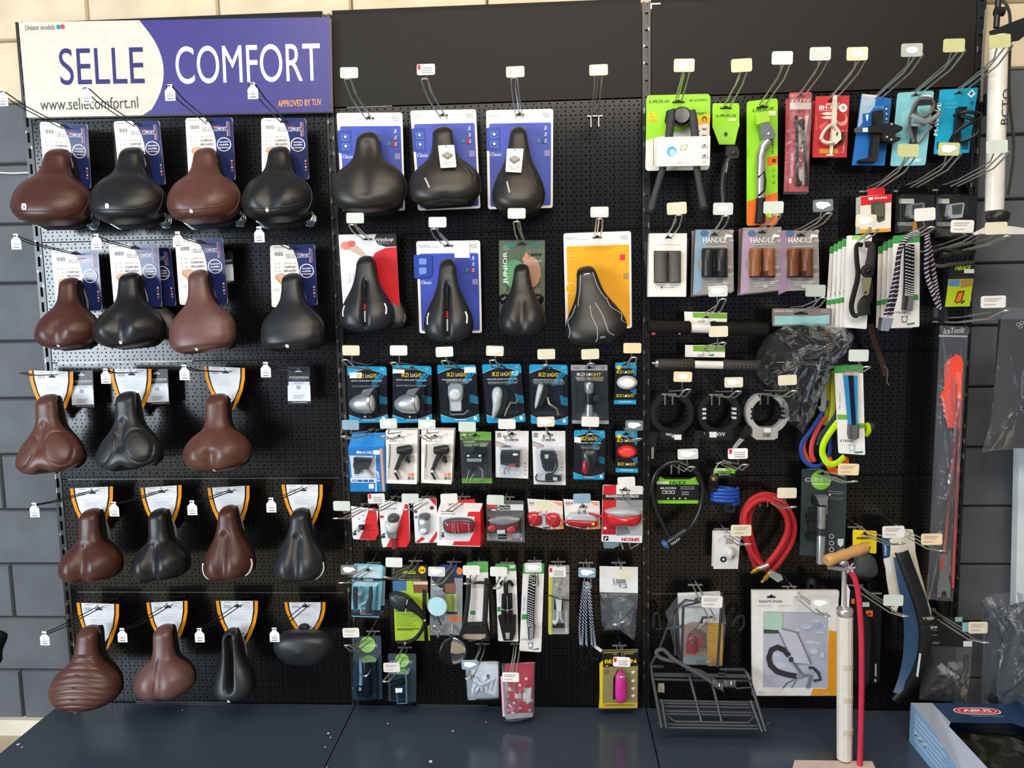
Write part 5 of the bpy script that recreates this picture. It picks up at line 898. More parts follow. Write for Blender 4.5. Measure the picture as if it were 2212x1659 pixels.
c = strap_card('white and green card with a black webbing strap and grey clip', [(1130, 1217), (1176, 1217), (1169, 1409), (1122, 1406)], top=.115).Z(*z8); c.zp([(495, 805), (565, 805), (565, 875), (490, 880)], m('#3f9a4a')); c.zt("28'' evolution", 525, 755, 535, 560, 18, m('#444')); c.zt('STRAP', 478, 1168, 628, 1168, 30, m('#55595c')); c.zp([(575, 1195), (655, 1195), (640, 1285), (590, 1285)], m('#8d9194')); c.ze(612, 1235, 20, 28, m('#f0f0f0')); c.zp([(640, 1290), (720, 1270), (730, 1290), (650, 1300)], m('#2f7a4a')); c.zr(685, 915, 770, 985, m('#dcdcda'))
dash_strap(c, [(645, 260, .010), (625, 520, .012), (615, 760, .012), (615, 950, .012)], 52, 22); b = c.zbox([(570, 940), (680, 940), (660, 1125), (580, 1125)], .003, .018, m('#3c4247', 'satin'), sc=.92); c.zbox([(600, 960), (655, 950), (650, 1115), (600, 1115)], .017, .02, m('#868c90', 'satin'), b); c.add(b, 'clip'); c.done()
c = Card('strap_card', 'grey and yellow card with a white slap strap in its window', 'luggage strap', [(1185, 1220), (1230, 1221), (1229, 1370), (1184, 1370)], .075, .0012, m('#9d9d99', 'satin'), r=3, group='carded luggage straps').Z(*z8)
c.zp([(862, 290), (905, 290), (905, 1090), (862, 1085)], m('#c9c63a')); c.zr(870, 150, 1100, 295, m('#eceef0')); c.ze(885, 280, 22, 10, m('#e05a5a')); c.zp([(975, 485), (1010, 420), (1045, 485)], m('#77776f')); c.ze(1085, 375, 40, 42, m('#88887f')); c.ze(1085, 375, 34, 36, m('#9d9d99')); c.zr(915, 930, 1080, 995, m('#202224')); c.zr(1095, 760, 1120, 1060, m('#d0d0cc')); c.zr(1100, 235, 1140, 250, m('#6a6c68'))
b = c.zbox([(955, 575), (1045, 570), (1035, 750), (975, 755)], .004, .012, m('#e6e4de', 'satin')); c.zbox([(940, 590), (960, 590), (960, 740), (935, 720)], .002, .008, m('#2a2b2c', 'satin'), b); c.zbox([(1040, 590), (1060, 610), (1058, 740), (1040, 740)], .002, .008, m('#2a2b2c', 'satin'), b); c.add(b, 'clip'); b = c.ztube([(990, 760, .008), (985, 860, .010), (945, 920, .010), (930, 880, .006)], 22, m('#d4d4d6', 'fabric'), sm=4, flat=.4); c.ztube([(1030, 760, .008), (1030, 850, .01), (1060, 900, .008)], 16, m('#b9b9bc', 'fabric'), b, sm=4, flat=.4); c.add(b, 'strap'); b = c.ztube([(862, 540, .003), (1000, 570, .015), (1150, 612, .003)], 7, m('#151515', 'rubber')); c.add(b, 'elastic_tie'); c.blister([(.12, .38), (.86, .38), (.86, .9), (.12, .9)], .02, .92); c.done()
# bungee cords under a blue label
T = thing('bungee_cord_set', 'navy and white checked bungee cords hanging as a bundle', 'bungee cord', at(1268, 1228, .1), GA); c = Card('', '', '', [(1249, 1226), (1287, 1226), (1287, 1440), (1249, 1440)], .09, .001, CLEAR(), r=0, root=T, poly=[(.2, .02), (.8, .02), (.8, .06), (.2, .06)], part='binder').Z(*z8)
for i, xs in enumerate(((1350, 1310, 1285, 1300), (1370, 1345, 1330, 1320), (1385, 1375, 1375, 1380), (1400, 1415, 1440, 1455), (1415, 1440, 1470, 1500))): dash_strap(c, [(xs[0], 330, .012), (xs[1], 620, .02), (xs[2], 950, .02 + .004 * (i % 2)), (xs[3], 1190, .018)], 17, 22, 'cord', m('#1a2238', 'fabric'), m('#cfd8e6', 'fabric'))
for pts in ([(1320, 1180, .02), (1300, 1250, .02), (1310, 1350, .02), (1290, 1450, .02), (1330, 1530, .02), (1385, 1480, .02), (1375, 1380, .02)], [(1480, 1180, .02), (1440, 1260, .02), (1440, 1360, .02), (1520, 1390, .02), (1555, 1310, .02)]): b = c.ztube(pts, 10, m('#2a2d31', 'metal'), sm=4); c.add(b, 'hook_end')
b = c.zbox([(1480, 1190), (1600, 1270), (1580, 1310), (1470, 1230)], .012, .013, m('#d8d4d2')); c.add(b, 'paper_tag')
# parts bag with white header
def film_bag(c, uv, h=.015, name='film_bag', mt=None):
    """creased see-through bag: a rippled front over a flat back"""
    b = MB(); n = len(uv); cu = sum(u for u, v in uv) / n; cv = sum(v for u, v in uv) / n; rings = 5; vs = [c.P(u, v, .0) for u, v in uv]
    for j in range(rings):
        f = 1 - j / rings
        for i, (u, v) in enumerate(uv): vs.append(c.P(cu + (u - cu) * f, cv + (v - cv) * f, .004 + h * (1 - f ** 2.4) * (1 + .25 * math.sin(i * 2.3 + j * 1.7)) + .0015 * math.sin(i * 5.1 + j * 2.9)))
    vs.append(c.P(cu, cv, h)); k = len(vs) - 1; fs = []
    for j in range(rings):
        for i in range(n): fs.append([j * n + i, j * n + (i + 1) % n, (j + 1) * n + (i + 1) % n, (j + 1) * n + i])
    fs += [[rings * n + i, rings * n + (i + 1) % n, k] for i in range(n)]
    b.add(vs, fs, mt or FILM()); return b.build(name, c.root, angle=30)
def edge(pts, k=4):
    o = []
    for i in range(len(pts)):
        a, b = pts[i], pts[(i + 1) % len(pts)]
        for j in range(k): o.append((a[0] + (b[0] - a[0]) * j / k, a[1] + (b[1] - a[1]) * j / k))
    return o
T = thing('parts_bag', 'clear bag of grey rubber parts under a white paper header', 'parts bag', at(1337, 1224, .08), 'bagged goods')
c = Card('', '', '', [(1295, 1223), (1378, 1225), (1378, 1281), (1295, 1279)], .08, .0015, m('#e6e7ec'), r=0, root=T, part='header_card').Z(*z8); c.zr(1750, 320, 1915, 385, m('#8d9098')); c.zr(1770, 320, 1790, 375, m('#e6e7ec')); c.zr(1830, 320, 1842, 375, m('#e6e7ec')); c.zr(1745, 400, 1920, 408, m('#8d9098')); c.done()
c = Card('', '', '', [(1295, 1279), (1378, 1281), (1373, 1384), (1299, 1372)], .078, .0008, m('#a4b0bc', 'film'), poly=[(0, 0), (1, 0), (.98, .8), (.95, 1), (.55, .82), (.1, .87), (.02, .75)], root=T, part='bag_back').Z(*z8)
b = c.zpuff([(1760, 600), (1860, 560), (1990, 590), (2040, 680), (2020, 820), (1960, 960), (1860, 1010), (1770, 1000), (1740, 880), (1780, 780), (1730, 680)], .02, m('#565b60', 'rubber'), sq=3); c.add(b, 'rubber_part'); film_bag(c, edge([(0, 0), (1, 0), (.98, .8), (.95, 1), (.55, .82), (.1, .87), (.02, .7)]), .026)
# lower row
def contec(label, q, Z, cu, cv, rp):
    c = Card('pump_blister', label, 'mini pump', q, .075, .0012, m('#3b4a55', 'gloss'), r=4, group=GA).Z(*Z); c.e(cu, cv, rp, m('#8fc85a', 'satin')); return c
c = contec('tall clear grey blister with a slim black pump and green disc', [(761, 1376), (823, 1373), (826, 1510), (764, 1513)], z9, .52, .13, 17); c.zt('CON:TEC', 180, 712, 312, 706, 20, m('#c8d0d4'), bold=.03)
b = MB(); R = c.zR(1); b.lathe(c.X(240, 770, .022), c.X(255, 1030, .022), [(0, 22 * R), (.05, 32 * R), (.5, 34 * R), (.95, 34 * R), (1, 20 * R)], m('#1d2023', 'satin')); c.add(b, 'pump'); b = c.ztube([(200, 770, .012), (205, 900, .015), (200, 1000, .015)], 14, m('#b9c8d2', 'gloss')); c.ztube([(200, 865, .03), (260, 860, .05), (280, 830, .03)], 5, m('#a7a9a8', 'metal'), b, sm=3); c.add(b, 'clip'); b = MB(); b.tube([p for p in ell(c.X(195, 985, .02), c.zR(22), c.zR(28), 14)], .003, m('#0f1012', 'rubber'), 6, True); b.tube([p for p in ell(c.X(200, 1015, .02), c.zR(18), c.zR(20), 14)], .003, m('#0f1012', 'rubber'), 6, True); c.add(b, 'mount_ring'); c.blister([(.1, .28), (.94, .28), (.94, .95), (.1, .95)], .045, .9, m('#cfe0ea', 'clear')); c.done()
c = contec('short clear grey blister with a coiled black part and green disc', [(838, 1412), (899, 1412), (899, 1517), (839, 1515)], z9, .5, .14, 15); c.zt('CON:TEC', 400, 822, 555, 820, 18, m('#c8d0d4'), bold=.03)
b = c.ztube([(430 + 18 * math.sin(i * 1.2), 920 + i * 6, .016 + .006 * math.cos(i * 1.2)) for i in range(24)], 6, m('#15171a', 'rubber')); b.ball(c.X(490, 930, .02), c.zR(26), .012, c.zR(26), m('#15171a', 'rubber')); c.add(b, 'coil_cable'); b = c.ztube([(520, 880, .02), (525, 1080, .02), (460, 1085, .018), (455, 1000, .018)], 8, m('#8d979d', 'gloss')); c.zbox([(450, 960), (500, 960), (498, 990), (452, 992)], .034, .0345, m('#f1f3f4'), b); c.add(b, 'inlay'); c.blister([(.12, .3), (.8, .3), (.82, 1.03), (.12, 1.03)], .032, .92, m('#cfe0ea', 'clear')); c.done()
T = thing('round_mirror', 'round handlebar mirror with black rim hanging below the grey card', 'bicycle mirror', at(978, 1378, .1), GA); ctr = at(978, 1407, .13); k_ = K(.13)
b = MB(); b.lathe(ctr + V((-.01, .022, 0)), ctr + V((.002, -.002, 0)), [(0, 18 * k_), (.4, 30 * k_), (.9, 33 * k_), (1, 31.5 * k_)], m('#141516', 'satin'), 28); b.build('mirror_rim', T); b = MB(); b.ball(ctr + V((0, .0, 0)), 30.5 * k_, .006, 32.5 * k_, m('#d4d6d4', 'mirror'), 28, 6, True); b.build('mirror_glass', T)
b = MB(); b.tube(p3((972, 1372, .11), (985, 1380, .12)), .006, BLK(), 8); b.tube(p3((978, 1340, .06), (976, 1374, .1)), .004, CHROME(), 6); b.build('stem', T)
T = thing('cover_bag', 'clear bag with a crumpled white reflective cover', 'parts bag', at(1040, 1432, .12), 'bagged goods'); c = Card('', '', '', [(1006, 1436), (1076, 1434), (1077, 1507), (1010, 1510)], .12, .02, m('#e8ecf2', 'fabric'), r=6, root=T, part='white_cover').Z(*z9)
for i in range(5): b = c.ztube([(985 + i * 32, 1030 - i * 6, .001), (995 + i * 32, 985 - i * 10, .003), (1030 + i * 26, 985 - i * 14, .003)], 6, m('#d4d9e2', 'fabric'), sm=4); c.add(b, 'fold')
c.ze(980, 915, 15, 13, m('#55606a')); c.ze(980, 915, 9, 8, m('#9fb0bd')); c.zp([(1075, 900), (1100, 900), (1095, 920), (1088, 930), (1078, 920)], m('#44484e')); c.zr(950, 1070, 1000, 1080, m('#f4f6f8')); film_bag(c, edge([(-.02, -.08), (1.05, -.08), (1.03, 1.02), (.0, 1.03)]), .02); c.done()
T = thing('polka_dot_bag', 'red bag cover with white dots packed in clear film', 'saddle cover', at(1118, 1436, .12), 'bagged goods'); c = Card('', '', '', [(1090, 1440), (1153, 1436), (1152, 1546), (1092, 1552)], .125, .02, m('#c9263a', 'fabric'), r=3, root=T, part='dotted_cover').Z(*z9); rw = m('#f0e6e8')
for x, y in ((1310, 975), (1355, 930), (1240, 1000), (1228, 1050), (1270, 1102), (1340, 1040), (1385, 1000), (1230, 1150), (1312, 1135), (1365, 1095), (1268, 1172), (1395, 1080), (1380, 1150)): c.ze(x, y, 10, 11, rw, 10)
c.zp([(1175, 910), (1220, 915), (1225, 1180), (1245, 1190), (1190, 1195)], m('#e9b9c6')); c.zr(1275, 1032, 1322, 1066, rw); c.zp([(1340, 990), (1395, 1000), (1385, 1095), (1330, 1085)], m('#e6e6e4')); c.zp([(1195, 1180), (1400, 1165), (1400, 1195), (1220, 1215)], m('#efe0e4')); film_bag(c, edge([(-.1, -.07), (1.05, -.05), (1.04, 1.0), (.5, 1.07), (-.02, 1.04)]), .02); c.done()
for o, lab in ((1, 'rear one of two black and gold wristband cards'), (0, 'front black and gold wristband card with a pink wristband')):
    c = Card('wristband_card', lab, 'wristband', [(1302 - 2 * o, 1409 - 5 * o), (1378 + o, 1406 - 4 * o), (1377, 1530), (1297 - 4 * o, 1531)], .08 - .025 * o, .0015, m('#8f8357', 'satin'), r=3, group=GA).Z(*z9)
    c.r(0, .02, 1, .26, m('#1d1b15')); c.r(0, .90, 1, .985, m('#c7a92c')); c.zp([(1870, 820), (1895, 800), (1892, 1130), (1872, 1130)], m('#e0c81e')); c.zt('BEE SEEN', 1908, 822, 2128, 818, 28, m('#e8cf1c'), bold=.04); c.t("'CLICK' LED WRISTBAND", .3, .055, .88, .05, 3.4, m('#d8c24a'))
    if not o:
        for y in (830, 870): c.zr(1910, y, 1936, y + 24, m('#4a432a')); c.zr(1915, y + 5, 1931, y + 19, m('#8f8357'))
        for i, y in enumerate((880, 940, 995, 1045)): c.zp([(2092, y), (2110, y - 10), (2124, y + 2), (2108, y + 8), (2116, y + 18), (2100, y + 12)], m('#efe9d8'))
        c.zr(1910, 1110, 2110, 1118, m('#7a6d20')); c.slot(.5, .04, 14)
        b = c.zpuff([(1980, 940), (1985, 890), (2010, 860), (2040, 880), (2055, 920), (2055, 1070), (1985, 1072)], .022, m('#e0359a', 'satin'), sq=4); c.add(b, 'wristband'); b = c.ztube([(1972, 1068, .004), (1975, 920, .006), (2005, 858, .008)], 8, m('#1a1a1a', 'fabric')); c.add(b, 'black_edge')
    c.done()
for w, bs, e, lb, ti, mk in (('carrying the light blue lamp packs', (797, 1232), (738, 1259), (754, 1231), 'd', 'peel'), ('carrying the lime mirror card', (890, 1228), (832, 1247), (851, 1215), 'w', None), ('carrying the blue and grey mirror card', (975, 1230), (938, 1263), (943, 1235), 't', 'peel'), ('carrying the wide black hook strap', (1032, 1230), (1008, 1261), (1018, 1232), 'w', None), ('carrying the fork-shaped strap', (1093, 1232), (1072, 1271), (1077, 1235), 'w', None), ('carrying the webbing strap with grey clip', (1154, 1228), (1157, 1264), (1152, 1226), 't', 'peel'), ('carrying the grey and yellow strap card', (1206, 1230), (1205, 1262), (1204, 1236), 'w', 'red'), ('carrying the checked bungee cords', (1268, 1232), (1271, 1269), (1268, 1237), 'b', 'peel'), ('carrying the bag with white header', (1340, 1232), (1347, 1269), (1349, 1241), 'c', None),
    ('carrying the tall grey pump blister', (795, 1384), (750, 1394), (758, 1367), 'w', 'txt'), ('carrying the short grey blister', (866, 1420), (833, 1472), (846, 1442), 'w', 'txt'), ('carrying the white cover bag', (1038, 1412), (1012, 1466), (1015, 1436), 'b', 'peel'), ('carrying the red dotted cover', (1115, 1412), (1103, 1491), (1103, 1463), 'r', 'txt'), ('carrying the wristband cards', (1342, 1416), (1345, 1462), (1343, 1430), 'r', 'red')):
    hook(w, bs, e, lb, l=.29, dc=.078, tint=ti, mark=mk)
# ---------------------------------------------------------------- right bay, top rows
y1 = (1385, 190, 5.352); y2 = (1685, 180, 6.381); y3 = (1900, 180, 6.383); y4 = (1840, 390, 5.721); y5 = (1770, 480, 6.382); y6 = (1690, 760, 5.72); y7 = (1840, 1120, 3.95); y8 = (1620, 650, 5.529)
ze_ = (1370, 800, 3.607); zf = (1700, 800, 3.318); zg = (1370, 1220, 3.779); zh = (1700, 1159, 3.318); zc = (1370, 430, 3.318); zd4 = (1750, 400, 3.13); zb2 = (1750, 0, 3.318)
GK = 'carded kickstands'; LG = '#93d61c'
def frame(name, label, cat, q, d, group=None): return Card(name, label, cat, q, d, None, None, r=0, group=group)
dk = m('#1b1c1c', 'rubber')
c = Card('kickstand_pack', 'large green and white card with a black double-leg kickstand', 'kickstand', [(1397, 206), (1534, 203), (1532, 367), (1394, 369)], .075, .0015, m('#e8e4da', 'satin'), r=7, group=GK).Z(*y1); gr = m(LG, 'satin')
c.zp([(60, 130), (90, 85), (770, 68), (800, 100), (797, 300), (640, 440), (55, 605)], gr); c.zt('URSUS', 85, 176, 318, 172, 32, m('#2d4a12'), it=.25, bold=.02); c.zt('80 JUMBO', 560, 158, 765, 150, 24, m('#3a5c14'), bold=.02); c.zp([(655, 330), (797, 295), (795, 405), (650, 420)], m('#f0c51e')); c.ze(732, 360, 30, 34, m('#4a3c10')); c.ze(732, 368, 18, 20, m('#f0c51e'))
for i in range(3): c.zr(80, 280 + 38 * i, 155 + 22 * i, 312 + 38 * i, m('#f0d21e')); c.zr(95, 292 + 38 * i, 135 + 25 * i, 300 + 38 * i, m('#8a7a10'))
for x, y in ((655, 490), (730, 465), (655, 560), (730, 540)): c.ze(x, y, 24, 18, m('#5a564e')); c.ze(x, y - 8, 24, 12, m('#e8e4da'))
c.bars(.62, .24, .95, .27, 2, m('#4d7a1a'), .4); c.slot(.5, .1, 26)
b = c.zbox([(270, 380), (290, 270), (360, 250), (520, 255), (600, 280), (620, 360), (600, 430), (290, 440)], .002, .02, dk, sc=.95); b.lathe(c.X(455, 365, .02), c.X(445, 355, .045), [(0, c.zR(105)), (.7, c.zR(105)), (1, c.zR(80))], m('#0e0e0e', 'gloss'), 20); c.add(b, 'pivot')
for a in ([(330, 300, .04), (320, 400, .045), (295, 610, .045), (230, 960, .035), (160, 1200, .03), (95, 1440, .03)], [(560, 300, .04), (575, 420, .045), (595, 610, .045), (620, 960, .035), (660, 1180, .03), (700, 1400, .03)]):
    b = c.ztube(a, [40, 46, 44, 40, 36, 46], m('#3a3c3c', 'rubber'), seg=8); b.ball(c.X(*a[-1]), c.zR(60), .012, c.zR(50), dk); c.add(b, 'leg')
b = c.zbox([(150, 615), (755, 600), (748, 935), (145, 945)], .05, .058, m('#ebe6dd', 'satin')); c.add(b, 'paper_sleeve'); c.pr2 = c.pr; z0 = c.z; c.z = .0585
c.zr(110, 630, 116, 940, m('#3a3a36')); c.ze(320, 775, 55, 58, m('#5aa6d6')); c.ze(330, 790, 38, 40, m('#a8d4ec')); c.zp([(430, 700), (500, 695), (480, 760), (412, 765)], m('#8fb86a')); c.zp([(440, 708), (488, 704), (473, 752), (424, 757)], m('#ebe6dd')); c.zt('MADE IN ITALY', 385, 910, 522, 908, 12, m('#8d8980')); c.zt('275', 660, 905, 702, 905, 16, m('#77736a'))
for y in (720, 835):
    for x in (665, 710): c.ze(x, y, 18, 18, m('#55524c'), 12); c.ze(x, y, 13, 13, m('#ebe6dd'), 12)
    c.zp([(665, y), (680, y - 26), (706, y - 24), (690, y)], m('#77736a'))
c.done()
c = Card('kickstand_pack', 'tapering green card with a black side kickstand below it', 'kickstand', [(1539, 223), (1597, 223), (1597, 314), (1539, 314)], .075, .0015, m(LG, 'satin'), poly=[(.03, 0), (.97, 0), (1, .06), (1, .5), (.83, .98), (.25, .98), (0, .56), (0, .06)], group=GK).Z(*y1)
c.zt('URSUS', 862, 338, 1090, 335, 30, m('#2d4a12'), it=.25, bold=.02); c.zr(1012, 352, 1096, 380, m('#dcebc0')); c.zp([(820, 440), (1140, 420), (1070, 645), (905, 645)], m('#98d63a')); c.ze(978, 535, 22, 28, m('#3a4a4a')); c.slot(.5, .12, 26); c.done()
b = c.zbox([(955, 690), (1090, 690), (1115, 770), (1100, 840), (1000, 850), (945, 800)], .0, .03, m('#151515', 'satin'), sc=.93); b.ball(c.X(1040, 775, .032), c.zR(25), .004, c.zR(25), m('#2a2a2a', 'satin')); c.add(b, 'pivot'); b = c.ztube([(1000, 840, .016), (960, 930, .018), (935, 1040, .018), (930, 1180, .016), (935, 1310, .016), (905, 1480, .02)], [55, 48, 40, 42, 42, 60], m('#131313', 'satin'), seg=8); c.ztube([(975, 890, .03), (955, 1000, .03)], 8, m('#c2c2bc', 'metal'), b); c.add(b, 'leg')
c = Card('kickstand_pack', 'tall green and orange card with a silver side kickstand', 'kickstand', [(1613, 219), (1680, 212), (1680, 485), (1613, 488)], .075, .0015, m(LG, 'satin'), r=6, group=GK).Z(*y1)
c.zp([(1225, 1310), (1575, 1200), (1575, 1560), (1545, 1590), (1250, 1590), (1220, 1560)], m('#ee6a1e', 'satin')); c.zp([(1455, 800), (1578, 775), (1578, 870), (1460, 900)], m('#ee6a1e')); c.ze(1535, 835, 24, 26, m('#5a3010')); c.zt('URSUS', 1282, 280, 1525, 252, 32, m('#2d4a12'), it=.25, bold=.02); c.zt('70 KING', 1530, 755, 1530, 580, 22, m('#3a5c14'), bold=.02); c.zr(1475, 265, 1560, 320, m('#dcebc0'))
for y in (940, 1010, 1085): c.ze(1532, y, 16, 18, m('#5a8a1a'), 12); c.ze(1532, y, 10, 12, gr, 12)
c.ze(1490, 1460, 58, 40, m('#c8e81e')); c.slot(.5, .06, 26)
b = c.zbox([(1285, 330), (1440, 290), (1455, 405), (1310, 445)], .02, .03, m('#a5d83a', 'satin')); c.add(b, 'green_tag'); b = c.zbox([(1340, 445), (1445, 415), (1525, 560), (1510, 605), (1390, 625), (1365, 590)], .004, .035, m('#8f9398', 'metal'), sc=.95); b.ball(c.X(1440, 555, .036), c.zR(20), .003, c.zR(20), m('#c8ccd0', 'metal')); c.add(b, 'pivot')
b = c.ztube([(1440, 620, .02), (1385, 690, .022), (1360, 800, .022), (1360, 1000, .022), (1360, 1290, .022)], [55, 52, 48, 50, 48], m('#c8c6be', 'metal'), seg=10); c.add(b, 'leg'); b = c.ztube([(1360, 1280, .022), (1358, 1420, .022), (1350, 1570, .022)], [50, 52, 60], dk, seg=10); c.ztube([(1320, 1050, .032), (1390, 980, .034), (1400, 1080, .034), (1390, 1200, .034), (1320, 1260, .034)], 12, dk, b); c.add(b, 'foot'); b = c.zbox([(1365, 690), (1400, 670), (1405, 740), (1370, 780)], .030, .034, m('#1a1a1a', 'satin')); c.add(b, 'badge'); c.done()
for o in (1, 0):
    c = Card('bottle_cage_bag', ('front' if not o else 'rear') + ' one of two red and white bottle cage bags', 'bottle cage', [(1706 - 8 * o, 200 + 14 * o), (1753 - 6 * o, 199 + 14 * o), (1746 - 5 * o, 414), (1704 - 10 * o, 414)], .078 - .02 * o, .003, m('#c9424a', 'satin'), r=1, group=GA).Z(*y2)
    if not o:
        c.zr(135, 265, 430, 355, m('#e6d4c8')); c.zt('ELITE', 150, 262, 415, 255, 40, m('#f0dcd2'), it=.2, bold=.03); c.zt('CLIPS', 140, 405, 335, 400, 36, m('#5a1a1e'), bold=.04); c.zt('bottlecage', 175, 1280, 178, 960, 34, m('#f2e0da'), bold=.03); c.ze(140, 1340, 22, 40, m('#f2e0da'))
        for y0, y1_ in ((460, 660), (680, 880), (1160, 1340)): c.zr(255, y0, 300, y1_, m('#efd6cc'))
        for p in ([(340, 440), (395, 440), (370, 740), (340, 730)], [(330, 930), (390, 930), (360, 1180), (335, 1180)], [(250, 900), (300, 910), (300, 940), (250, 930)], [(300, 1180), (335, 1180), (335, 1400), (305, 1400)]): c.zp(p, m('#efc9be'))
        b = c.ztube([(200, 460, .01), (215, 600, .012), (215, 900, .012), (215, 1300, .012), (250, 1400, .012)], 22, m('#2a2624', 'rubber')); c.ztube([(290, 540, .012), (310, 700, .012), (330, 1000, .012), (345, 1420, .012)], 22, m('#2a2624', 'rubber'), b); c.add(b, 'bottle_clip'); b = c.zpuff(c.zel(290, 540, 48, 48), .016, m('#332e2c', 'rubber')); c.zpuff(c.zel(245, 1385, 50, 42), .014, m('#332e2c', 'rubber'), b); c.add(b, 'clip_foot')
        c.slot(.5, .035, 14); film_bag(c, edge([(-.06, .02), (1.02, .02), (1.0, 1.0), (.9, 1.03), (-.3, 1.03)]), .016)
    c.done()
for o in (1, 0):
    c = Card('bottle_holder_card', 'rear one of two red bottle holder cards' if o else 'front red card with a cream clamp-on bottle holder', 'bottle holder', [(1762 - 7 * o, 208 + 10 * o), (1835 - 4 * o, 206 + 8 * o), (1829 - 4 * o, 340 - 6 * o), (1755 - 2 * o, 340 - 6 * o)], .075 - .02 * o, .0015, m('#bb2c33', 'satin'), r=1, group=GA).Z(*y2)
    if not o:
        c.zt('ADJUST', 630, 298, 825, 292, 22, m('#f2e8e2'), it=.1, bold=.02); c.zt('BH-100', 535, 360, 808, 350, 48, m('#f2e8e2'), it=.1, bold=.04); c.ze(868, 338, 58, 58, m('#f2e8e2')); c.zt('S', 848, 358, 892, 356, 40, m('#bb2c33'), bold=.03); c.zr(535, 370, 700, 380, m('#e6a9a4'))
        for y in (415, 470): c.zp([(560, y), (640, y - 20), (780, y - 15), (790, y + 20), (620, y + 20)], m('#ecd8ce'))
        c.ze(850, 500, 80, 90, m('#d98f86')); c.ze(840, 470, 62, 62, m('#b3262d')); c.zp([(525, 590), (640, 520), (660, 550), (560, 650)], m('#c9605e')); c.zr(540, 900, 795, 968, m('#d28a28')); c.ze(690, 990, 60, 12, m('#e8d8cc')); c.zr(495, 440, 500, 640, m('#dba8a2')); c.slot(.5, .085, 20)
        b = c.zbox([(715, 175), (770, 175), (760, 580), (735, 680), (700, 1010), (670, 1010), (690, 640)], .004, .012, m('#ded6c4', 'satin')); c.add(b, 'stem'); b = c.ztube([(780, 700, .02), (690, 590, .02), (590, 660, .02), (540, 770, .02), (590, 830, .02), (680, 830, .02), (760, 800, .02)], 22, m('#d8cfba', 'satin'), sm=5, closed=True); c.zbox([(680, 680), (790, 680), (800, 790), (730, 860), (670, 800)], .008, .026, m('#ddd5c2', 'satin'), b); c.zbox([(735, 700), (755, 695), (748, 745), (730, 745)], .0262, .0275, m('#2a2a28', 'satin'), b); b.ball(c.X(530, 775, .022), c.zR(22), .006, c.zR(22), m('#e6dfce', 'satin')); c.add(b, 'clamp')
        b = c.zbox([(790, 700), (860, 700), (855, 800), (790, 820)], .006, .02, m('#33302c', 'rubber')); c.add(b, 'knob'); b = c.ztube([(840, 660, .006), (910, 655, .006), (870, 730, .006), (875, 820, .006), (860, 965, .006), (800, 965, .006)], 6, m('#e0d8cc', 'metal')); c.add(b, 'allen_key')
    c.done()
b = None
c = Card('phone_holder_card', 'royal blue card with a black clamp phone holder', 'phone holder', [(1861, 202), (1926, 213), (1911, 358), (1840, 357)], .075, .0015, m('#1a69b4', 'satin'), r=0, group=GA).Z(*y2)
c.zp([(1130, 145), (1340, 165), (1300, 320), (1090, 600), (1070, 600)], m('#9fb6cc')); c.zp([(1145, 150), (1330, 165), (1330, 190), (1140, 175)], m('#d8cbb8')); c.zt('SMARTPHONE', 1170, 340, 1435, 340, 24, m('#6fb4e0'), bold=.02); c.zp([(1135, 420), (1250, 400), (1240, 590), (1140, 590)], m('#0f5aa6')); c.zp([(1180, 430), (1220, 425), (1210, 510), (1190, 515)], m('#cfe2f2')); c.zr(1440, 300, 1490, 580, m('#0f5090'))
for y in (350, 420, 490, 550): c.ze(1465, y, 14, 16, m('#b8d4ea'), 10)
c.done()
b = c.zbox([(1250, 400), (1360, 390), (1375, 420), (1360, 620), (1290, 620), (1250, 560)], .006, .03, m('#191a1b', 'rubber'), sc=.95); c.zbox([(1190, 610), (1440, 580), (1600, 640), (1600, 690), (1500, 700), (1490, 780), (1580, 790), (1560, 830), (1450, 850), (1330, 830), (1320, 720), (1190, 720)], .01, .045, m('#151617', 'rubber'), b, sc=.97); c.add(b, 'clamp'); b = c.zbox([(1230, 720), (1330, 720), (1290, 960), (1290, 1070), (1260, 1110), (1050, 1110), (1040, 1080), (1200, 1040), (1215, 900)], .006, .034, m('#1c1d1e', 'rubber'), sc=.97); c.add(b, 'arm'); b = c.zbox([(1000, 630), (1190, 620), (1190, 690), (1000, 690)], .012, .016, m('#4a5058', 'satin')); c.zbox([(1110, 630), (1180, 625), (1180, 685), (1110, 685)], .016, .017, m('#dde2e8', 'satin'), b); c.add(b, 'strap'); b = MB()
for x, y in ((1445, 610), (1382, 785), (1440, 820)): b.ball(c.X(x, y, .046), c.zR(16), .004, c.zR(18), m('#c2c4c6', 'metal'))
c.add(b, 'screw')
c = Card('bottle_cage_card', 'pale turquoise card with a grey bottle cage', 'bottle cage', [(1939, 200), (2018, 196), (1999, 357), (1923, 359)], .075, .0015, m('#7cc0cc', 'satin'), r=5, group=GA).Z(*y3)
c.zr(595, 160, 710, 240, m('#e2e2d6')); c.zt('XLOBX', 415, 1085, 570, 1080, 40, m('#dff2f4'), bold=.03); c.zp([(300, 400), (700, 200), (740, 300), (280, 700)], m('#8ccdd8')); c.slot(.5, .05, 20)
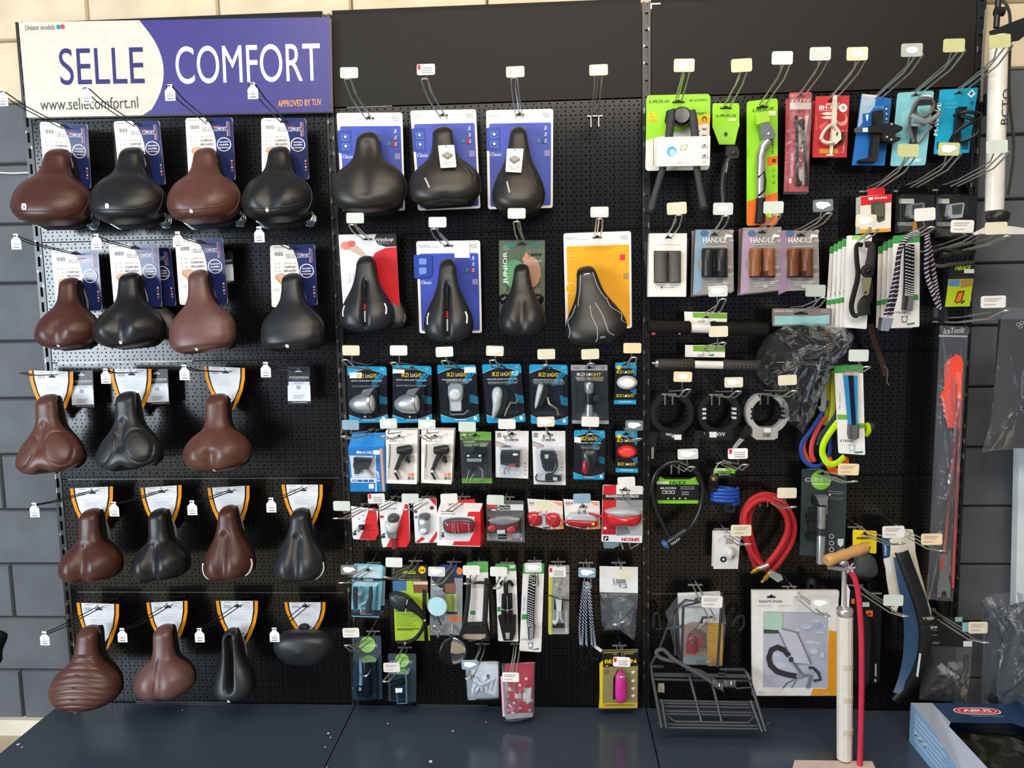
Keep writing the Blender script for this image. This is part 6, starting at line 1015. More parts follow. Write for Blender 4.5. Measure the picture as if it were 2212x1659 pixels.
cg = m('#7f8385', 'satin'); b = c.ztube([(430, 830, .02), (345, 600, .03), (360, 430, .04), (440, 290, .045), (600, 285, .045), (640, 400, .04), (520, 500, .035), (430, 430, .03), (440, 300, .035)], [22, 22, 26, 34, 36, 28, 26, 22, 20], m('#5f6365', 'satin'), sm=4, seg=8, flat=.6); c.ztube([(345, 460, .035), (440, 530, .045), (560, 570, .045), (720, 470, .04), (735, 420, .03), (640, 380, .025)], [30, 32, 34, 30, 26, 20], cg, b, sm=4, seg=8, flat=.6); c.ztube([(740, 570, .02), (630, 560, .02), (680, 610, .02), (600, 700, .015), (500, 830, .012)], 18, cg, b, seg=7, flat=.6); c.ztube([(340, 580, .02), (450, 610, .035), (560, 600, .03)], 22, cg, b, sm=3, seg=7, flat=.6); c.add(b, 'cage'); b = c.zbox([(425, 600), (500, 590), (470, 780), (490, 840), (380, 850), (410, 800)], .004, .016, m('#2a2b2b', 'rubber')); c.zbox([(420, 310), (440, 285), (610, 280), (625, 345), (415, 360)], .04, .05, m('#26282a', 'satin'), b); c.add(b, 'cage_spine'); c.done()
c = Card('bottle_cage_card', 'bright blue card with a black bottle cage', 'bottle cage', [(2030, 194), (2113, 189), (2093, 330), (2017, 333)], .075, .0015, m('#149cc4', 'satin'), r=0, group=GA).Z(*y3)
c.zt('M-WAVE', 800, 720, 852, 270, 52, m('#e0f2f6'), bold=.02); c.zp([(1275, 85), (1325, 140), (1265, 200), (1210, 150)], m('#eaf6f8')); c.zp([(1262, 110), (1300, 130), (1265, 170), (1235, 150)], m('#1f6f8c')); c.zt('BC 32 FLEX', 910, 290, 1060, 278, 20, m('#7fd0e4')); c.zr(905, 330, 1090, 336, m('#7fd0e4')); c.zr(785, 810, 870, 910, m('#1a4a5e')); c.zr(1130, 800, 1220, 910, m('#1f4450')); c.ze(1272, 270, 24, 24, m('#30606e')); c.slot(.5, .07, 20)
bk = m('#101214', 'satin'); b = c.zbox([(1040, 345), (1165, 340), (1130, 430), (1120, 560), (1080, 600), (1065, 830), (990, 835), (1010, 560), (1030, 440)], .004, .02, bk); c.add(b, 'cage_spine'); b = c.ztube([(975, 470, .02), (1040, 440, .045), (1180, 460, .05), (1320, 460, .03), (1250, 550, .045), (1080, 620, .05), (960, 720, .035), (940, 830, .015)], 24, bk, sm=4, seg=8, flat=.7); c.ztube([(1050, 480, .03), (1180, 540, .04), (1290, 610, .03), (1290, 720, .025), (1180, 790, .02), (1070, 820, .01)], 24, bk, b, sm=4, seg=8, flat=.7); c.add(b, 'cage'); c.done()
for w, bs, e, lb, ti, mk in (('carrying the double-leg kickstand', (1465, 220), (1483, 150), (1478, 141), 'c', 'peel'), ('carrying the black side kickstand', (1569, 232), (1608, 151), (1602, 141), 'o', None), ('carrying the silver kickstand', (1647, 226), (1703, 131), (1690, 125), 'w', None), ('carrying the bottle cage bags', (1729, 209), (1783, 127), (1772, 116), 't', None), ('carrying the red bottle holder cards', (1800, 212), (1866, 124), (1852, 116), 'c', 'oval'), ('carrying the royal blue card', (1898, 211), (1987, 118), (1970, 108), 'g', 'oval'), ('carrying the turquoise card', (1977, 206), (2078, 109), (2061, 98), 'y', None), ('carrying the bright blue card', (2071, 201), (2180, 99), (2160, 89), 'y', None)):
    hook(w, bs, e, lb, l=.34, dc=.076, tint=ti, mark=mk, size=(42, 26))
# floor pump hanging at far right
T = thing('hanging_pump', 'white floor pump with black handle hanging at the far right', 'floor pump', at(2150, 470, .14)); wt = m('#dcd9d0', 'gloss'); bk = m('#181819', 'satin'); d = .175; R = 17.3 * K(d)
b = MB(); b.lathe(at(2148, 455, d), at(2157, 78, d), [(0, R), (.98, R), (1, R * .9)], wt, 22); b.text('BCTO', at(2166, 274, d) + V((0, -R - .001, 0)), at(2171, 197, d) + V((0, -R - .001, 0)), 14 * K(d), m('#26262a')); b.build('barrel', T)
b = MB(); b.add(pp(d + .012, (2136, 68), (2180, 50), (2212, 38), (2240, 40), (2236, 60), (2200, 88), (2178, 92), (2176, 76), (2140, 84)) + pp(d - .012, (2136, 68), (2180, 50), (2212, 38), (2240, 40), (2236, 60), (2200, 88), (2178, 92), (2176, 76), (2140, 84)), [list(range(9)), list(range(17, 8, -1))] + [[(i + 1) % 9, i, 9 + i, 9 + (i + 1) % 9] for i in range(9)], bk); b.build('handle', T)
b = MB(); b.tube(p3((2152, 60, d), (2158, -20, d)), .008, bk, 8); b.tube(p3((2150, 25, d), (2168, 25, d)), .013, bk, 8); b.tube(smooth(p3((2166, 0, d), (2180, 25, d), (2182, 80, d - .02), (2180, 200, d - .03), (2190, 320, d - .03), (2178, 420, d - .02)), 5), .0045, m('#3b3a38', 'rubber'), 6); b.build('hose', T)
b = MB(); b.lathe(at(2156, 458, d), at(2156, 482, d), [(0, R * 1.05), (.3, R * 1.3), (.6, R * 1.2), (1, R * 1.0)], bk, 18); b.build('collar', T)
b = MB(); b.add([at(x, y, dd) for dd in (d + .035, d - .03) for x, y in ((2098, 505), (2128, 490), (2180, 488), (2225, 494), (2226, 506), (2150, 506))], [list(range(6)), list(range(11, 5, -1))] + [[(i + 1) % 6, i, 6 + i, 6 + (i + 1) % 6] for i in range(6)], m('#d8d6cf', 'satin')); b.build('foot', T)
b = MB(); b.tube(p3((2131, 20, .03), (2124, 110, .03), (2120, 220, .03)), .004, m('#b8b09a', 'metal'), 6); b.box(tuple(at(2128, 248, .04)), tuple(at(2150, 205, .02)), bk); b.build('wall_bracket', T)
# bicycle computers
c = Card('computer_box', 'red, white and yellow carton with a small bicycle computer', 'bicycle computer', [(1859, 424), (1926, 419), (1924, 500), (1858, 504)], .11, .035, m('#e9e4da', 'satin'), r=0, part='carton', group=GA).Z(*y4)
c.zp([(110, 200), (490, 165), (488, 270), (110, 310)], m('#cf1f2c')); c.zp([(105, 600), (482, 590), (480, 630), (105, 650)], m('#e8a01e')); c.zt('SIGMA', 275, 232, 435, 222, 26, m('#f2e6e0'), it=.1, bold=.03); c.zp([(205, 210), (265, 205), (258, 238), (205, 240)], m('#f2e6e0')); c.zp([(232, 265), (410, 258), (408, 490), (335, 520), (240, 440)], m('#55513c')); c.done()
b = c.zbox([(265, 300), (385, 295), (380, 440), (330, 460), (268, 400)], .0006, .008, m('#5d6350', 'gloss')); c.add(b, 'computer'); b = MB(); b.prism(pp(.1, (1875, 407), (1911, 405), (1912, 421), (1874, 423)), (0, .001, 0), m('#cf1f2c')); c.add(b, 'hang_tab')
def clear_box(label, q, s, sy, silver):
    c = Card('computer_box', label, 'bicycle computer', q, .085, .002, m('#2b2724', 'gloss'), r=0, part='inlay_card', group=GA).Z(*y4); X = lambda x: x + s
    c.zr(X(580), 225 + sy, X(770 if not silver else 715), 285 + sy, m('#d9d6d0')); c.zr(X(560), 515 + sy, X(740), 560 + sy, m('#b9b4ae')); c.zt('SIGMA', X(610), 552 + sy, X(720), 548 + sy, 24, m('#3a3836'), bold=.02); c.bars(.06, .80, .5, .97, 5, m('#6d6862'), .35)
    if not silver: c.zp([(750, 530), (790, 505), (805, 540), (800, 640), (755, 640)], m('#c07a22'))
    b = c.zbox([(X(670), 300 + sy), (X(840), 275 + sy), (X(870), 290 + sy), (X(840), 470 + sy), (X(690), 480 + sy), (X(650), 440 + sy)], .002, .02, m('#8b8d90' if not silver else '#b2b2b4', 'satin'), sc=.94); c.zbox([(X(705), 315 + sy), (X(835), 300 + sy), (X(815), 420 + sy), (X(710), 430 + sy)], .0195, .022, m('#4a4d4c', 'gloss'), b); c.add(b, 'computer'); c.blister([(-.03, .05), (1.03, .05), (1.02, 1.0), (.0, 1.0)], .035, .96, name='clear_box')
    b = c.zbox([(X(600), 60 + sy), (X(920), 55 + sy), (X(945), 170 + sy), (X(540), 185 + sy)], .001, .003, m('#77726a', 'clear')); c.ztube([(X(545), 195 + sy, .02), (X(1020), 190 + sy, .02)], 12, m('#d8d2c4', 'clear'), b); c.add(b, 'hanger_flap'); c.done()
clear_box('clear box with a dark bicycle computer, left of two', [(1937, 424), (2019, 421), (2017, 504), (1932, 503)], 0, 0, False)
clear_box('clear box with a silver-edged bicycle computer, right of two', [(2023, 423), (2110, 423), (2103, 514), (2019, 513)], 490, 0, True)
for w, bs, e, lb, ti, mk in (('carrying the red and white computer carton', (1898, 405), (1969, 341), (1962, 325), 'y', None), ('carrying the dark computer box', (1975, 404), (2069, 333), (2050, 322), 'y', 'peel'), ('carrying the silver-edged computer box', (2062, 402), (2173, 330), (2154, 317), 't', None)): hook(w, bs, e, lb, l=.34, dc=.09, tint=ti, mark=mk, size=(42, 26))
# grips
c = Card('grip_box', 'white carton with two black grips in its window', 'handlebar grip', [(1403, 504), (1484, 504), (1482, 641), (1400, 641)], .105, .035, m('#ebe8e1', 'satin'), r=0, part='carton', group='boxed grips').Z(*zc)
c.zt('COMFORT BICYCLE GRIPS', 160, 332, 325, 332, 10, m('#b4b0a8')); c.zr(140, 370, 335, 600, m('#3b3a38')); c.zt('ERGOMAXX', 215, 637, 285, 637, 9, m('#77746c')); c.ze(198, 632, 9, 9, m('#77746c')); c.slot(.5, .07, 14); c.done()
for x in (190, 288): b = MB(); b.lathe(c.X(x, 378, .004), c.X(x, 595, .004), [(0, c.zR(38)), (.04, c.zR(46)), (.12, c.zR(42)), (.5, c.zR(40)), (1, c.zR(45))], m('#5a5854', 'rubber'), 14); c.add(b, 'grip')
b = MB(); b.prism(pp(.04, (1390, 522), (1488, 515), (1484, 640), (1398, 642)), (0, .001, 0), m('#8f9396', 'film')); c.add(b, 'film_bag')
def handlz(label, q, X0, tone, gcol, stack):
    c = Card('grip_box', label, 'handlebar grip', q, .105, .035, m('#8f8a88', 'satin'), r=0, part='carton', group='boxed grips').Z(*zc); X = lambda x: x + X0
    c.zp([(X(440), 225), (X(560), 225), (X(520), 330), (X(445), 480), (X(432), 680), (X(420), 690)], m(tone)); c.zp([(X(440), 440), (X(490), 560), (X(480), 660), (X(432), 680)], m(tone))
    random.seed(5)
    for i in range(16): c.ze(X(random.uniform(560, 700)), random.uniform(230, 640), 18, 14, m(random.choice(['#a5a09e', '#7f7a79', '#b4b0ae'])), 8)
    c.zr(X(485), 352, X(668), 560, m('#2a2726')); c.zt('HANDLZ', X(492), 315, X(662), 310, 36, m('#eceae6'), bold=.02); c.ze(X(502), 245, 30, 20, m('#3c6d92')); c.bars(.28, .26, .82, .275, 1, m('#dedad6')); c.bars(.3, .85, .9, .93, 3, m('#cfcac6'), .35); c.zr(X(650), 255, X(700), 275, m('#e4e2de')); c.slot(.5, .08, 16)
    for x in (525, 622):
        b = MB(); b.lathe(c.X(X(x), 358, .003), c.X(X(x), 552, .003), [(0, c.zR(36)), (.05, c.zR(44)), (.5, c.zR(40)), (1, c.zR(44))], m(gcol, 'leather'), 14); g = c.add(b, 'grip')
        if gcol != '#1d1f1e': b = MB(); b.tube(ell(c.X(X(x), 362, .006), c.zR(42), c.zR(6), 12), .0012, m('#c98a4a', 'fabric'), 5, True); b.build('stitching', g)
    b = c.zbox([(X(548), 515), (X(608), 515), (X(612), 560), (X(545), 560)], .02, .0215, m('#e8e4e0', 'clear')); c.add(b, 'clasp'); c.done()
    for i in range(stack): b = MB(); q_ = [(x - 4 - 4 * i, y + 3) for x, y in q]; b.prism([at(*p, .06 - .012 * i) for p in q_], (0, .008, 0), m('#a09b9a', 'satin')); b.build('grip_pack', thing('grip_box', label.split(' ')[0] + ' ' + ('second' if i == 0 else 'third') + ' grip carton standing behind the front one', 'handlebar grip', at(*q_[0], .06), 'boxed grips'))
    return c
handlz('blue-toned carton with two black grips', [(1503, 496), (1584, 496), (1585, 630), (1500, 638)], 0, '#7f9db4', '#1d1f1e', 2)
handlz('pink-toned carton with two light tan grips, larger of two', [(1605, 492), (1688, 490), (1690, 626), (1602, 635)], 340, '#a88fa8', '#8a5434', 2)
handlz('pink-toned carton with two dark tan grips, right of its pair', [(1690, 499), (1768, 498), (1770, 626), (1692, 629)], 612, '#8f7890', '#6b3c22', 0)
for w, bs, e, lb, ti, mk in (('carrying the white grip carton', (1444, 513), (1467, 466), (1462, 450), 'c', None), ('carrying the blue-toned grip cartons', (1542, 507), (1568, 468), (1562, 451), 't', 'oval'), ('carrying the light tan grip cartons', (1643, 501), (1680, 466), (1671, 448), 't', None), ('carrying the dark tan grip carton', (1729, 504), (1790, 462), (1778, 444), 'd', 'peel')): hook(w, bs, e, lb, l=.33, dc=.106, tint=ti, mark=mk, size=(41, 25))
def bar_grip(label, a, bpx, r, q, col, dots, sl):
    c = Card('bar_grip', label, 'handlebar grip', q, .085, .0012, m('#ebe8e0', 'satin'), r=0, part='header_card', group='bar grips').Z(*zc); c.r(.20, .05, 1, .52, m('#6fa52c')); c.t('GRIP', .3, .95, .48, .95, 5, m('#55574e')); c.p([(.6, .8), (.72, .72), (.74, .85), (.6, .9)], m('#2f7a3a')); c.slot(.5, .45, 14); c.done()
    k = K(.1); A = at(*a, .1); B_ = at(*bpx, .1); n = (B_ - A)
    for t0, t1, nm in ((0, .36, 'grip'), (sl, 1, 'grip')):
        b = MB(); b.lathe(A + n * t0, A + n * t1, [(0, r * k * .8), (.03, r * k), (.5, r * k * .95), (.97, r * k), (1, r * k * .8)], m(col, 'fabric' if not dots else 'rubber'), 14)
        if dots:
            for i in range(8):
                for j in range(2): b.ball(A + n * (t0 + (t1 - t0) * (.15 + .1 * i)) + V((0, -r * k * .93, (j - .5) * .008)), .0016, .001, .0016, m('#6d6c68', 'satin'), 6, 4)
        b.build(nm, c.root)
    b = MB(); b.tube([A + n * .35, A + n * (sl + .01)], r * k * .72, m('#e2dfd8', 'gloss'), 14); b.build('core_tube', c.root); return c
c = bar_grip('pair of black foam grips on a white tube with green header', (1399, 706), (1658, 712), 14.5, [(1478, 673), (1571, 676), (1570, 700), (1479, 697)], '#1a1918', False, .52)
b = MB(); b.ball(at(1412, 721, .11), .007, .004, .004, m('#d8305a', 'satin')); b.ball(at(1468, 721, .11), .004, .003, .003, m('#c06a7a', 'satin')); c.add(b, 'pink_mark')
c = bar_grip('pair of textured grey grips on a white tube with green header', (1421, 786), (1640, 790), 12, [(1480, 745), (1566, 747), (1566, 772), (1480, 771)], '#33322f', True, .64)
b = MB(); b.lathe(at(1408, 784, .1), at(1424, 786, .1), [(0, .003), (.4, .004), (.5, .012), (1, .014)], m('#b5b4b0', 'metal'), 10); c.add(b, 'end_plug')
hook('carrying the black foam grips', (1524, 685), (1562, 647), (1551, 629), l=.32, dc=.086, tint='t', mark='peel', size=(40, 23)); hook('carrying the textured grey grips', (1524, 757), (1562, 741), (1552, 716), l=.32, dc=.086, tint='c', size=(40, 23))
# saddle cover in a crinkled bag
T = thing('saddle_cover_bag', 'black saddle cover in a crinkled clear bag under a grey header', 'saddle cover', at(1730, 670, .1), 'bagged goods')
c = Card('', '', '', [(1668, 666), (1798, 666), (1796, 704), (1668, 705)], .105, .0015, m('#77706b', 'satin'), r=4, root=T, part='header_card').Z(*y8); c.zp([(295, 180), (780, 180), (950, 165), (945, 275), (290, 285)], m('#8fc0c2', 'gloss')); c.zt('MEMORY FOAM', 290, 133, 512, 133, 24, m('#cfc9c4'), bold=.02); c.pr.tube([c.X(x, y, .001) for x, y in ((950, 110), (855, 110), (850, 122), (945, 128), (948, 142), (855, 145))], .0006, m('#d8d2cc'), 4); c.slot(.48, .3, 30); c.done()
c = Card('', '', '', [(1626, 690), (1845, 690), (1845, 938), (1626, 938)], .10, None, None, r=0, root=T).Z(*y8)
b = c.zpuff([(420, 330), (600, 285), (800, 300), (980, 360), (1060, 480), (1030, 640), (930, 800), (820, 960), (760, 1150), (640, 1250), (560, 1050), (400, 880), (250, 760), (190, 600), (260, 450)], .05, m('#1c1b1a', 'fabric'), rings=7, sq=2.6); c.add(b, 'saddle_cover')
b = MB(); random.seed(11); pts = [(200, 420), (420, 290), (640, 255), (880, 270), (1130, 330), (1230, 420), (1200, 560), (1060, 680), (980, 800), (900, 960), (830, 1130), (740, 1330), (620, 1580), (540, 1500), (420, 1400), (380, 1200), (300, 1060), (140, 960), (40, 790), (90, 600)]; bag = edge(pts, 3); n = len(bag); cx, cy = 620, 700; vs = [c.X(x, y, -.002) for x, y in bag]
for j in range(9):
    f = 1 - j / 9; mx_, my_ = cx + 150 * math.sin(j * 2.1) * (1 - f), cy + 170 * math.cos(j * 1.3) * (1 - f)
    for i, (x, y) in enumerate(bag): vs.append(c.X(mx_ + (x - mx_) * f + random.uniform(-34, 34) * (f < .95), my_ + (y - my_) * f + random.uniform(-34, 34) * (f < .95), .012 + .070 * (1 - f ** 3.4) + random.uniform(-.005, .006)))
vs.append(c.X(mx_, my_, .084)); fs = [[j * n + i, j * n + (i + 1) % n, (j + 1) * n + (i + 1) % n, (j + 1) * n + i] for j in range(9) for i in range(n)] + [[9 * n + i, 9 * n + (i + 1) % n, len(vs) - 1] for i in range(n)]; b.add(vs, fs, m('#e9edf0', 'wrap')); b.sm = False; c.add(b, 'film_bag')
hook('carrying the crinkled saddle cover bag', (1729, 673), (1778, 644), (1762, 628), l=.33, dc=.106, tint='g', size=(41, 25))
# ---------------------------------------------------------------- right bay: straps at mid height
def fan(label, n, tl0, tr0, dx, dy, bl0, br0, d0, dd, tilt):
    """cards hanging one behind the other on the same hook"""
    for i in range(n, 0, -1):
        q = [(tl0[0] - dx * i, tl0[1] + dy * i), (tr0[0] - dx * i, tr0[1] + dy * i), (br0[0] - dx * i * tilt, br0[1] + 1), (bl0[0] - dx * i * tilt, bl0[1] + 1)]
        c = strap_card(label % ('first', 'second', 'third', 'fourth')[i - 1], q, .0012, d0 - dd * i, .09); c.t("28'' evolution", .2, .62, .23, .40, 3.5, m('#55564e')); c.r(0, .66, .5, .72, m('#3f9a4a')); c.p([(.3, .34), (.5, .28), (.6, .5), (.55, .8), (.3, .8)], m('#1b1b1b')); c.done()
fan('%s green-topped card behind the black belt strap card', 4, (1829, 510), (1880, 509), 9, 5.5, (1824, 706), (1868, 708), .12, .016, 1.15)
c = strap_card('cream card with a wide black belt strap and brass tongue', [(1829, 509), (1884, 507), (1872, 711), (1822, 707)], .0015, .125, .0).Z(*y5); c.out = None
b = c.ztube([(560, 320, .02), (470, 330, .024), (460, 520, .03), (470, 760, .032), (390, 1120, .03), (420, 1270, .028), (480, 1280, .028)], [30, 34, 40, 42, 42, 34, 30], m('#1d1c1a', 'rubber'), sm=4, seg=8, flat=.35); c.ztube([(570, 320, .03), (650, 330, .034), (640, 520, .036), (600, 700, .04)], [40, 46, 56, 70], m('#242320', 'rubber'), b, sm=4, seg=8, flat=.35); c.ztube([(640, 760, .03), (630, 1000, .028), (560, 1130, .028), (570, 1280, .028)], [30, 60, 84, 84], m('#201f1d', 'rubber'), b, sm=4, seg=8, flat=.3); c.add(b, 'strap')
b = c.zpuff(c.zel(580, 680, 92, 90), .006, m('#1b1a18', 'rubber'), h0=.045); b.ball(c.X(575, 680, .052), c.zR(34), .006, c.zR(34), m('#2a2a28', 'metal')); c.add(b, 'rivet'); b = c.zbox([(500, 765), (630, 765), (600, 920), (590, 990), (550, 1010), (505, 985), (505, 920)], .046, .049, m('#b4ae82', 'metal')); c.zbox(c.zel(545, 965, 20, 20, 10), .049, .0495, m('#3a3320', 'satin'), b); c.add(b, 'tongue'); c.r(.2, 0, .75, .045, m('#8fc86a')); c.done()
fan('%s green-topped card behind the front dashed strap card', 3, (1930, 511), (1986, 507), 11, 7, (1922, 708), (1982, 708), .115, .018, .9)
c = strap_card('front white and green card with a dashed black strap and chrome clip', [(1930, 509), (1987, 506), (1986, 706), (1920, 709)], .0012, .12, .085).Z(*y5); c.zr(1280, 995, 1365, 1070, m('#3f9a4a')); c.zt('STRAP', 1015, 1258, 1195, 1258, 26, m('#55564e'), bold=.02); c.zp([(1125, 1290), (1220, 1290), (1205, 1385), (1140, 1385)], m('#8d8a80')); c.ze(1172, 1335, 26, 34, m('#e9e8e6')); c.zp([(1200, 1400), (1310, 1380), (1315, 1400), (1215, 1418)], m('#2f7a4a'))
dash_strap(c, [(1220, 310, .008), (1210, 600, .012), (1205, 850, .012), (1200, 1010, .012)], 68, 18); b = c.zbox([(1140, 1010), (1260, 1010), (1255, 1190), (1230, 1225), (1125, 1200)], .002, .018, m('#2a2c2c', 'satin'), sc=.94); c.zbox([(1195, 1010), (1262, 1010), (1240, 1220), (1160, 1220)], .0175, .021, m('#9a9ca0', 'metal'), b); c.add(b, 'clip'); c.done()
def twisted(label, legs, clip, clipc):
    T = thing('bungee_strap', label, 'bungee cord', at(1998, 500, .2), 'purple striped straps'); c = Card('', '', '', [(1900, 500), (2050, 500), (2050, 720), (1900, 720)], .19, None, None, r=0, root=T).Z(*y5)
    for pts in legs:
        P = smooth([c.X(*p) for p in pts], 10); b = MB(); r = c.zR(33); b.tube(P, r, m('#2d2735', 'fabric'), 8); o = c.add(b, 'cord'); d = MB(); wm = m('#cdc6ce', 'fabric')
        for i in range(1, len(P) - 1, 2):
            tn = (P[i + 1] - P[i - 1]).normalized(); sd = V((tn.z, 0, -tn.x)); f = V((0, -1, 0))
            q = [P[i] + sd * r * math.cos(a) * 1.02 + f * r * math.sin(a) * 1.04 + tn * r * .5 * math.cos(a) for a in (0, .8, 1.57, 2.35, 3.14)]; w = tn * r * .42
            for k in range(4): d.face([q[k], q[k + 1], q[k + 1] + w, q[k] + w], wm)
        d.build('white_stripes', o, kind='stuff')
    b = c.zbox(clip, -.012, .012, m(clipc[0], 'satin')); n = len(clip) // 2; c.zbox([clip[0], clip[1], clip[-2], clip[-1]] if len(clip) > 4 else clip, .011, .014, m(clipc[1], 'metal'), b); c.add(b, 'clip')
twisted('purple and white striped strap with chrome clip, hanging left', [[(1320, 130, .02), (1200, 190, .02), (1090, 350, .015), (1040, 700, .01), (980, 1000, .008), (900, 1290, .008)], [(1340, 140, .0), (1230, 210, .0), (1110, 380, .0), (1085, 700, -.004), (1060, 1000, -.006), (980, 1290, -.004)]], [(845, 1310), (1000, 1320), (960, 1450), (925, 1500), (820, 1490)], ('#1b1b1c', '#b8c2cc'))
twisted('purple and white striped strap with black clip, hanging right', [[(1440, 170, .02), (1450, 400, .015), (1460, 700, .01), (1540, 950, .008), (1640, 1190, .008)], [(1480, 190, .0), (1530, 420, .0), (1590, 720, -.004), (1630, 950, -.006), (1670, 1190, -.006)]], [(1610, 1170), (1700, 1150), (1760, 1330), (1680, 1380), (1600, 1300)], ('#1f2226', '#2e3236'))
b = MB(); b.prism(pp(.2, (1971, 479), (1979, 478), (1982, 497), (1972, 500)), (0, .002, 0), m('#a8742a', 'satin')); b.build('leather_label', thing('strap_label', 'small brown label hanging above the dashed strap cards', 'label', at(1975, 480, .2)))
hook('carrying the belt strap cards', (1860, 520), (1890, 497), (1871, 477), l=.34, dc=.127, tint='c', mark='peel', size=(42, 26)); hook('carrying the dashed strap cards', (1965, 516), (2012, 492), (1998, 463), l=.36, dc=.127, tint='w', size=(42, 26))
# dangling dark brown strap below
T = thing('dangling_strap', 'dark brown strap end dangling below the belt strap cards', 'luggage strap', at(1878, 712, .07)); b = MB(); b.tube(smooth(p3((1880, 700, .07), (1890, 740, .07), (1905, 780, .07), (1914, 812, .07)), 5), .009, m('#3a2622', 'fabric'), 8, flat=.35); b.build('strap', T); b = MB(); b.tube(smooth(p3((1908, 790, .075), (1917, 800, .075), (1916, 825, .075), (1922, 832, .075)), 4), .0022, m('#8a8a88', 'metal'), 6); b.build('hook_end', T)
# mirage phone holder
c = Card('phone_holder_card', 'black and lime card with an orange phone holder picture', 'phone holder', [(2052, 570), (2106, 566), (2093, 662), (2042, 664)], .085, .0015, m('#1d1b17', 'satin'), r=0, group=GA).Z(*y4)
c.zp([(1195, 1220), (1505, 1212), (1455, 1555), (1150, 1560)], m('#b4c81e')); c.zp([(1200, 1225), (1340, 1222), (1330, 1310), (1195, 1305)], m('#5a86ac')); c.zp([(1345, 1222), (1500, 1215), (1490, 1300), (1340, 1330)], m('#a8843a')); c.zp([(1310, 1370), (1395, 1360), (1360, 1490), (1300, 1520), (1265, 1500)], m('#3a2a1a')); c.zp([(1320, 1385), (1375, 1378), (1345, 1485), (1300, 1505), (1280, 1490)], m('#e8752c')); c.zp([(1340, 1510), (1395, 1470), (1390, 1500), (1350, 1525)], m('#2a2418')); c.zt('MIRAGE', 1275, 1110, 1465, 1100, 50, m('#b8d81e'), it=.1, bold=.03); c.zr(1385, 1095, 1510, 1145, m('#d8d6d0')); c.zr(1250, 1190, 1490, 1196, m('#4a4842')); c.done()
b = c.ztube([(1020, 870, .01), (1100, 850, .02), (1190, 880, .025), (1140, 940, .02), (1050, 930, .02)], 26, m('#1d1e1e', 'rubber'), sm=4); c.ztube([(1190, 900, .02), (1330, 900, .02), (1480, 880, .01)], 40, m('#232322', 'rubber'), b, sm=3); c.ztube([(1000, 1050, .0), (1100, 1060, .01), (1200, 1040, .01), (1500, 1010, .0)], 24, m('#4a443a', 'rubber'), b, sm=3); c.add(b, 'bar_clamp')
hook('carrying the lime phone holder card', (2030, 540), (2112, 507), (2079, 489), l=.34, dc=.08, tint='w', mark='txt', size=(46, 26)); hook('reaching out empty below the hanging pump', (2062, 546), (2176, 511), (2152, 493), l=.36, dc=.03, tint='c', size=(44, 25))
# bundle of coloured straps
c = strap_card('white and green card with a blue and navy strap', [(1802, 790), (1864, 789), (1869, 983), (1811, 979)], .0012, .125, .085).Z(*y6); c.zp([(678, 770), (800, 775), (805, 835), (680, 832)], m('#6fb03a')); c.zp([(915, 880), (1015, 880), (1018, 940), (920, 938)], m('#6fb03a')); c.zt("28'' evolution", 715, 700, 715, 505, 16, m('#55564e')); c.zt('STRAP', 708, 1110, 880, 1112, 26, m('#55564e'), bold=.02); c.zp([(815, 1145), (905, 1145), (895, 1225), (830, 1225)], m('#b8b8b4')); c.ze(858, 1185, 26, 32, m('#e9e8e6')); c.zp([(885, 1235), (990, 1225), (995, 1245), (900, 1252)], m('#2f7a4a')); c.done()
b = c.zbox([(745, 285), (795, 285), (840, 890), (805, 890)], .004, .012, m('#2f8ac0', 'fabric')); c.zbox([(860, 285), (910, 285), (915, 890), (885, 890)], .004, .012, m('#2f8ac0', 'fabric'), b); c.add(b, 'blue_strap'); b = c.zbox([(795, 285), (855, 285), (888, 890), (838, 890)], .004, .014, m('#191c2c', 'fabric')); c.add(b, 'navy_strap'); b = c.zbox([(800, 885), (925, 885), (915, 1060), (810, 1070), (795, 1000)], .002, .02, m('#4a4d50', 'satin'), sc=.95); c.zbox([(835, 890), (905, 890), (880, 1070), (830, 1070)], .0195, .023, m('#8b8e92', 'metal'), b); c.zbox([(740, 245), (915, 245), (910, 290), (745, 285)], .004, .014, m('#b9b2a2', 'satin'), b); c.add(b, 'clip')
def loop(label, pts, r, col, d):
    T = thing('luggage_strap', label, 'luggage strap', at(1790, 820, d), 'coloured strap loops'); c = Card('', '', '', [(1720, 780), (1880, 780), (1880, 1030), (1720, 1030)], d, None, None, r=0, root=T).Z(*y6); b = c.ztube(pts, r, m(col, 'fabric'), sm=6, seg=8, flat=.35); c.add(b, 'webbing'); return c
loop('royal blue strap loop behind the blue strap card', [(560, 600, 0), (480, 740, .01), (330, 950, .02), (215, 1120, .02), (230, 1290, .02), (340, 1390, .02), (480, 1370, .015), (570, 1250, .01), (590, 1000, 0)], 26, '#2a4a96', .085)
loop('orange and grey strap loop inside the blue loop', [(520, 800, 0), (440, 930, .004), (370, 1080, .006), (350, 1240, .006), (390, 1350, .004)], 30, '#c94a48', .088); loop('thin orange strap edge inside the blue loop', [(330, 1000, .0), (265, 1140, .004), (285, 1260, .004), (350, 1360, .004)], 20, '#e05a34', .082)
loop('neon yellow strap loop with dark edge', [(700, 850, 0), (600, 950, .01), (490, 1100, .02), (470, 1240, .02), (540, 1360, .02), (650, 1360, .015), (760, 1290, .005)], 40, '#b8e01e', .115); loop('dark grey strap loop above the neon yellow loop', [(680, 760, 0), (560, 920, .006), (470, 1030, .006), (445, 1150, .002)], 34, '#2e3c46', .11)
loop('bright orange strap end under the blue strap card', [(570, 1300, 0), (590, 1430, .006), (680, 1470, .006), (770, 1400, .004), (770, 1290, 0)], 44, '#e8602a', .095)
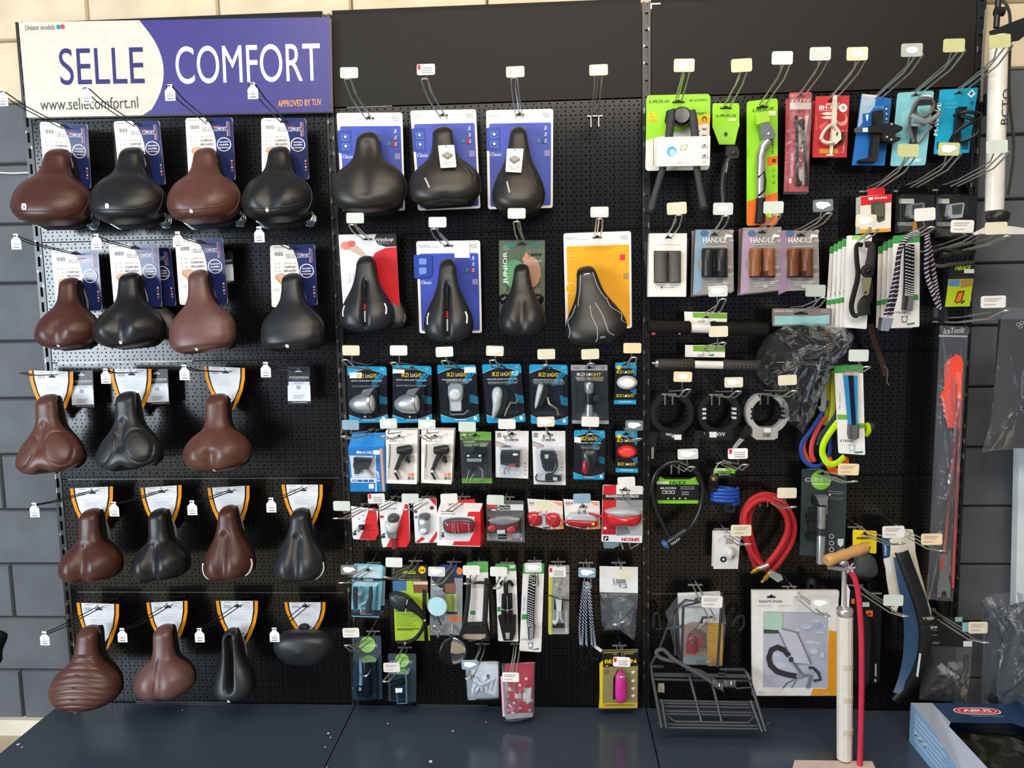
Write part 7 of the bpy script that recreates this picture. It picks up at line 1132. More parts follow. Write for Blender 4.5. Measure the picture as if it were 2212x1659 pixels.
for i, (x0, x1, col, lab) in enumerate(((560, 530, '#a3a82a', 'olive yellow strap hanging left of the blue strap card'), (620, 590, '#b4b834', 'bright olive strap hanging next to the blue strap card'), (500, 470, '#8f9296', 'pale grey strap hanging beside the crinkled bag'))): loop(lab, [(x0 + 30, 230, 0), (x0 + 10, 450, .004), (x0, 700, .004), (x1, 900 if i < 2 else 660, 0)], 34, col, .07 + .015 * i)
T = thing('strap_ball', 'neon and black strap end ball right of the blue strap card', 'luggage strap', at(1880, 925, .1), 'coloured strap loops'); b = MB(); b.ball(at(1882, 922, .1), .012, .012, .014, m('#2b2c2e', 'rubber')); b.build('ball', T); b = MB(); b.tube(smooth(p3((1868, 925, .09), (1874, 918, .1), (1876, 930, .105), (1870, 940, .1)), 4), .009, m('#b0d41e', 'fabric'), 8); b.build('webbing', T)
hook('carrying the coloured strap bundle', (1830, 800), (1873, 793), (1855, 768), l=.34, dc=.127, tint='t', size=(41, 25))
# flag in a clear tube bag, and big bag at the edge
T = thing('safety_flag_bag', 'orange safety flag with red rods in a long clear bag', 'safety flag', at(2060, 704, .1), 'bagged goods'); c = Card('', '', '', [(2030, 703), (2091, 706), (2057, 1298), (2002, 1294)], .10, .0006, m('#8d929a', 'film'), r=0, root=T, part='bag_back').Z(*zd4)
c.zp([(875, 950), (1068, 955), (1062, 1030), (872, 1020)], m('#3a3836')); c.zt('IceToolz', 900, 1005, 1040, 995, 38, m('#d8d8d4'), it=.2, bold=.02); c.zp([(870, 1010), (1062, 1015), (1062, 1025), (870, 1022)], m('#c8c8c4')); c.done()
b = MB(); q = lambda x, y, h: at(1750 + x / 3.13, 400 + y / 3.13, .1 + h); fp = [(905, 1210), (990, 1140), (1025, 1160), (1035, 1200), (1022, 1640), (930, 1640), (880, 1410), (910, 1380)]; b.add([q(x, y, .022 if i % 2 else .012) for i, (x, y) in enumerate(fp)] + [q(x, y, .004) for x, y in fp], [list(range(8)), list(range(15, 7, -1))] + [[(i + 1) % 8, i, 8 + i, 8 + (i + 1) % 8] for i in range(8)], m('#f2503c', 'fabric')); b.add([q(*p) for p in ((905, 1215, .013), (1022, 1270, .026), (1025, 1460, .026), (908, 1385, .013))], [[0, 1, 2, 3]], m('#f5604a', 'fabric')); b.build('flag', T)
for a, e in (((2066, 920), (2040, 1192)), ((2074, 920), (2058, 1270))): b = MB(); b.tube(p3((a[0], a[1], .112), (e[0], e[1], .112)), .0045, m('#c9403a', 'satin'), 8); b.build('rod', T)
b = MB(); b.prism(pp(.122, (2031, 1198), (2048, 1198), (2047, 1240), (2053, 1262), (2052, 1292), (2047, 1292), (2045, 1280), (2040, 1276), (2034, 1280), (2032, 1291), (2024, 1290), (2027, 1260), (2031, 1240)), (0, .006, 0), m('#8f9ba2', 'metal')); b.prism(pp(.1235, (2034, 1206), (2040, 1206), (2037, 1232), (2033, 1232)), (0, .001, 0), m('#c9403a', 'satin')); b.build('bracket', T)
film_bag(c, edge([(0, 0), (1, 0), (1, 1), (0, 1)], 8), .028); hook('carrying the safety flag bag', (2065, 697), (2174, 672), (2146, 652), l=.34, dc=.1, tint='w', mark='txt', size=(50, 25))
T = thing('cover_bag', 'large clear bag with a dark folded cover cut by the right edge', 'cover', at(2200, 660, .2), 'bagged goods'); c = Card('', '', '', [(2165, 690), (2300, 690), (2300, 968), (2148, 968)], .15, .02, m('#26272a', 'fabric'), r=2, root=T, part='folded_cover').Z(1750, 400, 3.13); 
for x, y in ((1405, 940), (1432, 930), (1420, 955)): c.pr.tube([p for p in ell(c.X(x, y, .0015), c.zR(11), c.zR(11), 12)], .0008, m('#c8cacc'), 4, True); c.any = True
c.done(); film_bag(c, edge([(-.02, -.1), (1, -.05), (1, 1.0), (.1, 1.01), (-.18, 1.03), (-.08, .8)], 5), .018)
# ---------------------------------------------------------------- right bay: locks, hoses
def ring_lock(label, ctr, r, body, key, silver, txt):
    T = thing('ring_lock', label, 'ring lock', at(ctr[0], ctr[1] - r, .07), 'ring locks'); k = K(.07); C = at(*ctr, .07); bm = m('#17181a' if not silver else '#a9a9a4', 'satin'); b = MB()
    a0, a1 = math.radians(118), math.radians(422); n = 34; pts = []
    ring = lambda R, y: [C + V((R * k * math.cos(a0 + (a1 - a0) * i / n), y, R * k * math.sin(a0 + (a1 - a0) * i / n))) for i in range(n + 1)]
    o_f, i_f, o_b, i_b = ring(r, -.018), ring(r * .74, -.018), ring(r * 1.02, .012), ring(r * .76, .012); vs = o_f + i_f + o_b + i_b; N = n + 1
    b.add(vs, [[i, i + 1, N + i + 1, N + i] for i in range(n)] + [[2 * N + i + 1, 2 * N + i, 3 * N + i, 3 * N + i + 1] for i in range(n)] + [[i + 1, i, 2 * N + i, 2 * N + i + 1] for i in range(n)] + [[N + i, N + i + 1, 3 * N + i + 1, 3 * N + i] for i in range(n)] + [[0, N, 3 * N, 2 * N], [n, 2 * N + n, 3 * N + n, N + n]], bm); b.build('shackle_housing', T)
    b = MB(); bp = pp(.09, *body); b.prism(bp, (0, .03, 0), bm); o = b.build('lock_body', T)
    b = MB(); tx, x0, y0, x1, yy = txt; b.text(tx, at(x1, yy, .0912), at(x0, y0, .0912), 8 * k, m('#d4d4d2' if not silver else '#4a4a46'), bold=.02); b.prism(pp(.0915, *key[2]), (0, .0006, 0), m('#e6e6e6')); b.build('print', o)
    for s in (-1, 1):
        b = MB()
        for j in range(3): z = (j - 1) * .014; b.box(tuple(C + V((s * r * k * .70 - .006, -.02, z - .004))), tuple(C + V((s * r * k * .70 + .006, -.002, z + .003))), m('#c8c8c4' if 'AXA' in tx else '#0d0d0d', 'satin'))
        b.build('rubber_pad', T)
    b = MB(); (hx, hy), pts, _ = key; b.prism(pp(.088, *pts), (0, .004, 0), m('#141414', 'rubber')); b.lathe(at(hx + 12, hy, .08), at(hx + 22, hy, .08), [(0, .007), (1, .007)], m('#9a9a98', 'metal'), 10); b.build('key', T)
    return T
T = ring_lock('black ring lock with a hanging key, first of three', (1450, 891), 46, [(1428, 930), (1472, 930), (1472, 944), (1466, 950), (1432, 950), (1426, 945)], ((1414, 938), [(1404, 934), (1420, 934), (1424, 941), (1418, 946), (1416, 966), (1406, 966), (1404, 950)], [(1456, 939), (1472, 939), (1472, 950), (1457, 950)]), False, ('Ren', 1439, 935, 1457, 938))
b = MB(); b.prism(pp(.087, (1407, 966), (1413, 966), (1412, 991), (1407, 991)), (0, .002, 0), m('#b8b4aa', 'metal')); b.build('key_blade', T)
ring_lock('black ring lock with pale rubber pads, second of three', (1551, 891), 45.5, [(1524, 928), (1583, 928), (1584, 948), (1578, 951), (1528, 951), (1522, 946)], ((1508, 937), [(1502, 931), (1519, 931), (1522, 944), (1512, 948), (1510, 966), (1498, 966), (1500, 944)], [(1532, 933), (1548, 933), (1548, 945), (1533, 945)]), False, ('AXA', 1548, 934, 1566, 934))
ring_lock('grey ring lock with black edge, third of three', (1655, 891), 45, [(1626, 924), (1682, 924), (1680, 946), (1672, 950), (1634, 950), (1626, 944)], ((1612, 932), [(1606, 922), (1616, 918), (1620, 928), (1618, 940), (1602, 946), (1597, 938), (1606, 930)], [(1651, 925), (1665, 925), (1665, 934), (1651, 934)]), True, ('BIKE', 1648, 936, 1664, 936))
for w, bs, e, lb, ti, mk in (('carrying the first ring lock', (1447, 854), (1486, 842), (1475, 814), 'o', 'oval'), ('carrying the ring lock with pale pads', (1549, 855), (1595, 846), (1585, 826), 'c', 'peel'), ('carrying the grey ring lock', (1655, 853), (1715, 845), (1701, 821), 'c', None)): hook(w, bs, e, lb, l=.3, dc=.03, tint=ti, mark=mk, pins=True, size=(39, 22))
b = MB(); T = thing('cable_tie_end', 'grey plastic strap end poking up left of the red price label', 'strap end', at(1600, 955, .1)); b.prism(pp(.1, (1598, 946), (1608, 950), (1588, 971), (1582, 966)), (0, .003, 0), m('#9a9894', 'satin')); b.build('strap_end', T)
T = thing('cable_lock', 'black loop cable lock with a blue key barrel and green card', 'cable lock', at(1462, 1000, .08), 'bicycle locks')
c = Card('', '', '', [(1417, 1031), (1510, 1032), (1509, 1088), (1420, 1087)], .08, .0012, m('#15191c', 'satin'), r=0, root=T).Z(*ze_); gg = m('#7cc62e', 'satin')
c.zp([(200, 825), (240, 850), (430, 850), (475, 828), (505, 890), (175, 888)], gg); c.zp([(180, 1012), (503, 1012), (495, 1038), (190, 1038)], gg); c.zt('FALKX', 275, 888, 402, 888, 28, m('#20302a'), bold=.02); c.zt('BLOCKS', 205, 925, 325, 925, 16, m('#e0e6e2'), bold=.03); c.zr(175, 865, 270, 885, m('#c8dcb0'))
for i in range(3): c.zr(218 + 34 * i, 937, 248 + 34 * i, 960, m('#dfe5e2')); c.zr(222 + 34 * i, 941, 244 + 34 * i, 956, m('#15191c'))
c.zr(362, 905, 465, 925, m('#aab2ae')); c.zr(366, 909, 461, 921, m('#15191c'))
for y in (945, 962): c.zr(368, y, 425, y + 6, m('#aab2ae'))
for i in range(4): c.zr(258 + 45 * i, 990, 270 + 45 * i, 1003, m('#b9c0bc'))
c.done()
b = MB(); b.tube(smooth(p3((1446, 1160, .1), (1436, 1140, .1), (1418, 1100, .1), (1409, 1055, .1), (1418, 1022, .1), (1440, 1003, .1), (1464, 998, .1), (1490, 1006, .1), (1510, 1028, .1), (1519, 1060, .1), (1511, 1105, .1), (1494, 1135, .1), (1478, 1150, .1)), 5), 5.2 * K(.1), m('#16181a', 'gloss'), 10); b.build('cable', T)
b = MB(); b.lathe(at(1483, 1145, .1), at(1440, 1174, .1), [(0, .012), (.1, .015), (.8, .015), (.85, .013), (1, .013)], m('#1a1c20', 'satin'), 14); b.text('FALKX', at(1450, 1177, .1) + V((0, -.017, .004)), at(1468, 1164, .1) + V((0, -.017, .004)), 5 * K(.1), m('#c8ccd0'), bold=.02); b.build('lock_barrel', T); b = MB(); b.lathe(at(1441, 1173, .1), at(1434, 1179, .1), [(0, .014), (.5, .017), (1, .013)], m('#3a5f9c', 'satin'), 12); b.build('key_cap', T)
T = thing('coil_lock', 'small coiled blue cable lock with black bracket', 'cable lock', at(1564, 1004, .08), 'bicycle locks'); c = Card('', '', '', [(1543, 1012), (1588, 1011), (1588, 1032), (1543, 1033)], .07, .0012, m('#15191c', 'satin'), r=0, root=T).Z(*ze_); c.zr(625, 765, 785, 803, gg); c.zr(630, 762, 720, 785, m('#c8dcb0')); c.zt('FALKX', 655, 802, 755, 802, 22, m('#1d2a22'), bold=.02); c.zt('BLOCKS', 660, 818, 745, 818, 11, m('#e0e6e2')); c.done()
b = MB(); n = 110; b.tube([at(1566 + 28 * math.cos(i * .24), 1053 + i * .29 + 5 * math.sin(i * .24 + .4), .08 + .022 * math.sin(i * .24)) for i in range(n)], 4.5 * K(.08), m('#1f4fae', 'gloss'), 8); b.build('coil', T); b = MB(); b.lathe(at(1541, 1046, .09), at(1542, 1032, .12), [(0, .016), (.8, .016), (1, .012)], m('#1a1a1a', 'satin'), 14); b.ball(at(1542, 1035, .125), .006, .003, .006, m('#c8a23c', 'metal')); b.tube(p3((1536, 1046, .09), (1545, 1058, .09)), .015, m('#1d1c1b', 'rubber'), 10); b.build('lock_barrel', T)
b = MB(); b.prism(pp(.1, (1562, 1082), (1592, 1078), (1587, 1108), (1566, 1107)), (0, .02, 0), m('#17181a', 'rubber')); b.ball(at(1577, 1093, .1), .010, .003, .012, m('#0a0a0a', 'rubber')); b.build('bracket', T); b = MB(); b.tube(smooth(p3((1542, 1034, .1), (1543, 1016, .09), (1554, 1000, .08), (1566, 996, .08), (1580, 1003, .08)), 5), .0016, m('#b8b8b4', 'metal'), 6); b.build('wire_loop', T)
hook('carrying the loop cable lock', (1461, 1005), (1495, 1009), (1486, 981), l=.28, dc=.03, tint='t', mark='peel', pins=True, size=(44, 23)); hook('carrying the coiled blue lock', (1566, 1004), (1610, 1004), (1594, 980), l=.28, dc=.03, tint='r', mark='red', size=(42, 23))
T = thing('hose_coil', 'coil of red air hoses with brass ends', 'air hose', at(1660, 1070, .08)); rdh = m('#b3262c', 'rubber')
for j, P in enumerate(([(1636, 1232), (1616, 1180), (1603, 1125), (1618, 1085), (1650, 1068), (1685, 1078), (1708, 1115), (1706, 1160), (1680, 1205), (1650, 1232)], [(1645, 1224), (1625, 1170), (1618, 1120), (1632, 1088), (1662, 1074), (1695, 1090), (1715, 1130), (1710, 1170), (1690, 1205), (1664, 1238)], [(1652, 1225), (1680, 1190), (1700, 1150), (1698, 1115), (1672, 1085), (1640, 1080), (1612, 1105), (1610, 1140), (1622, 1190), (1648, 1222)])):
    b = MB(); b.tube(smooth(p3(*[(x, y, .07 + .022 * j) for x, y in P]), 6), 6.3 * K(.09), rdh, 10); b.build('hose', T)
for a, e in (((1640, 1226), (1622, 1238)), ((1668, 1232), (1645, 1258))): b = MB(); b.lathe(at(*a, .12), at(*e, .12), [(0, .008), (.3, .009), (.35, .007), (.7, .0075), (.75, .005), (1, .004)], m('#b8913a', 'metal'), 10); b.build('brass_end', T)
b = MB(); b.prism(pp(.13, (1666, 1232), (1688, 1242), (1692, 1252), (1680, 1258), (1660, 1244)), (0, .008, 0), m('#b4bcc2', 'metal')); b.tube(p3((1640, 1228, .125), (1660, 1220, .125)), .008, m('#b4bcc2', 'metal'), 8); b.build('clamp', T)
hook('carrying the red air hoses', (1658, 1080), (1714, 1095), (1700, 1065), l=.28, dc=.05, tint='c', size=(41, 23), pins=True)
for o in (1, 0):
    c = Card('bell_card', 'rear white card of the small bell pack' if o else 'front white card with a small white bell', 'bicycle bell', [(1543 - 4 * o, 1152 - 6 * o), (1600 - 4 * o, 1152 - 6 * o), (1594 - 5 * o, 1229 - 6 * o), (1541 - 4 * o, 1229 - 6 * o)], .075 - .02 * o, .0012, m('#dadada', 'satin'), r=0, group=GA).Z(*ze_)
    if not o:
        c.code(.45, .15, .75, .30, m('#6a6a6a')); c.bars(.12, .14, .3, .3, 3, m('#8a8a8a'), .2); c.ze(695, 1472, 26, 24, m('#26262a')); c.ze(695, 1472, 10, 9, m('#dadada')); b = c.zpuff([(710, 1400), (740, 1370), (775, 1390), (782, 1440), (750, 1470), (715, 1450)], .02, m('#d6d6d4', 'gloss')); b.ball(c.X(757, 1432, .022), c.zR(10), .003, c.zR(10), m('#77777a', 'satin')); c.add(b, 'bell')
    c.done()
hook('carrying the small bell pack', (1569, 1157), (1616, 1175), (1601, 1146), l=.28, dc=.076, tint='c', mark='txt', size=(44, 25))
c = Card('pump_card', 'tall dark grey card with a silver mini pump and green disc', 'mini pump', [(1732, 1013), (1830, 1021), (1825, 1201), (1727, 1200)], .075, .0012, m('#2e3839', 'satin'), r=2, group=GA).Z(*zf); c.ze(243, 785, 73, 70, m('#7cb83a')); c.zt('CON:TEC', 130, 797, 360, 790, 28, m('#b9c4c4'), bold=.03); c.zr(185, 810, 305, 818, m('#c8e0a8')); c.ze(306, 860, 8, 8, m('#b05a4a'), 10); c.ze(306, 890, 8, 8, m('#d8dcdc'), 10); c.bars(.63, .23, .95, .28, 2, m('#77827f'), .3); c.bars(.63, .30, .95, .34, 2, m('#77827f'), .3)
for y in (1188, 1237, 1283): c.ze(318, y, 18, 18, m('#c4cccc'), 14); c.ze(318, y, 13, 13, m('#2e3839'), 14)
c.zp([(362, 1205), (405, 1205), (403, 1245), (384, 1265), (362, 1245)], m('#c4cccc')); c.zp([(278, 950), (292, 950), (290, 1030), (276, 1030)], m('#8a9494')); c.slot(.45, .04, 20); c.done()
b = MB(); R = c.zR(30); b.lathe(c.X(235, 960, .018), c.X(225, 1370, .018), [(0, R * 1.05), (.25, R), (.26, R * .96), (.5, R * .96), (.51, R), (1, R * .95)], m('#b4b8bb', 'metal'), 16); c.add(b, 'barrel'); b = MB(); b.lathe(c.X(230, 1115, .018), c.X(228, 1165, .018), [(0, R * 1.08), (1, R * 1.08)], m('#2a2c2e', 'satin'), 16); c.add(b, 'grip_band'); b = c.zbox([(190, 890), (278, 885), (265, 950), (210, 950)], .004, .03, m('#77797c', 'satin'), sc=.9); c.zbox([(170, 900), (200, 890), (205, 960), (175, 950)], .002, .02, m('#141516', 'rubber'), b); c.add(b, 'head'); b = c.zbox([(130, 1020), (195, 1020), (195, 1060), (130, 1060)], .002, .016, m('#151617', 'rubber')); c.zbox([(130, 1160), (195, 1160), (195, 1200), (130, 1200)], .002, .016, m('#151617', 'rubber'), b); c.zbox([(150, 980), (180, 980), (175, 1200), (145, 1200)], .002, .01, m('#1b1c1d', 'rubber'), b); c.add(b, 'frame_bracket')
hook('carrying the silver mini pump card', (1774, 1025), (1846, 1040), (1833, 1014), l=.3, dc=.076, tint='o', mark='txt', size=(44, 25))
# yellow bell card
c = Card('bell_card', 'yellow card with a dark grey bell under it', 'bicycle bell', [(1842, 1144), (1894, 1147), (1893, 1196), (1842, 1191)], .075, .0012, m('#e6c81e', 'satin'), r=3, group=GA).Z(*zf); c.zt('BIBIA', 500, 1212, 595, 1210, 18, m('#3a3212'), bold=.06); c.zp([(560, 1260), (600, 1265), (590, 1310), (560, 1310)], m('#26240f')); c.zr(530, 1235, 600, 1240, m('#b89a14')); c.slot(.5, .18, 18); c.done()
b = c.zpuff([(490, 1330), (560, 1310), (620, 1340), (640, 1440), (600, 1475), (520, 1470), (475, 1440)], .03, m('#3d4042', 'rubber'), sq=3); c.add(b, 'bell')
hook('carrying the yellow bell card', (1866, 1153), (1948, 1174), (1930, 1149), l=.3, dc=.076, tint='w', mark='txt', size=(46, 26))
# mudguard on its card
T = thing('mudguard_pack', 'long curved black mudguard on a cream and blue card', 'mudguard', at(1945, 1150, .08)); c = Card('', '', '', [(1905, 1140), (2012, 1140), (2012, 1330), (1905, 1330)], .08, .0012, m('#e4dccb', 'satin'), poly=[(.0, .12), (.02, 0), (.62, .02), (.66, .1), (.68, .28), (.78, .52), (.93, .8), (1.0, .97), (.98, 1.0), (.85, 1.0), (.5, .62), (.30, .95), (.2, .95), (.1, .6)], root=T).Z(*y7)
c.zp([(255, 110), (310, 110), (330, 240), (325, 330), (270, 340), (258, 230)], m('#1d4a78')); c.zt('Polisport', 300, 310, 290, 215, 22, m('#dfe8f0'), it=.15, bold=.02); c.zp([(268, 345), (325, 325), (350, 460), (300, 480)], m('#e6e4e6')); c.zt('MISSISSIPPI 24"', 618, 800, 580, 630, 14, m('#77705f')); c.zt('24"', 490, 138, 518, 138, 16, m('#55524a')); c.done()
b = MB(); sp = [(395, 255), (430, 380), (470, 520), (510, 660), (535, 790), (548, 920), (540, 1080), (515, 1220), (470, 1350), (410, 1470), (340, 1545)]; sp = [(c.X(x, y, 0)) for x, y in sp]; sp = smooth(sp, 4); n = len(sp); vs = []
for i, p in enumerate(sp):
    t = (sp[min(i + 1, n - 1)] - sp[max(i - 1, 0)]).normalized(); s = V((-t.z, 0, t.x)); w = c.zR(58) * (1 - .35 * max(0, i / n - .7) / .3); dd = .02 + .09 * math.sin(math.pi * min(1, i / n * 1.1)) * .5
    for k in range(7):
        a = math.pi * k / 6; vs.append(p + s * w * math.cos(a) + V((0, -dd - .012 * math.sin(a), 0)))
b.add(vs, [[i * 7 + k, i * 7 + k + 1, (i + 1) * 7 + k + 1, (i + 1) * 7 + k] for i in range(n - 1) for k in range(6)], m('#17181a', 'satin')); b.build('mudguard', T, angle=60)
b = MB(); side = sp[2:-4]; b.add([p + V((-c.zR(40) - .004 * 0, -.03 - .03 * math.sin(math.pi * i / len(side)), 0)) for i, p in enumerate(side)] + [p + V((-c.zR(95) * (.5 + .5 * math.sin(math.pi * i / len(side))) - c.zR(30), -.02, 0)) for i, p in enumerate(side)], [[i, i + 1, len(side) + i + 1, len(side) + i] for i in range(len(side) - 1)], m('#3a5574', 'gloss')); b.build('side_reflection', T)  # bluish reflection along the black mudguard's side, put into the colour
for y in (770, 848): b = c.zbox([(505, y - 10), (590, y - 15), (610, y), (580, y + 12), (520, y + 12)], .06, .075, m('#b8bcbf', 'metal')); c.add(b, 'stay_clip')
b = c.zbox([(480, 1060), (495, 1065), (470, 1265), (455, 1250)], .075, .0765, m('#e4ecf4', 'gloss')); c.add(b, 'reflex_sticker')
hook('carrying the mudguard card', (1950, 1152), (2036, 1190), (2013, 1165), l=.32, dc=.06, tint='o', mark='txt', size=(44, 25))
T_ = hook('reaching out in front of the mudguard', (1868, 1283), (1955, 1331), (1930, 1297), l=.32, dc=.08, tint='t', size=(42, 25))
# black pouch with orange label behind the floor pump
c = Card('tool_pouch_card', 'black hanging pouch with a small orange label behind the red hose', 'tool pouch', [(1812, 1277), (1905, 1279), (1900, 1476), (1815, 1476)], .06, .012, m('#141415', 'fabric'), r=4, part='pouch', group=GA).Z(*zh); c.zr(565, 528, 615, 572, m('#e0621e')); c.zp([(572, 560), (590, 545), (608, 560)], m('#2a1a10')); c.zr(530, 470, 590, 502, m('#c8ccd0')); c.zr(600, 402, 680, 412, m('#8a8c8c')); c.zr(210, 392, 375, 430, m('#d8d6d0')); c.zr(300, 432, 380, 452, m('#1a1a1a')); c.zr(460, 445, 485, 480, m('#e0621e')); c.zr(628, 910, 642, 1000, m('#9a9c9c')); c.ze(632, 1030, 8, 12, m('#9a9c9c'), 10); c.done()
b = c.zpuff([(545, 580), (590, 590), (600, 700), (590, 900), (585, 1050), (545, 1055)], .02, m('#1d1d1e', 'fabric')); c.add(b, 'pocket')
T = thing('rubber_loop', 'black rubber loop standing up behind the windscreen card', 'rubber loop', at(1753, 1280, .05)); b = MB(); b.tube(smooth(p3((1746, 1290, .05), (1746, 1262, .05), (1752, 1255, .06), (1760, 1260, .06), (1760, 1290, .05)), 5), .006, m('#1b1b1c', 'rubber'), 8, flat=2); b.build('loop', T)
# windscreen card
c = Card('windscreen_pack', 'white and orange pack picturing a handlebar with a map holder', 'map holder', [(1624, 1276), (1812, 1276), (1806, 1503), (1625, 1503)], .09, .012, m('#e4e2de', 'satin'), r=1, part='pack', group=GA).Z(*zg)
c.zp([(1590, 530), (1665, 545), (1650, 1068), (1440, 1068), (1460, 1010), (1570, 1010)], m('#e2961e')); c.zp([(1055, 385), (1065, 378), (1585, 385), (1580, 995), (1570, 1003), (1050, 998)], m('#b2b4c4', 'gloss'))
random.seed(9)
for i in range(22): c.ze(random.uniform(1090, 1540), random.uniform(420, 960), random.uniform(20, 50), random.uniform(12, 30), m(random.choice(['#bcc0d0', '#a8abbd', '#c8cbd6', '#9fa4b8'])), 10)
c.zp([(1060, 382), (1210, 384), (1205, 555), (1055, 552)], m('#a8c8b4')); c.zp([(1055, 520), (1205, 528), (1205, 555), (1055, 552)], m('#3a4a3c'))
c.zt('kaart-mee', 1018, 303, 1205, 303, 26, m('#3a3c40')); c.bars(.06, .135, .22, .145, 1, m('#b4b4b0')); c.bars(.3, .135, .44, .145, 1, m('#b4b4b0')); c.zt('STECO', 1012, 1044, 1068, 1044, 14, m('#9a9c9e')); c.zt('Steco', 1535, 1052, 1600, 1050, 24, m('#f2d29a'), it=.2); c.slot(.22, .055, 18)
c.zp([(1175, 530), (1205, 515), (1325, 545), (1440, 805), (1310, 795)], m('#bdbfca')); c.zl([(1262, 735), (1225, 690), (1165, 665), (1118, 685), (1096, 750), (1112, 815), (1165, 865), (1240, 888), (1330, 905)], 44, m('#332d30')); c.zl([(1275, 760), (1330, 835), (1370, 895)], 18, m('#66666e')); c.ze(1350, 900, 32, 22, m('#8a8a92')); c.ze(1278, 765, 20, 22, m('#3c3c42'))
gy = m('#77777e'); c.zl([(1370, 895), (1440, 900), (1410, 1000)], 30, gy); c.zl([(1420, 830), (1460, 835), (1500, 875), (1518, 930), (1460, 940)], 22, m('#3a3c42')); c.zl([(1180, 540), (1255, 705)], 8, m('#77777f')); c.zl([(1205, 515), (1325, 545), (1440, 805), (1305, 795)], 7, m('#6a6a70')); c.zl([(1210, 1000), (1240, 960), (1300, 930)], 7, m('#4a4a50')); c.zl([(1320, 930), (1280, 1000)], 6, m('#4a4a50')); c.done()
hook('carrying the map holder pack', (1723, 1289), (1787, 1331), (1772, 1303), l=.32, dc=.092, tint='t', mark='peel', size=(41, 24))
# monkeyload card in a bag
T = thing('carrier_bag_pack', 'clear bag with a white and orange card picturing a red pannier', 'luggage pack', at(1510, 1284, .07), 'bagged goods'); c = Card('', '', '', [(1464, 1283), (1556, 1279), (1558, 1437), (1472, 1434)], .07, .01, m('#e2e0dc', 'satin'), r=0, root=T, part='pack').Z(*zg)
c.zp([(385, 500), (470, 465), (600, 470), (600, 815), (390, 810)], m('#a88a76')); c.zp([(440, 560), (520, 500), (590, 560), (595, 700), (445, 700)], m('#6a4a3e')); c.zp([(430, 590), (480, 560), (540, 570), (560, 690), (500, 730), (425, 725)], m('#b02a30')); c.zp([(480, 580), (515, 575), (525, 700), (495, 715)], m('#7a1a20')); c.zr(525, 680, 595, 705, m('#6f7478')); c.zp([(400, 750), (600, 740), (600, 815), (400, 812)], m('#8f9a9c')); c.zp([(600, 470), (725, 475), (718, 825), (602, 825)], m('#e0a018')); c.zt('monkeyload', 420, 352, 560, 350, 22, m('#55575a')); c.bars(.25, .42, .5, .47, 2, m('#b4b4b0'), .3); c.bars(.68, .45, .92, .7, 5, m('#b8860f'), .15); c.slot(.48, .08, 16); c.done()
film_bag(c, edge([(-.32, .25), (.0, .02), (1.05, .0), (1.12, .4), (1.02, 1.0), (.02, 1.0), (-.15, .8)], 4), .016)
for s, pts in ((0, [(160, 510), (165, 410), (200, 400), (215, 500), (230, 525), (175, 525)]), (1, [(800, 500), (840, 430), (890, 420), (895, 490), (860, 540)])):
    T2 = thing('black_clip', 'black wire clip ' + ('left' if not s else 'right') + ' of the pannier pack', 'clip', at(1415 + 190 * s, 1340, .05)); b = MB(); b.tube(smooth([at(1370 + x / 3.779, 1220 + y / 3.779, .05) for x, y in pts], 4), .005, m('#1d1d1e', 'rubber'), 8); b.build('clip_loop', T2)
hook('carrying the pannier pack', (1510, 1280), (1540, 1338), (1538, 1300), l=.3, dc=.072, tint='w', mark='txt', size=(46, 27))
# front carrier of black wire with bungee
T = thing('front_carrier', 'black wire front luggage carrier with a grey bungee on top', 'luggage carrier', at(1520, 1440, .1)); wm = m('#34373c', 'satin'); q = lambda x, y, d: at(1370 + x / 3.779, 1220 + y / 3.779, d)
def wire(name, pts, r=.0038, mt=None): b = MB(); b.tube([q(*p) for p in pts], r, mt or wm, 8); return b.build(name, T)
wire('frame', [(240, 830, .12), (140, 830, .12), (150, 920, .14), (225, 1335, .25), (262, 1335, .25), (225, 1100, .19)], .0058); wire('frame', [(700, 855, .12), (895, 855, .12), (930, 900, .13), (1075, 1365, .25), (1045, 1365, .25), (950, 1110, .19)], .0058)
for y, x0, x1, d in ((890, 160, 930, .13), (905, 160, 935, .135), (935, 155, 940, .14), (1110, 200, 985, .185), (1130, 205, 990, .19), (1155, 210, 1000, .195), (1195, 230, 1010, .205), (1218, 240, 1015, .21)): wire('cross_wire', [(x0, y, d), (x1, y + 14, d)], .0044)
for y, x0, x1, d in ((1280, 330, 930, .225), (1305, 280, 1000, .23), (1330, 250, 1050, .235)): wire('lower_wire', [(x0 - 60, y - 45, d - .01), (x0, y, d), (x1, y + 12, d), (x1 + 50, y - 40, d - .01)], .0044)
for x, x2 in ((450, 550), (620, 715)): wire('long_wire', [(x, 900, .135), (x2, 1285, .226)], .0052)
for a in ([(205, 690, .06), (330, 360, .08), (420, 288, .1), (545, 300, .12), (400, 340, .13), (385, 815, .14)], [(130, 830, .1), (200, 700, .08)], [(330, 400, .07), (335, 740, .09)], [(710, 340, .13), (680, 830, .13)], [(260, 525, .07), (390, 500, .08)], [(545, 470, .1), (560, 430, .11), (640, 430, .12)]): wire('hoop', a, .0045)
b = MB(); P = smooth([q(*p) for p in ((350, 790, .16), (240, 770, .16), (190, 740, .16), (185, 705, .16), (240, 695, .16), (310, 760, .165), (420, 830, .17), (560, 910, .17), (690, 1000, .17))], 5); b.tube(P, .0065, m('#55575c', 'fabric'), 8); b.build('bungee', T); b = MB(); b.tube(smooth([q(*p) for p in ((420, 850, .155), (540, 870, .16), (690, 960, .16), (830, 975, .16))], 4), .006, m('#4a4c50', 'fabric'), 8); b.build('bungee', T)
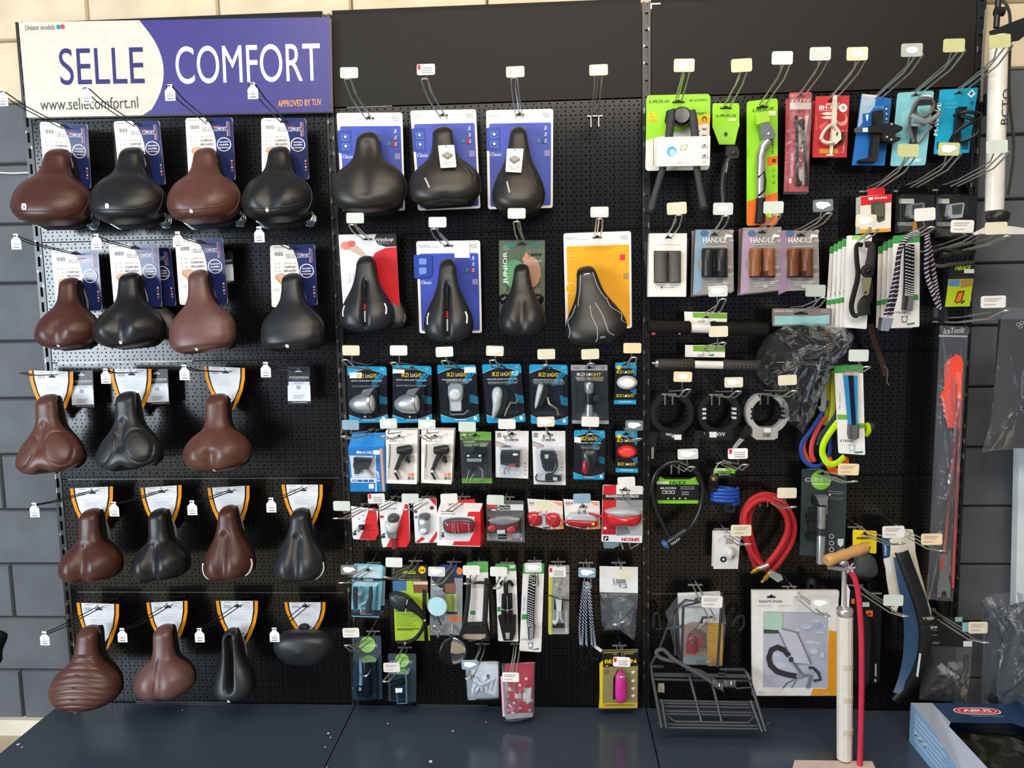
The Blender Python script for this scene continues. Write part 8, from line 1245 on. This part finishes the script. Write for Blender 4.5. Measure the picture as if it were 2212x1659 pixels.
for x, y, x2, y2 in ((640, 960, 730, 1010), (730, 970, 830, 975)):
    b = MB(); A_, B_ = q(x, y, .175), q(x2, y2, .175); n = 40; b.tube([A_ + (B_ - A_) * (i / n) + V((.0, -.008 * math.cos(i * 1.1), .010 * math.sin(i * 1.1))) for i in range(n)], .0022, m('#8f9294', 'metal'), 6); b.build('spring', T)
wire('clasp', [(880, 950, .15), (960, 945, .16), (965, 1000, .17), (830, 1010, .17)], .003); wire('hinge_loop', [(700, 850, .13), (750, 860, .14), (740, 890, .14), (690, 885, .14)], .003)
b = MB(); b.prism([q(195, 970, .15), q(245, 970, .15), q(247, 1045, .155), q(193, 1040, .155)], (0, .004, 0), m('#b8b4a4', 'metal')); b.build('plate', T)
# parts bag with black header, lower right
T = thing('parts_bag', 'clear bag of grey parts under a black printed header', 'parts bag', at(2035, 1335, .08), 'bagged goods'); c = Card('', '', '', [(1990, 1330), (2080, 1334), (2100, 1398), (1990, 1394)], .085, .0015, m('#1c1d20', 'satin'), r=0, root=T, part='header_card').Z(*y7); c.zt('obike', 605, 938, 728, 936, 30, m('#e4e6e8'), bold=.04); c.zr(605, 950, 728, 956, m('#9a9ca0')); c.zr(608, 992, 732, 998, m('#9a9ca0')); c.ze(645, 1025, 16, 16, m('#c8cacc')); c.zr(608, 1050, 745, 1070, m('#77797d')); c.zr(950, 1045, 1025, 1092, m('#dfe0e2')); c.zr(880, 840, 942, 880, m('#8fb4b4')); c.slot(.38, .1, 18); c.done()
c = Card('', '', '', [(1992, 1394), (2100, 1398), (2090, 1514), (1985, 1510)], .084, None, None, r=0, root=T).Z(*y7); b = c.zbox([(720, 1260), (760, 1225), (820, 1280), (800, 1310), (730, 1310)], .004, .02, m('#b4b2a8', 'satin')); c.zbox([(810, 1220), (880, 1215), (895, 1260), (850, 1280)], .004, .016, m('#8f8d84', 'satin'), b); c.ztube([(830, 1300, .012), (890, 1340, .012)], 16, m('#c8c6ba', 'satin'), b); c.ztube([(620, 1450, .006), (690, 1360, .008), (730, 1280, .01)], 10, m('#2a2c2e', 'rubber'), b, sm=4); c.add(b, 'contents'); film_bag(c, edge([(.02, 0), (1, 0), (.97, 1), (0, 1)], 6), .03)
hook('carrying the bag with black header', (2031, 1338), (2130, 1388), (2113, 1356), l=.34, dc=.086, tint='c', mark='txt', size=(40, 26))
b = MB(); b.prism(pp(.33, (2079, 1345), (2096, 1345), (2096, 1366), (2079, 1364)), (0, .001, 0), m('#7fb4b8', 'satin')); b.build('tab', T_)
# big clear bags at the lower right
for i, (pts, lab, d) in enumerate((([(2118, 1296), (2145, 1283), (2195, 1278), (2230, 1290), (2230, 1540), (2118, 1520), (2122, 1400)], 'big clear bag of black parts at the lower right edge', .09), ([(2175, 1330), (2212, 1296), (2250, 1290), (2250, 1560), (2160, 1530), (2150, 1480)], 'second clear bag overlapping the big clear bag at right', .165))):
    T = thing('parts_bag', lab, 'parts bag', at(2170, 1290, d), 'bagged goods'); c = Card('', '', '', [(2110, 1280), (2230, 1280), (2230, 1540), (2110, 1540)], d, None, None, r=0, root=T).Z(2110, 1280, 1.0); b = c.zpuff([(x - 2110 + (10 if x < 2180 else -10), y - 1280 + (30 if y < 1350 else -10)) for x, y in pts], .03, m('#2a2e34', 'rubber'), sq=3, h0=.0); c.add(b, 'contents'); film_bag(c, edge([c.U(x - 2110, y - 1280) for x, y in pts], 4), .045)
# white upright panel at the right edge
T = thing('white_panel', 'white upright panel edge showing at the right border', 'panel', at(2205, 1270, .02)); b = MB(); p0 = at(2200, 660, .03); p1 = at(2192, 1300, .03); b.add([at(2208, 700, .03), at(2400, 700, .03), at(2400, 1560, .03), at(2188, 1560, .03)] + [p + V((0, .03, 0)) for p in (at(2208, 700, .03), at(2400, 700, .03), at(2400, 1560, .03), at(2188, 1560, .03))], [[0, 1, 2, 3], [7, 6, 5, 4], [0, 4, 5, 1], [1, 5, 6, 2], [2, 6, 7, 3], [3, 7, 4, 0]], m('#d5dde2', 'paint')); b.build('panel', T)
# dark bag at far left edge
T = thing('dark_bag', 'crumpled black bag peeping in at the left edge', 'bag', at(-20, 1440, .2)); b = MB(); b.puff([at(x, y, .2) for x, y in ((-60, 1370), (-10, 1362), (12, 1368), (14, 1380), (4, 1405), (-2, 1435), (-60, 1450))], .04, m('#15161a', 'fabric')); b.build('bag_body', T)
# ---------------------------------------------------------------- floor pump and carton on the plinth
T = thing('floor_pump', 'floor pump with wooden handle, paper-wrapped barrel and red hose', 'floor pump', at(1824, 1650, .31)); d = .31; k_ = K(d); S_ = lambda x, y, dd=0: at(x, y, d + dd)
b = MB(); A_, B_ = S_(1784, 1212, .03), S_(1872, 1182, -.02); b.lathe(A_, B_, [(0, .013), (.03, .0165), (.15, .0175), (.28, .0145), (.42, .0175), (.56, .0145), (.7, .018), (.84, .015), (.95, .0165), (.99, .014), (1, .008)], m('#c2935a', 'satin'), 18); b.build('handle', T)
b = MB(); b.tube([S_(1823, 1205), S_(1824, 1330)], .0072, CHROME(), 12); b.build('rod', T); b = MB(); b.tube([S_(1790, 1225, .02), S_(1842, 1232, .01)], .007, m('#b8b4b4', 'metal'), 8); b.ball(S_(1822, 1216, .02), .014, .01, .009, m('#a8acb0', 'metal')); b.build('clamp', T)
b = MB(); b.lathe(S_(1825, 1312), S_(1825, 1330), [(0, 14 * k_), (.2, 17.5 * k_), (.8, 17.5 * k_), (1, 16 * k_)], CHROME(), 20); b.build('collar', T); b = MB(); b.prism([S_(1817, 1310, .004), S_(1820, 1248, .004), S_(1830, 1262, .004), S_(1836, 1275, .004), S_(1834, 1312, .004)], (0, .001, 0), m('#d0dae4')); b.build('paper_flap', T)
b = MB(); b.lathe(S_(1825, 1326), S_(1824, 1638), [(0, 16.6 * k_), (.3, 17 * k_), (.6, 16.8 * k_), (1, 16.4 * k_)], m('#d8d2c8', 'paper'), 12); b.build('paper_wrap', T, angle=20); b = MB()
for y in (1430, 1500, 1570): b.lathe(S_(1825, y), S_(1825, y + 12), [(0, 17.1 * k_), (1, 17.1 * k_)], m('#c9bda8', 'satin'), 12)
b.build('tape', T); b = MB(); b.lathe(S_(1824, 1636), S_(1824, 1672), [(0, 14 * k_), (1, 14 * k_)], m('#17171a', 'satin'), 16); b.build('barrel_foot', T)
b = MB(); b.tube(smooth(p3((1838, 1234, d + .01), (1848, 1255, d + .012), (1856, 1300, d + .012), (1861, 1400, d + .012), (1860, 1550, d + .015), (1856, 1690, d + .03)), 8), 6.2 * k_, m('#c02c44', 'rubber'), 10); b.build('hose', T)
b = MB()
for i in range(7): a = i * .9; b.tube([S_(1834, 1228, .012), S_(1834 + 14 * math.cos(a), 1226 + 12 * math.sin(a), .02)], .0022, m('#c8a8b4', 'satin'), 5)
b.build('frayed_end', T); b = MB(); zt = -.004; base = [V((x, y, zt)) for x, y in ((at(1716, 1647, .315).x, -.315), (at(1884, 1647, .315).x, -.315), (at(1900, 1690, .4).x, -.42), (at(1700, 1690, .4).x, -.42))]; b.prism(base, (0, 0, .018), m('#cdb9ae', 'satin')); b.build('foot_board', T); b = MB(); b.ball(at(1808, 1656, .32), .016, .012, .012, m('#c0304a', 'satin')); b.build('hose_clip', T)
T = thing('lock_carton', 'blue lock carton with red oval logo and black bag in its opening', 'carton', (2.72, -.3, -.004)); X0 = at(1967, 1518, .18).x; zt = at(1967, 1518, .18).z; x1 = X0 + .34; y0, y1 = -.18, -.52
b = MB(); lb = m('#8fb4d8', 'satin'); nb = m('#1d3a5e', 'satin'); gy = m('#a9b2c2', 'satin'); f = lambda x, y, z: V((x, y, z))  # pale blue left face: the window's reflection put into its colour
b.add([f(X0, y0, -.004), f(X0, y1, -.004), f(X0, y1, zt - .05), f(X0 + .0, y0 - .12, zt), f(X0, y0, zt)], [[0, 1, 2, 3, 4]], lb); b.add([f(X0, y0, -.004), f(x1, y0, -.004), f(x1, y0, zt), f(X0, y0, zt)], [[0, 1, 2, 3]], nb); b.add([f(x1, y0, -.004), f(x1, y1, -.004), f(x1, y1, zt), f(x1, y0, zt)], [[0, 1, 2, 3]], nb); b.add([f(X0, y1, -.004), f(x1, y1, -.004), f(x1, y1, .02), f(X0, y1, .02)], [[0, 1, 2, 3]], nb)
b.add([f(X0, y0, zt), f(X0 + .065, y0, zt), f(X0 + .065, y0 - .11, zt), f(X0 + .05, y0 - .13, zt), f(X0 + .05, y1, zt), f(X0, y1, zt - .05), f(X0, y0 - .12, zt)], [[0, 1, 2, 3, 4, 5, 6]], gy); b.add([f(X0 + .065, y0, zt), f(x1, y0, zt), f(x1, y1, zt), f(x1 - .08, y1, zt), f(x1 - .08, y0 - .13, zt), f(x1 - .1, y0 - .11, zt), f(X0 + .065, y0 - .11, zt)], [[0, 1, 2, 3, 4, 5, 6]], nb); b.sm = False; b.build('carton', T)
b = MB(); b.sm = False; cx, cy = X0 + .175, y0 - .045; ov = lambda rx, ry, z: [f(cx + rx * math.copysign(abs(math.cos(a)) ** .7, math.cos(a)), cy + ry * math.copysign(abs(math.sin(a)) ** .7, math.sin(a)), z) for a in [2 * math.pi * i / 24 for i in range(24)]]
b.face(ov(.068, .020, zt + .0004), m('#e9e9ea')); b.face(ov(.064, .017, zt + .0008), m('#c8202e')); b.face(ov(.056, .0125, zt + .0012), m('#e9e9ea')); b.face(ov(.053, .011, zt + .0016), m('#c8202e')); b.text('ABUS', f(cx - .04, cy - .007, zt + .002), f(cx + .04, cy - .007, zt + .002), .014, m('#f2f2f2'), bold=.04, nrm=(0, 0, 1)); b.text('Security Tech Germany', f(cx - .03, cy - .031, zt + .001), f(cx + .06, cy - .031, zt + .001), .006, m('#c8d4e4'), nrm=(0, 0, 1))
for i in range(6): z_ = zt - .02 - .015 * i; b.face([f(X0 - .0006, y0 - .03, z_), f(X0 - .0006, y0 - .2 - .02 * (i % 2), z_), f(X0 - .0006, y0 - .2 - .02 * (i % 2), z_ - .006), f(X0 - .0006, y0 - .03, z_ - .006)], m('#b9d2ea'))
for i in range(3): b.face([f(X0 - .0006, y0 - .04 - .03 * i + .008 * math.cos(a), .045 + .008 * math.sin(a)) for a in [.52 * j for j in range(12)]], m('#d4e4f2'))
b.build('print', T); b = MB(); random.seed(2); g = []; N = 14
for i in range(N):
    for j in range(N): u, v = i / (N - 1), j / (N - 1); g.append(f(X0 + .055 + (x1 - X0 - .14) * u, y0 - .115 - .2 * v, zt - .03 + .03 * math.sin(math.pi * u) * math.sin(math.pi * min(1, v * 1.2)) + random.uniform(-.006, .006)))
b.add(g, [[i * N + j, (i + 1) * N + j, (i + 1) * N + j + 1, i * N + j + 1] for i in range(N - 1) for j in range(N - 1)], m('#16160f', 'gloss')); b.build('black_film_bag', T, angle=30)
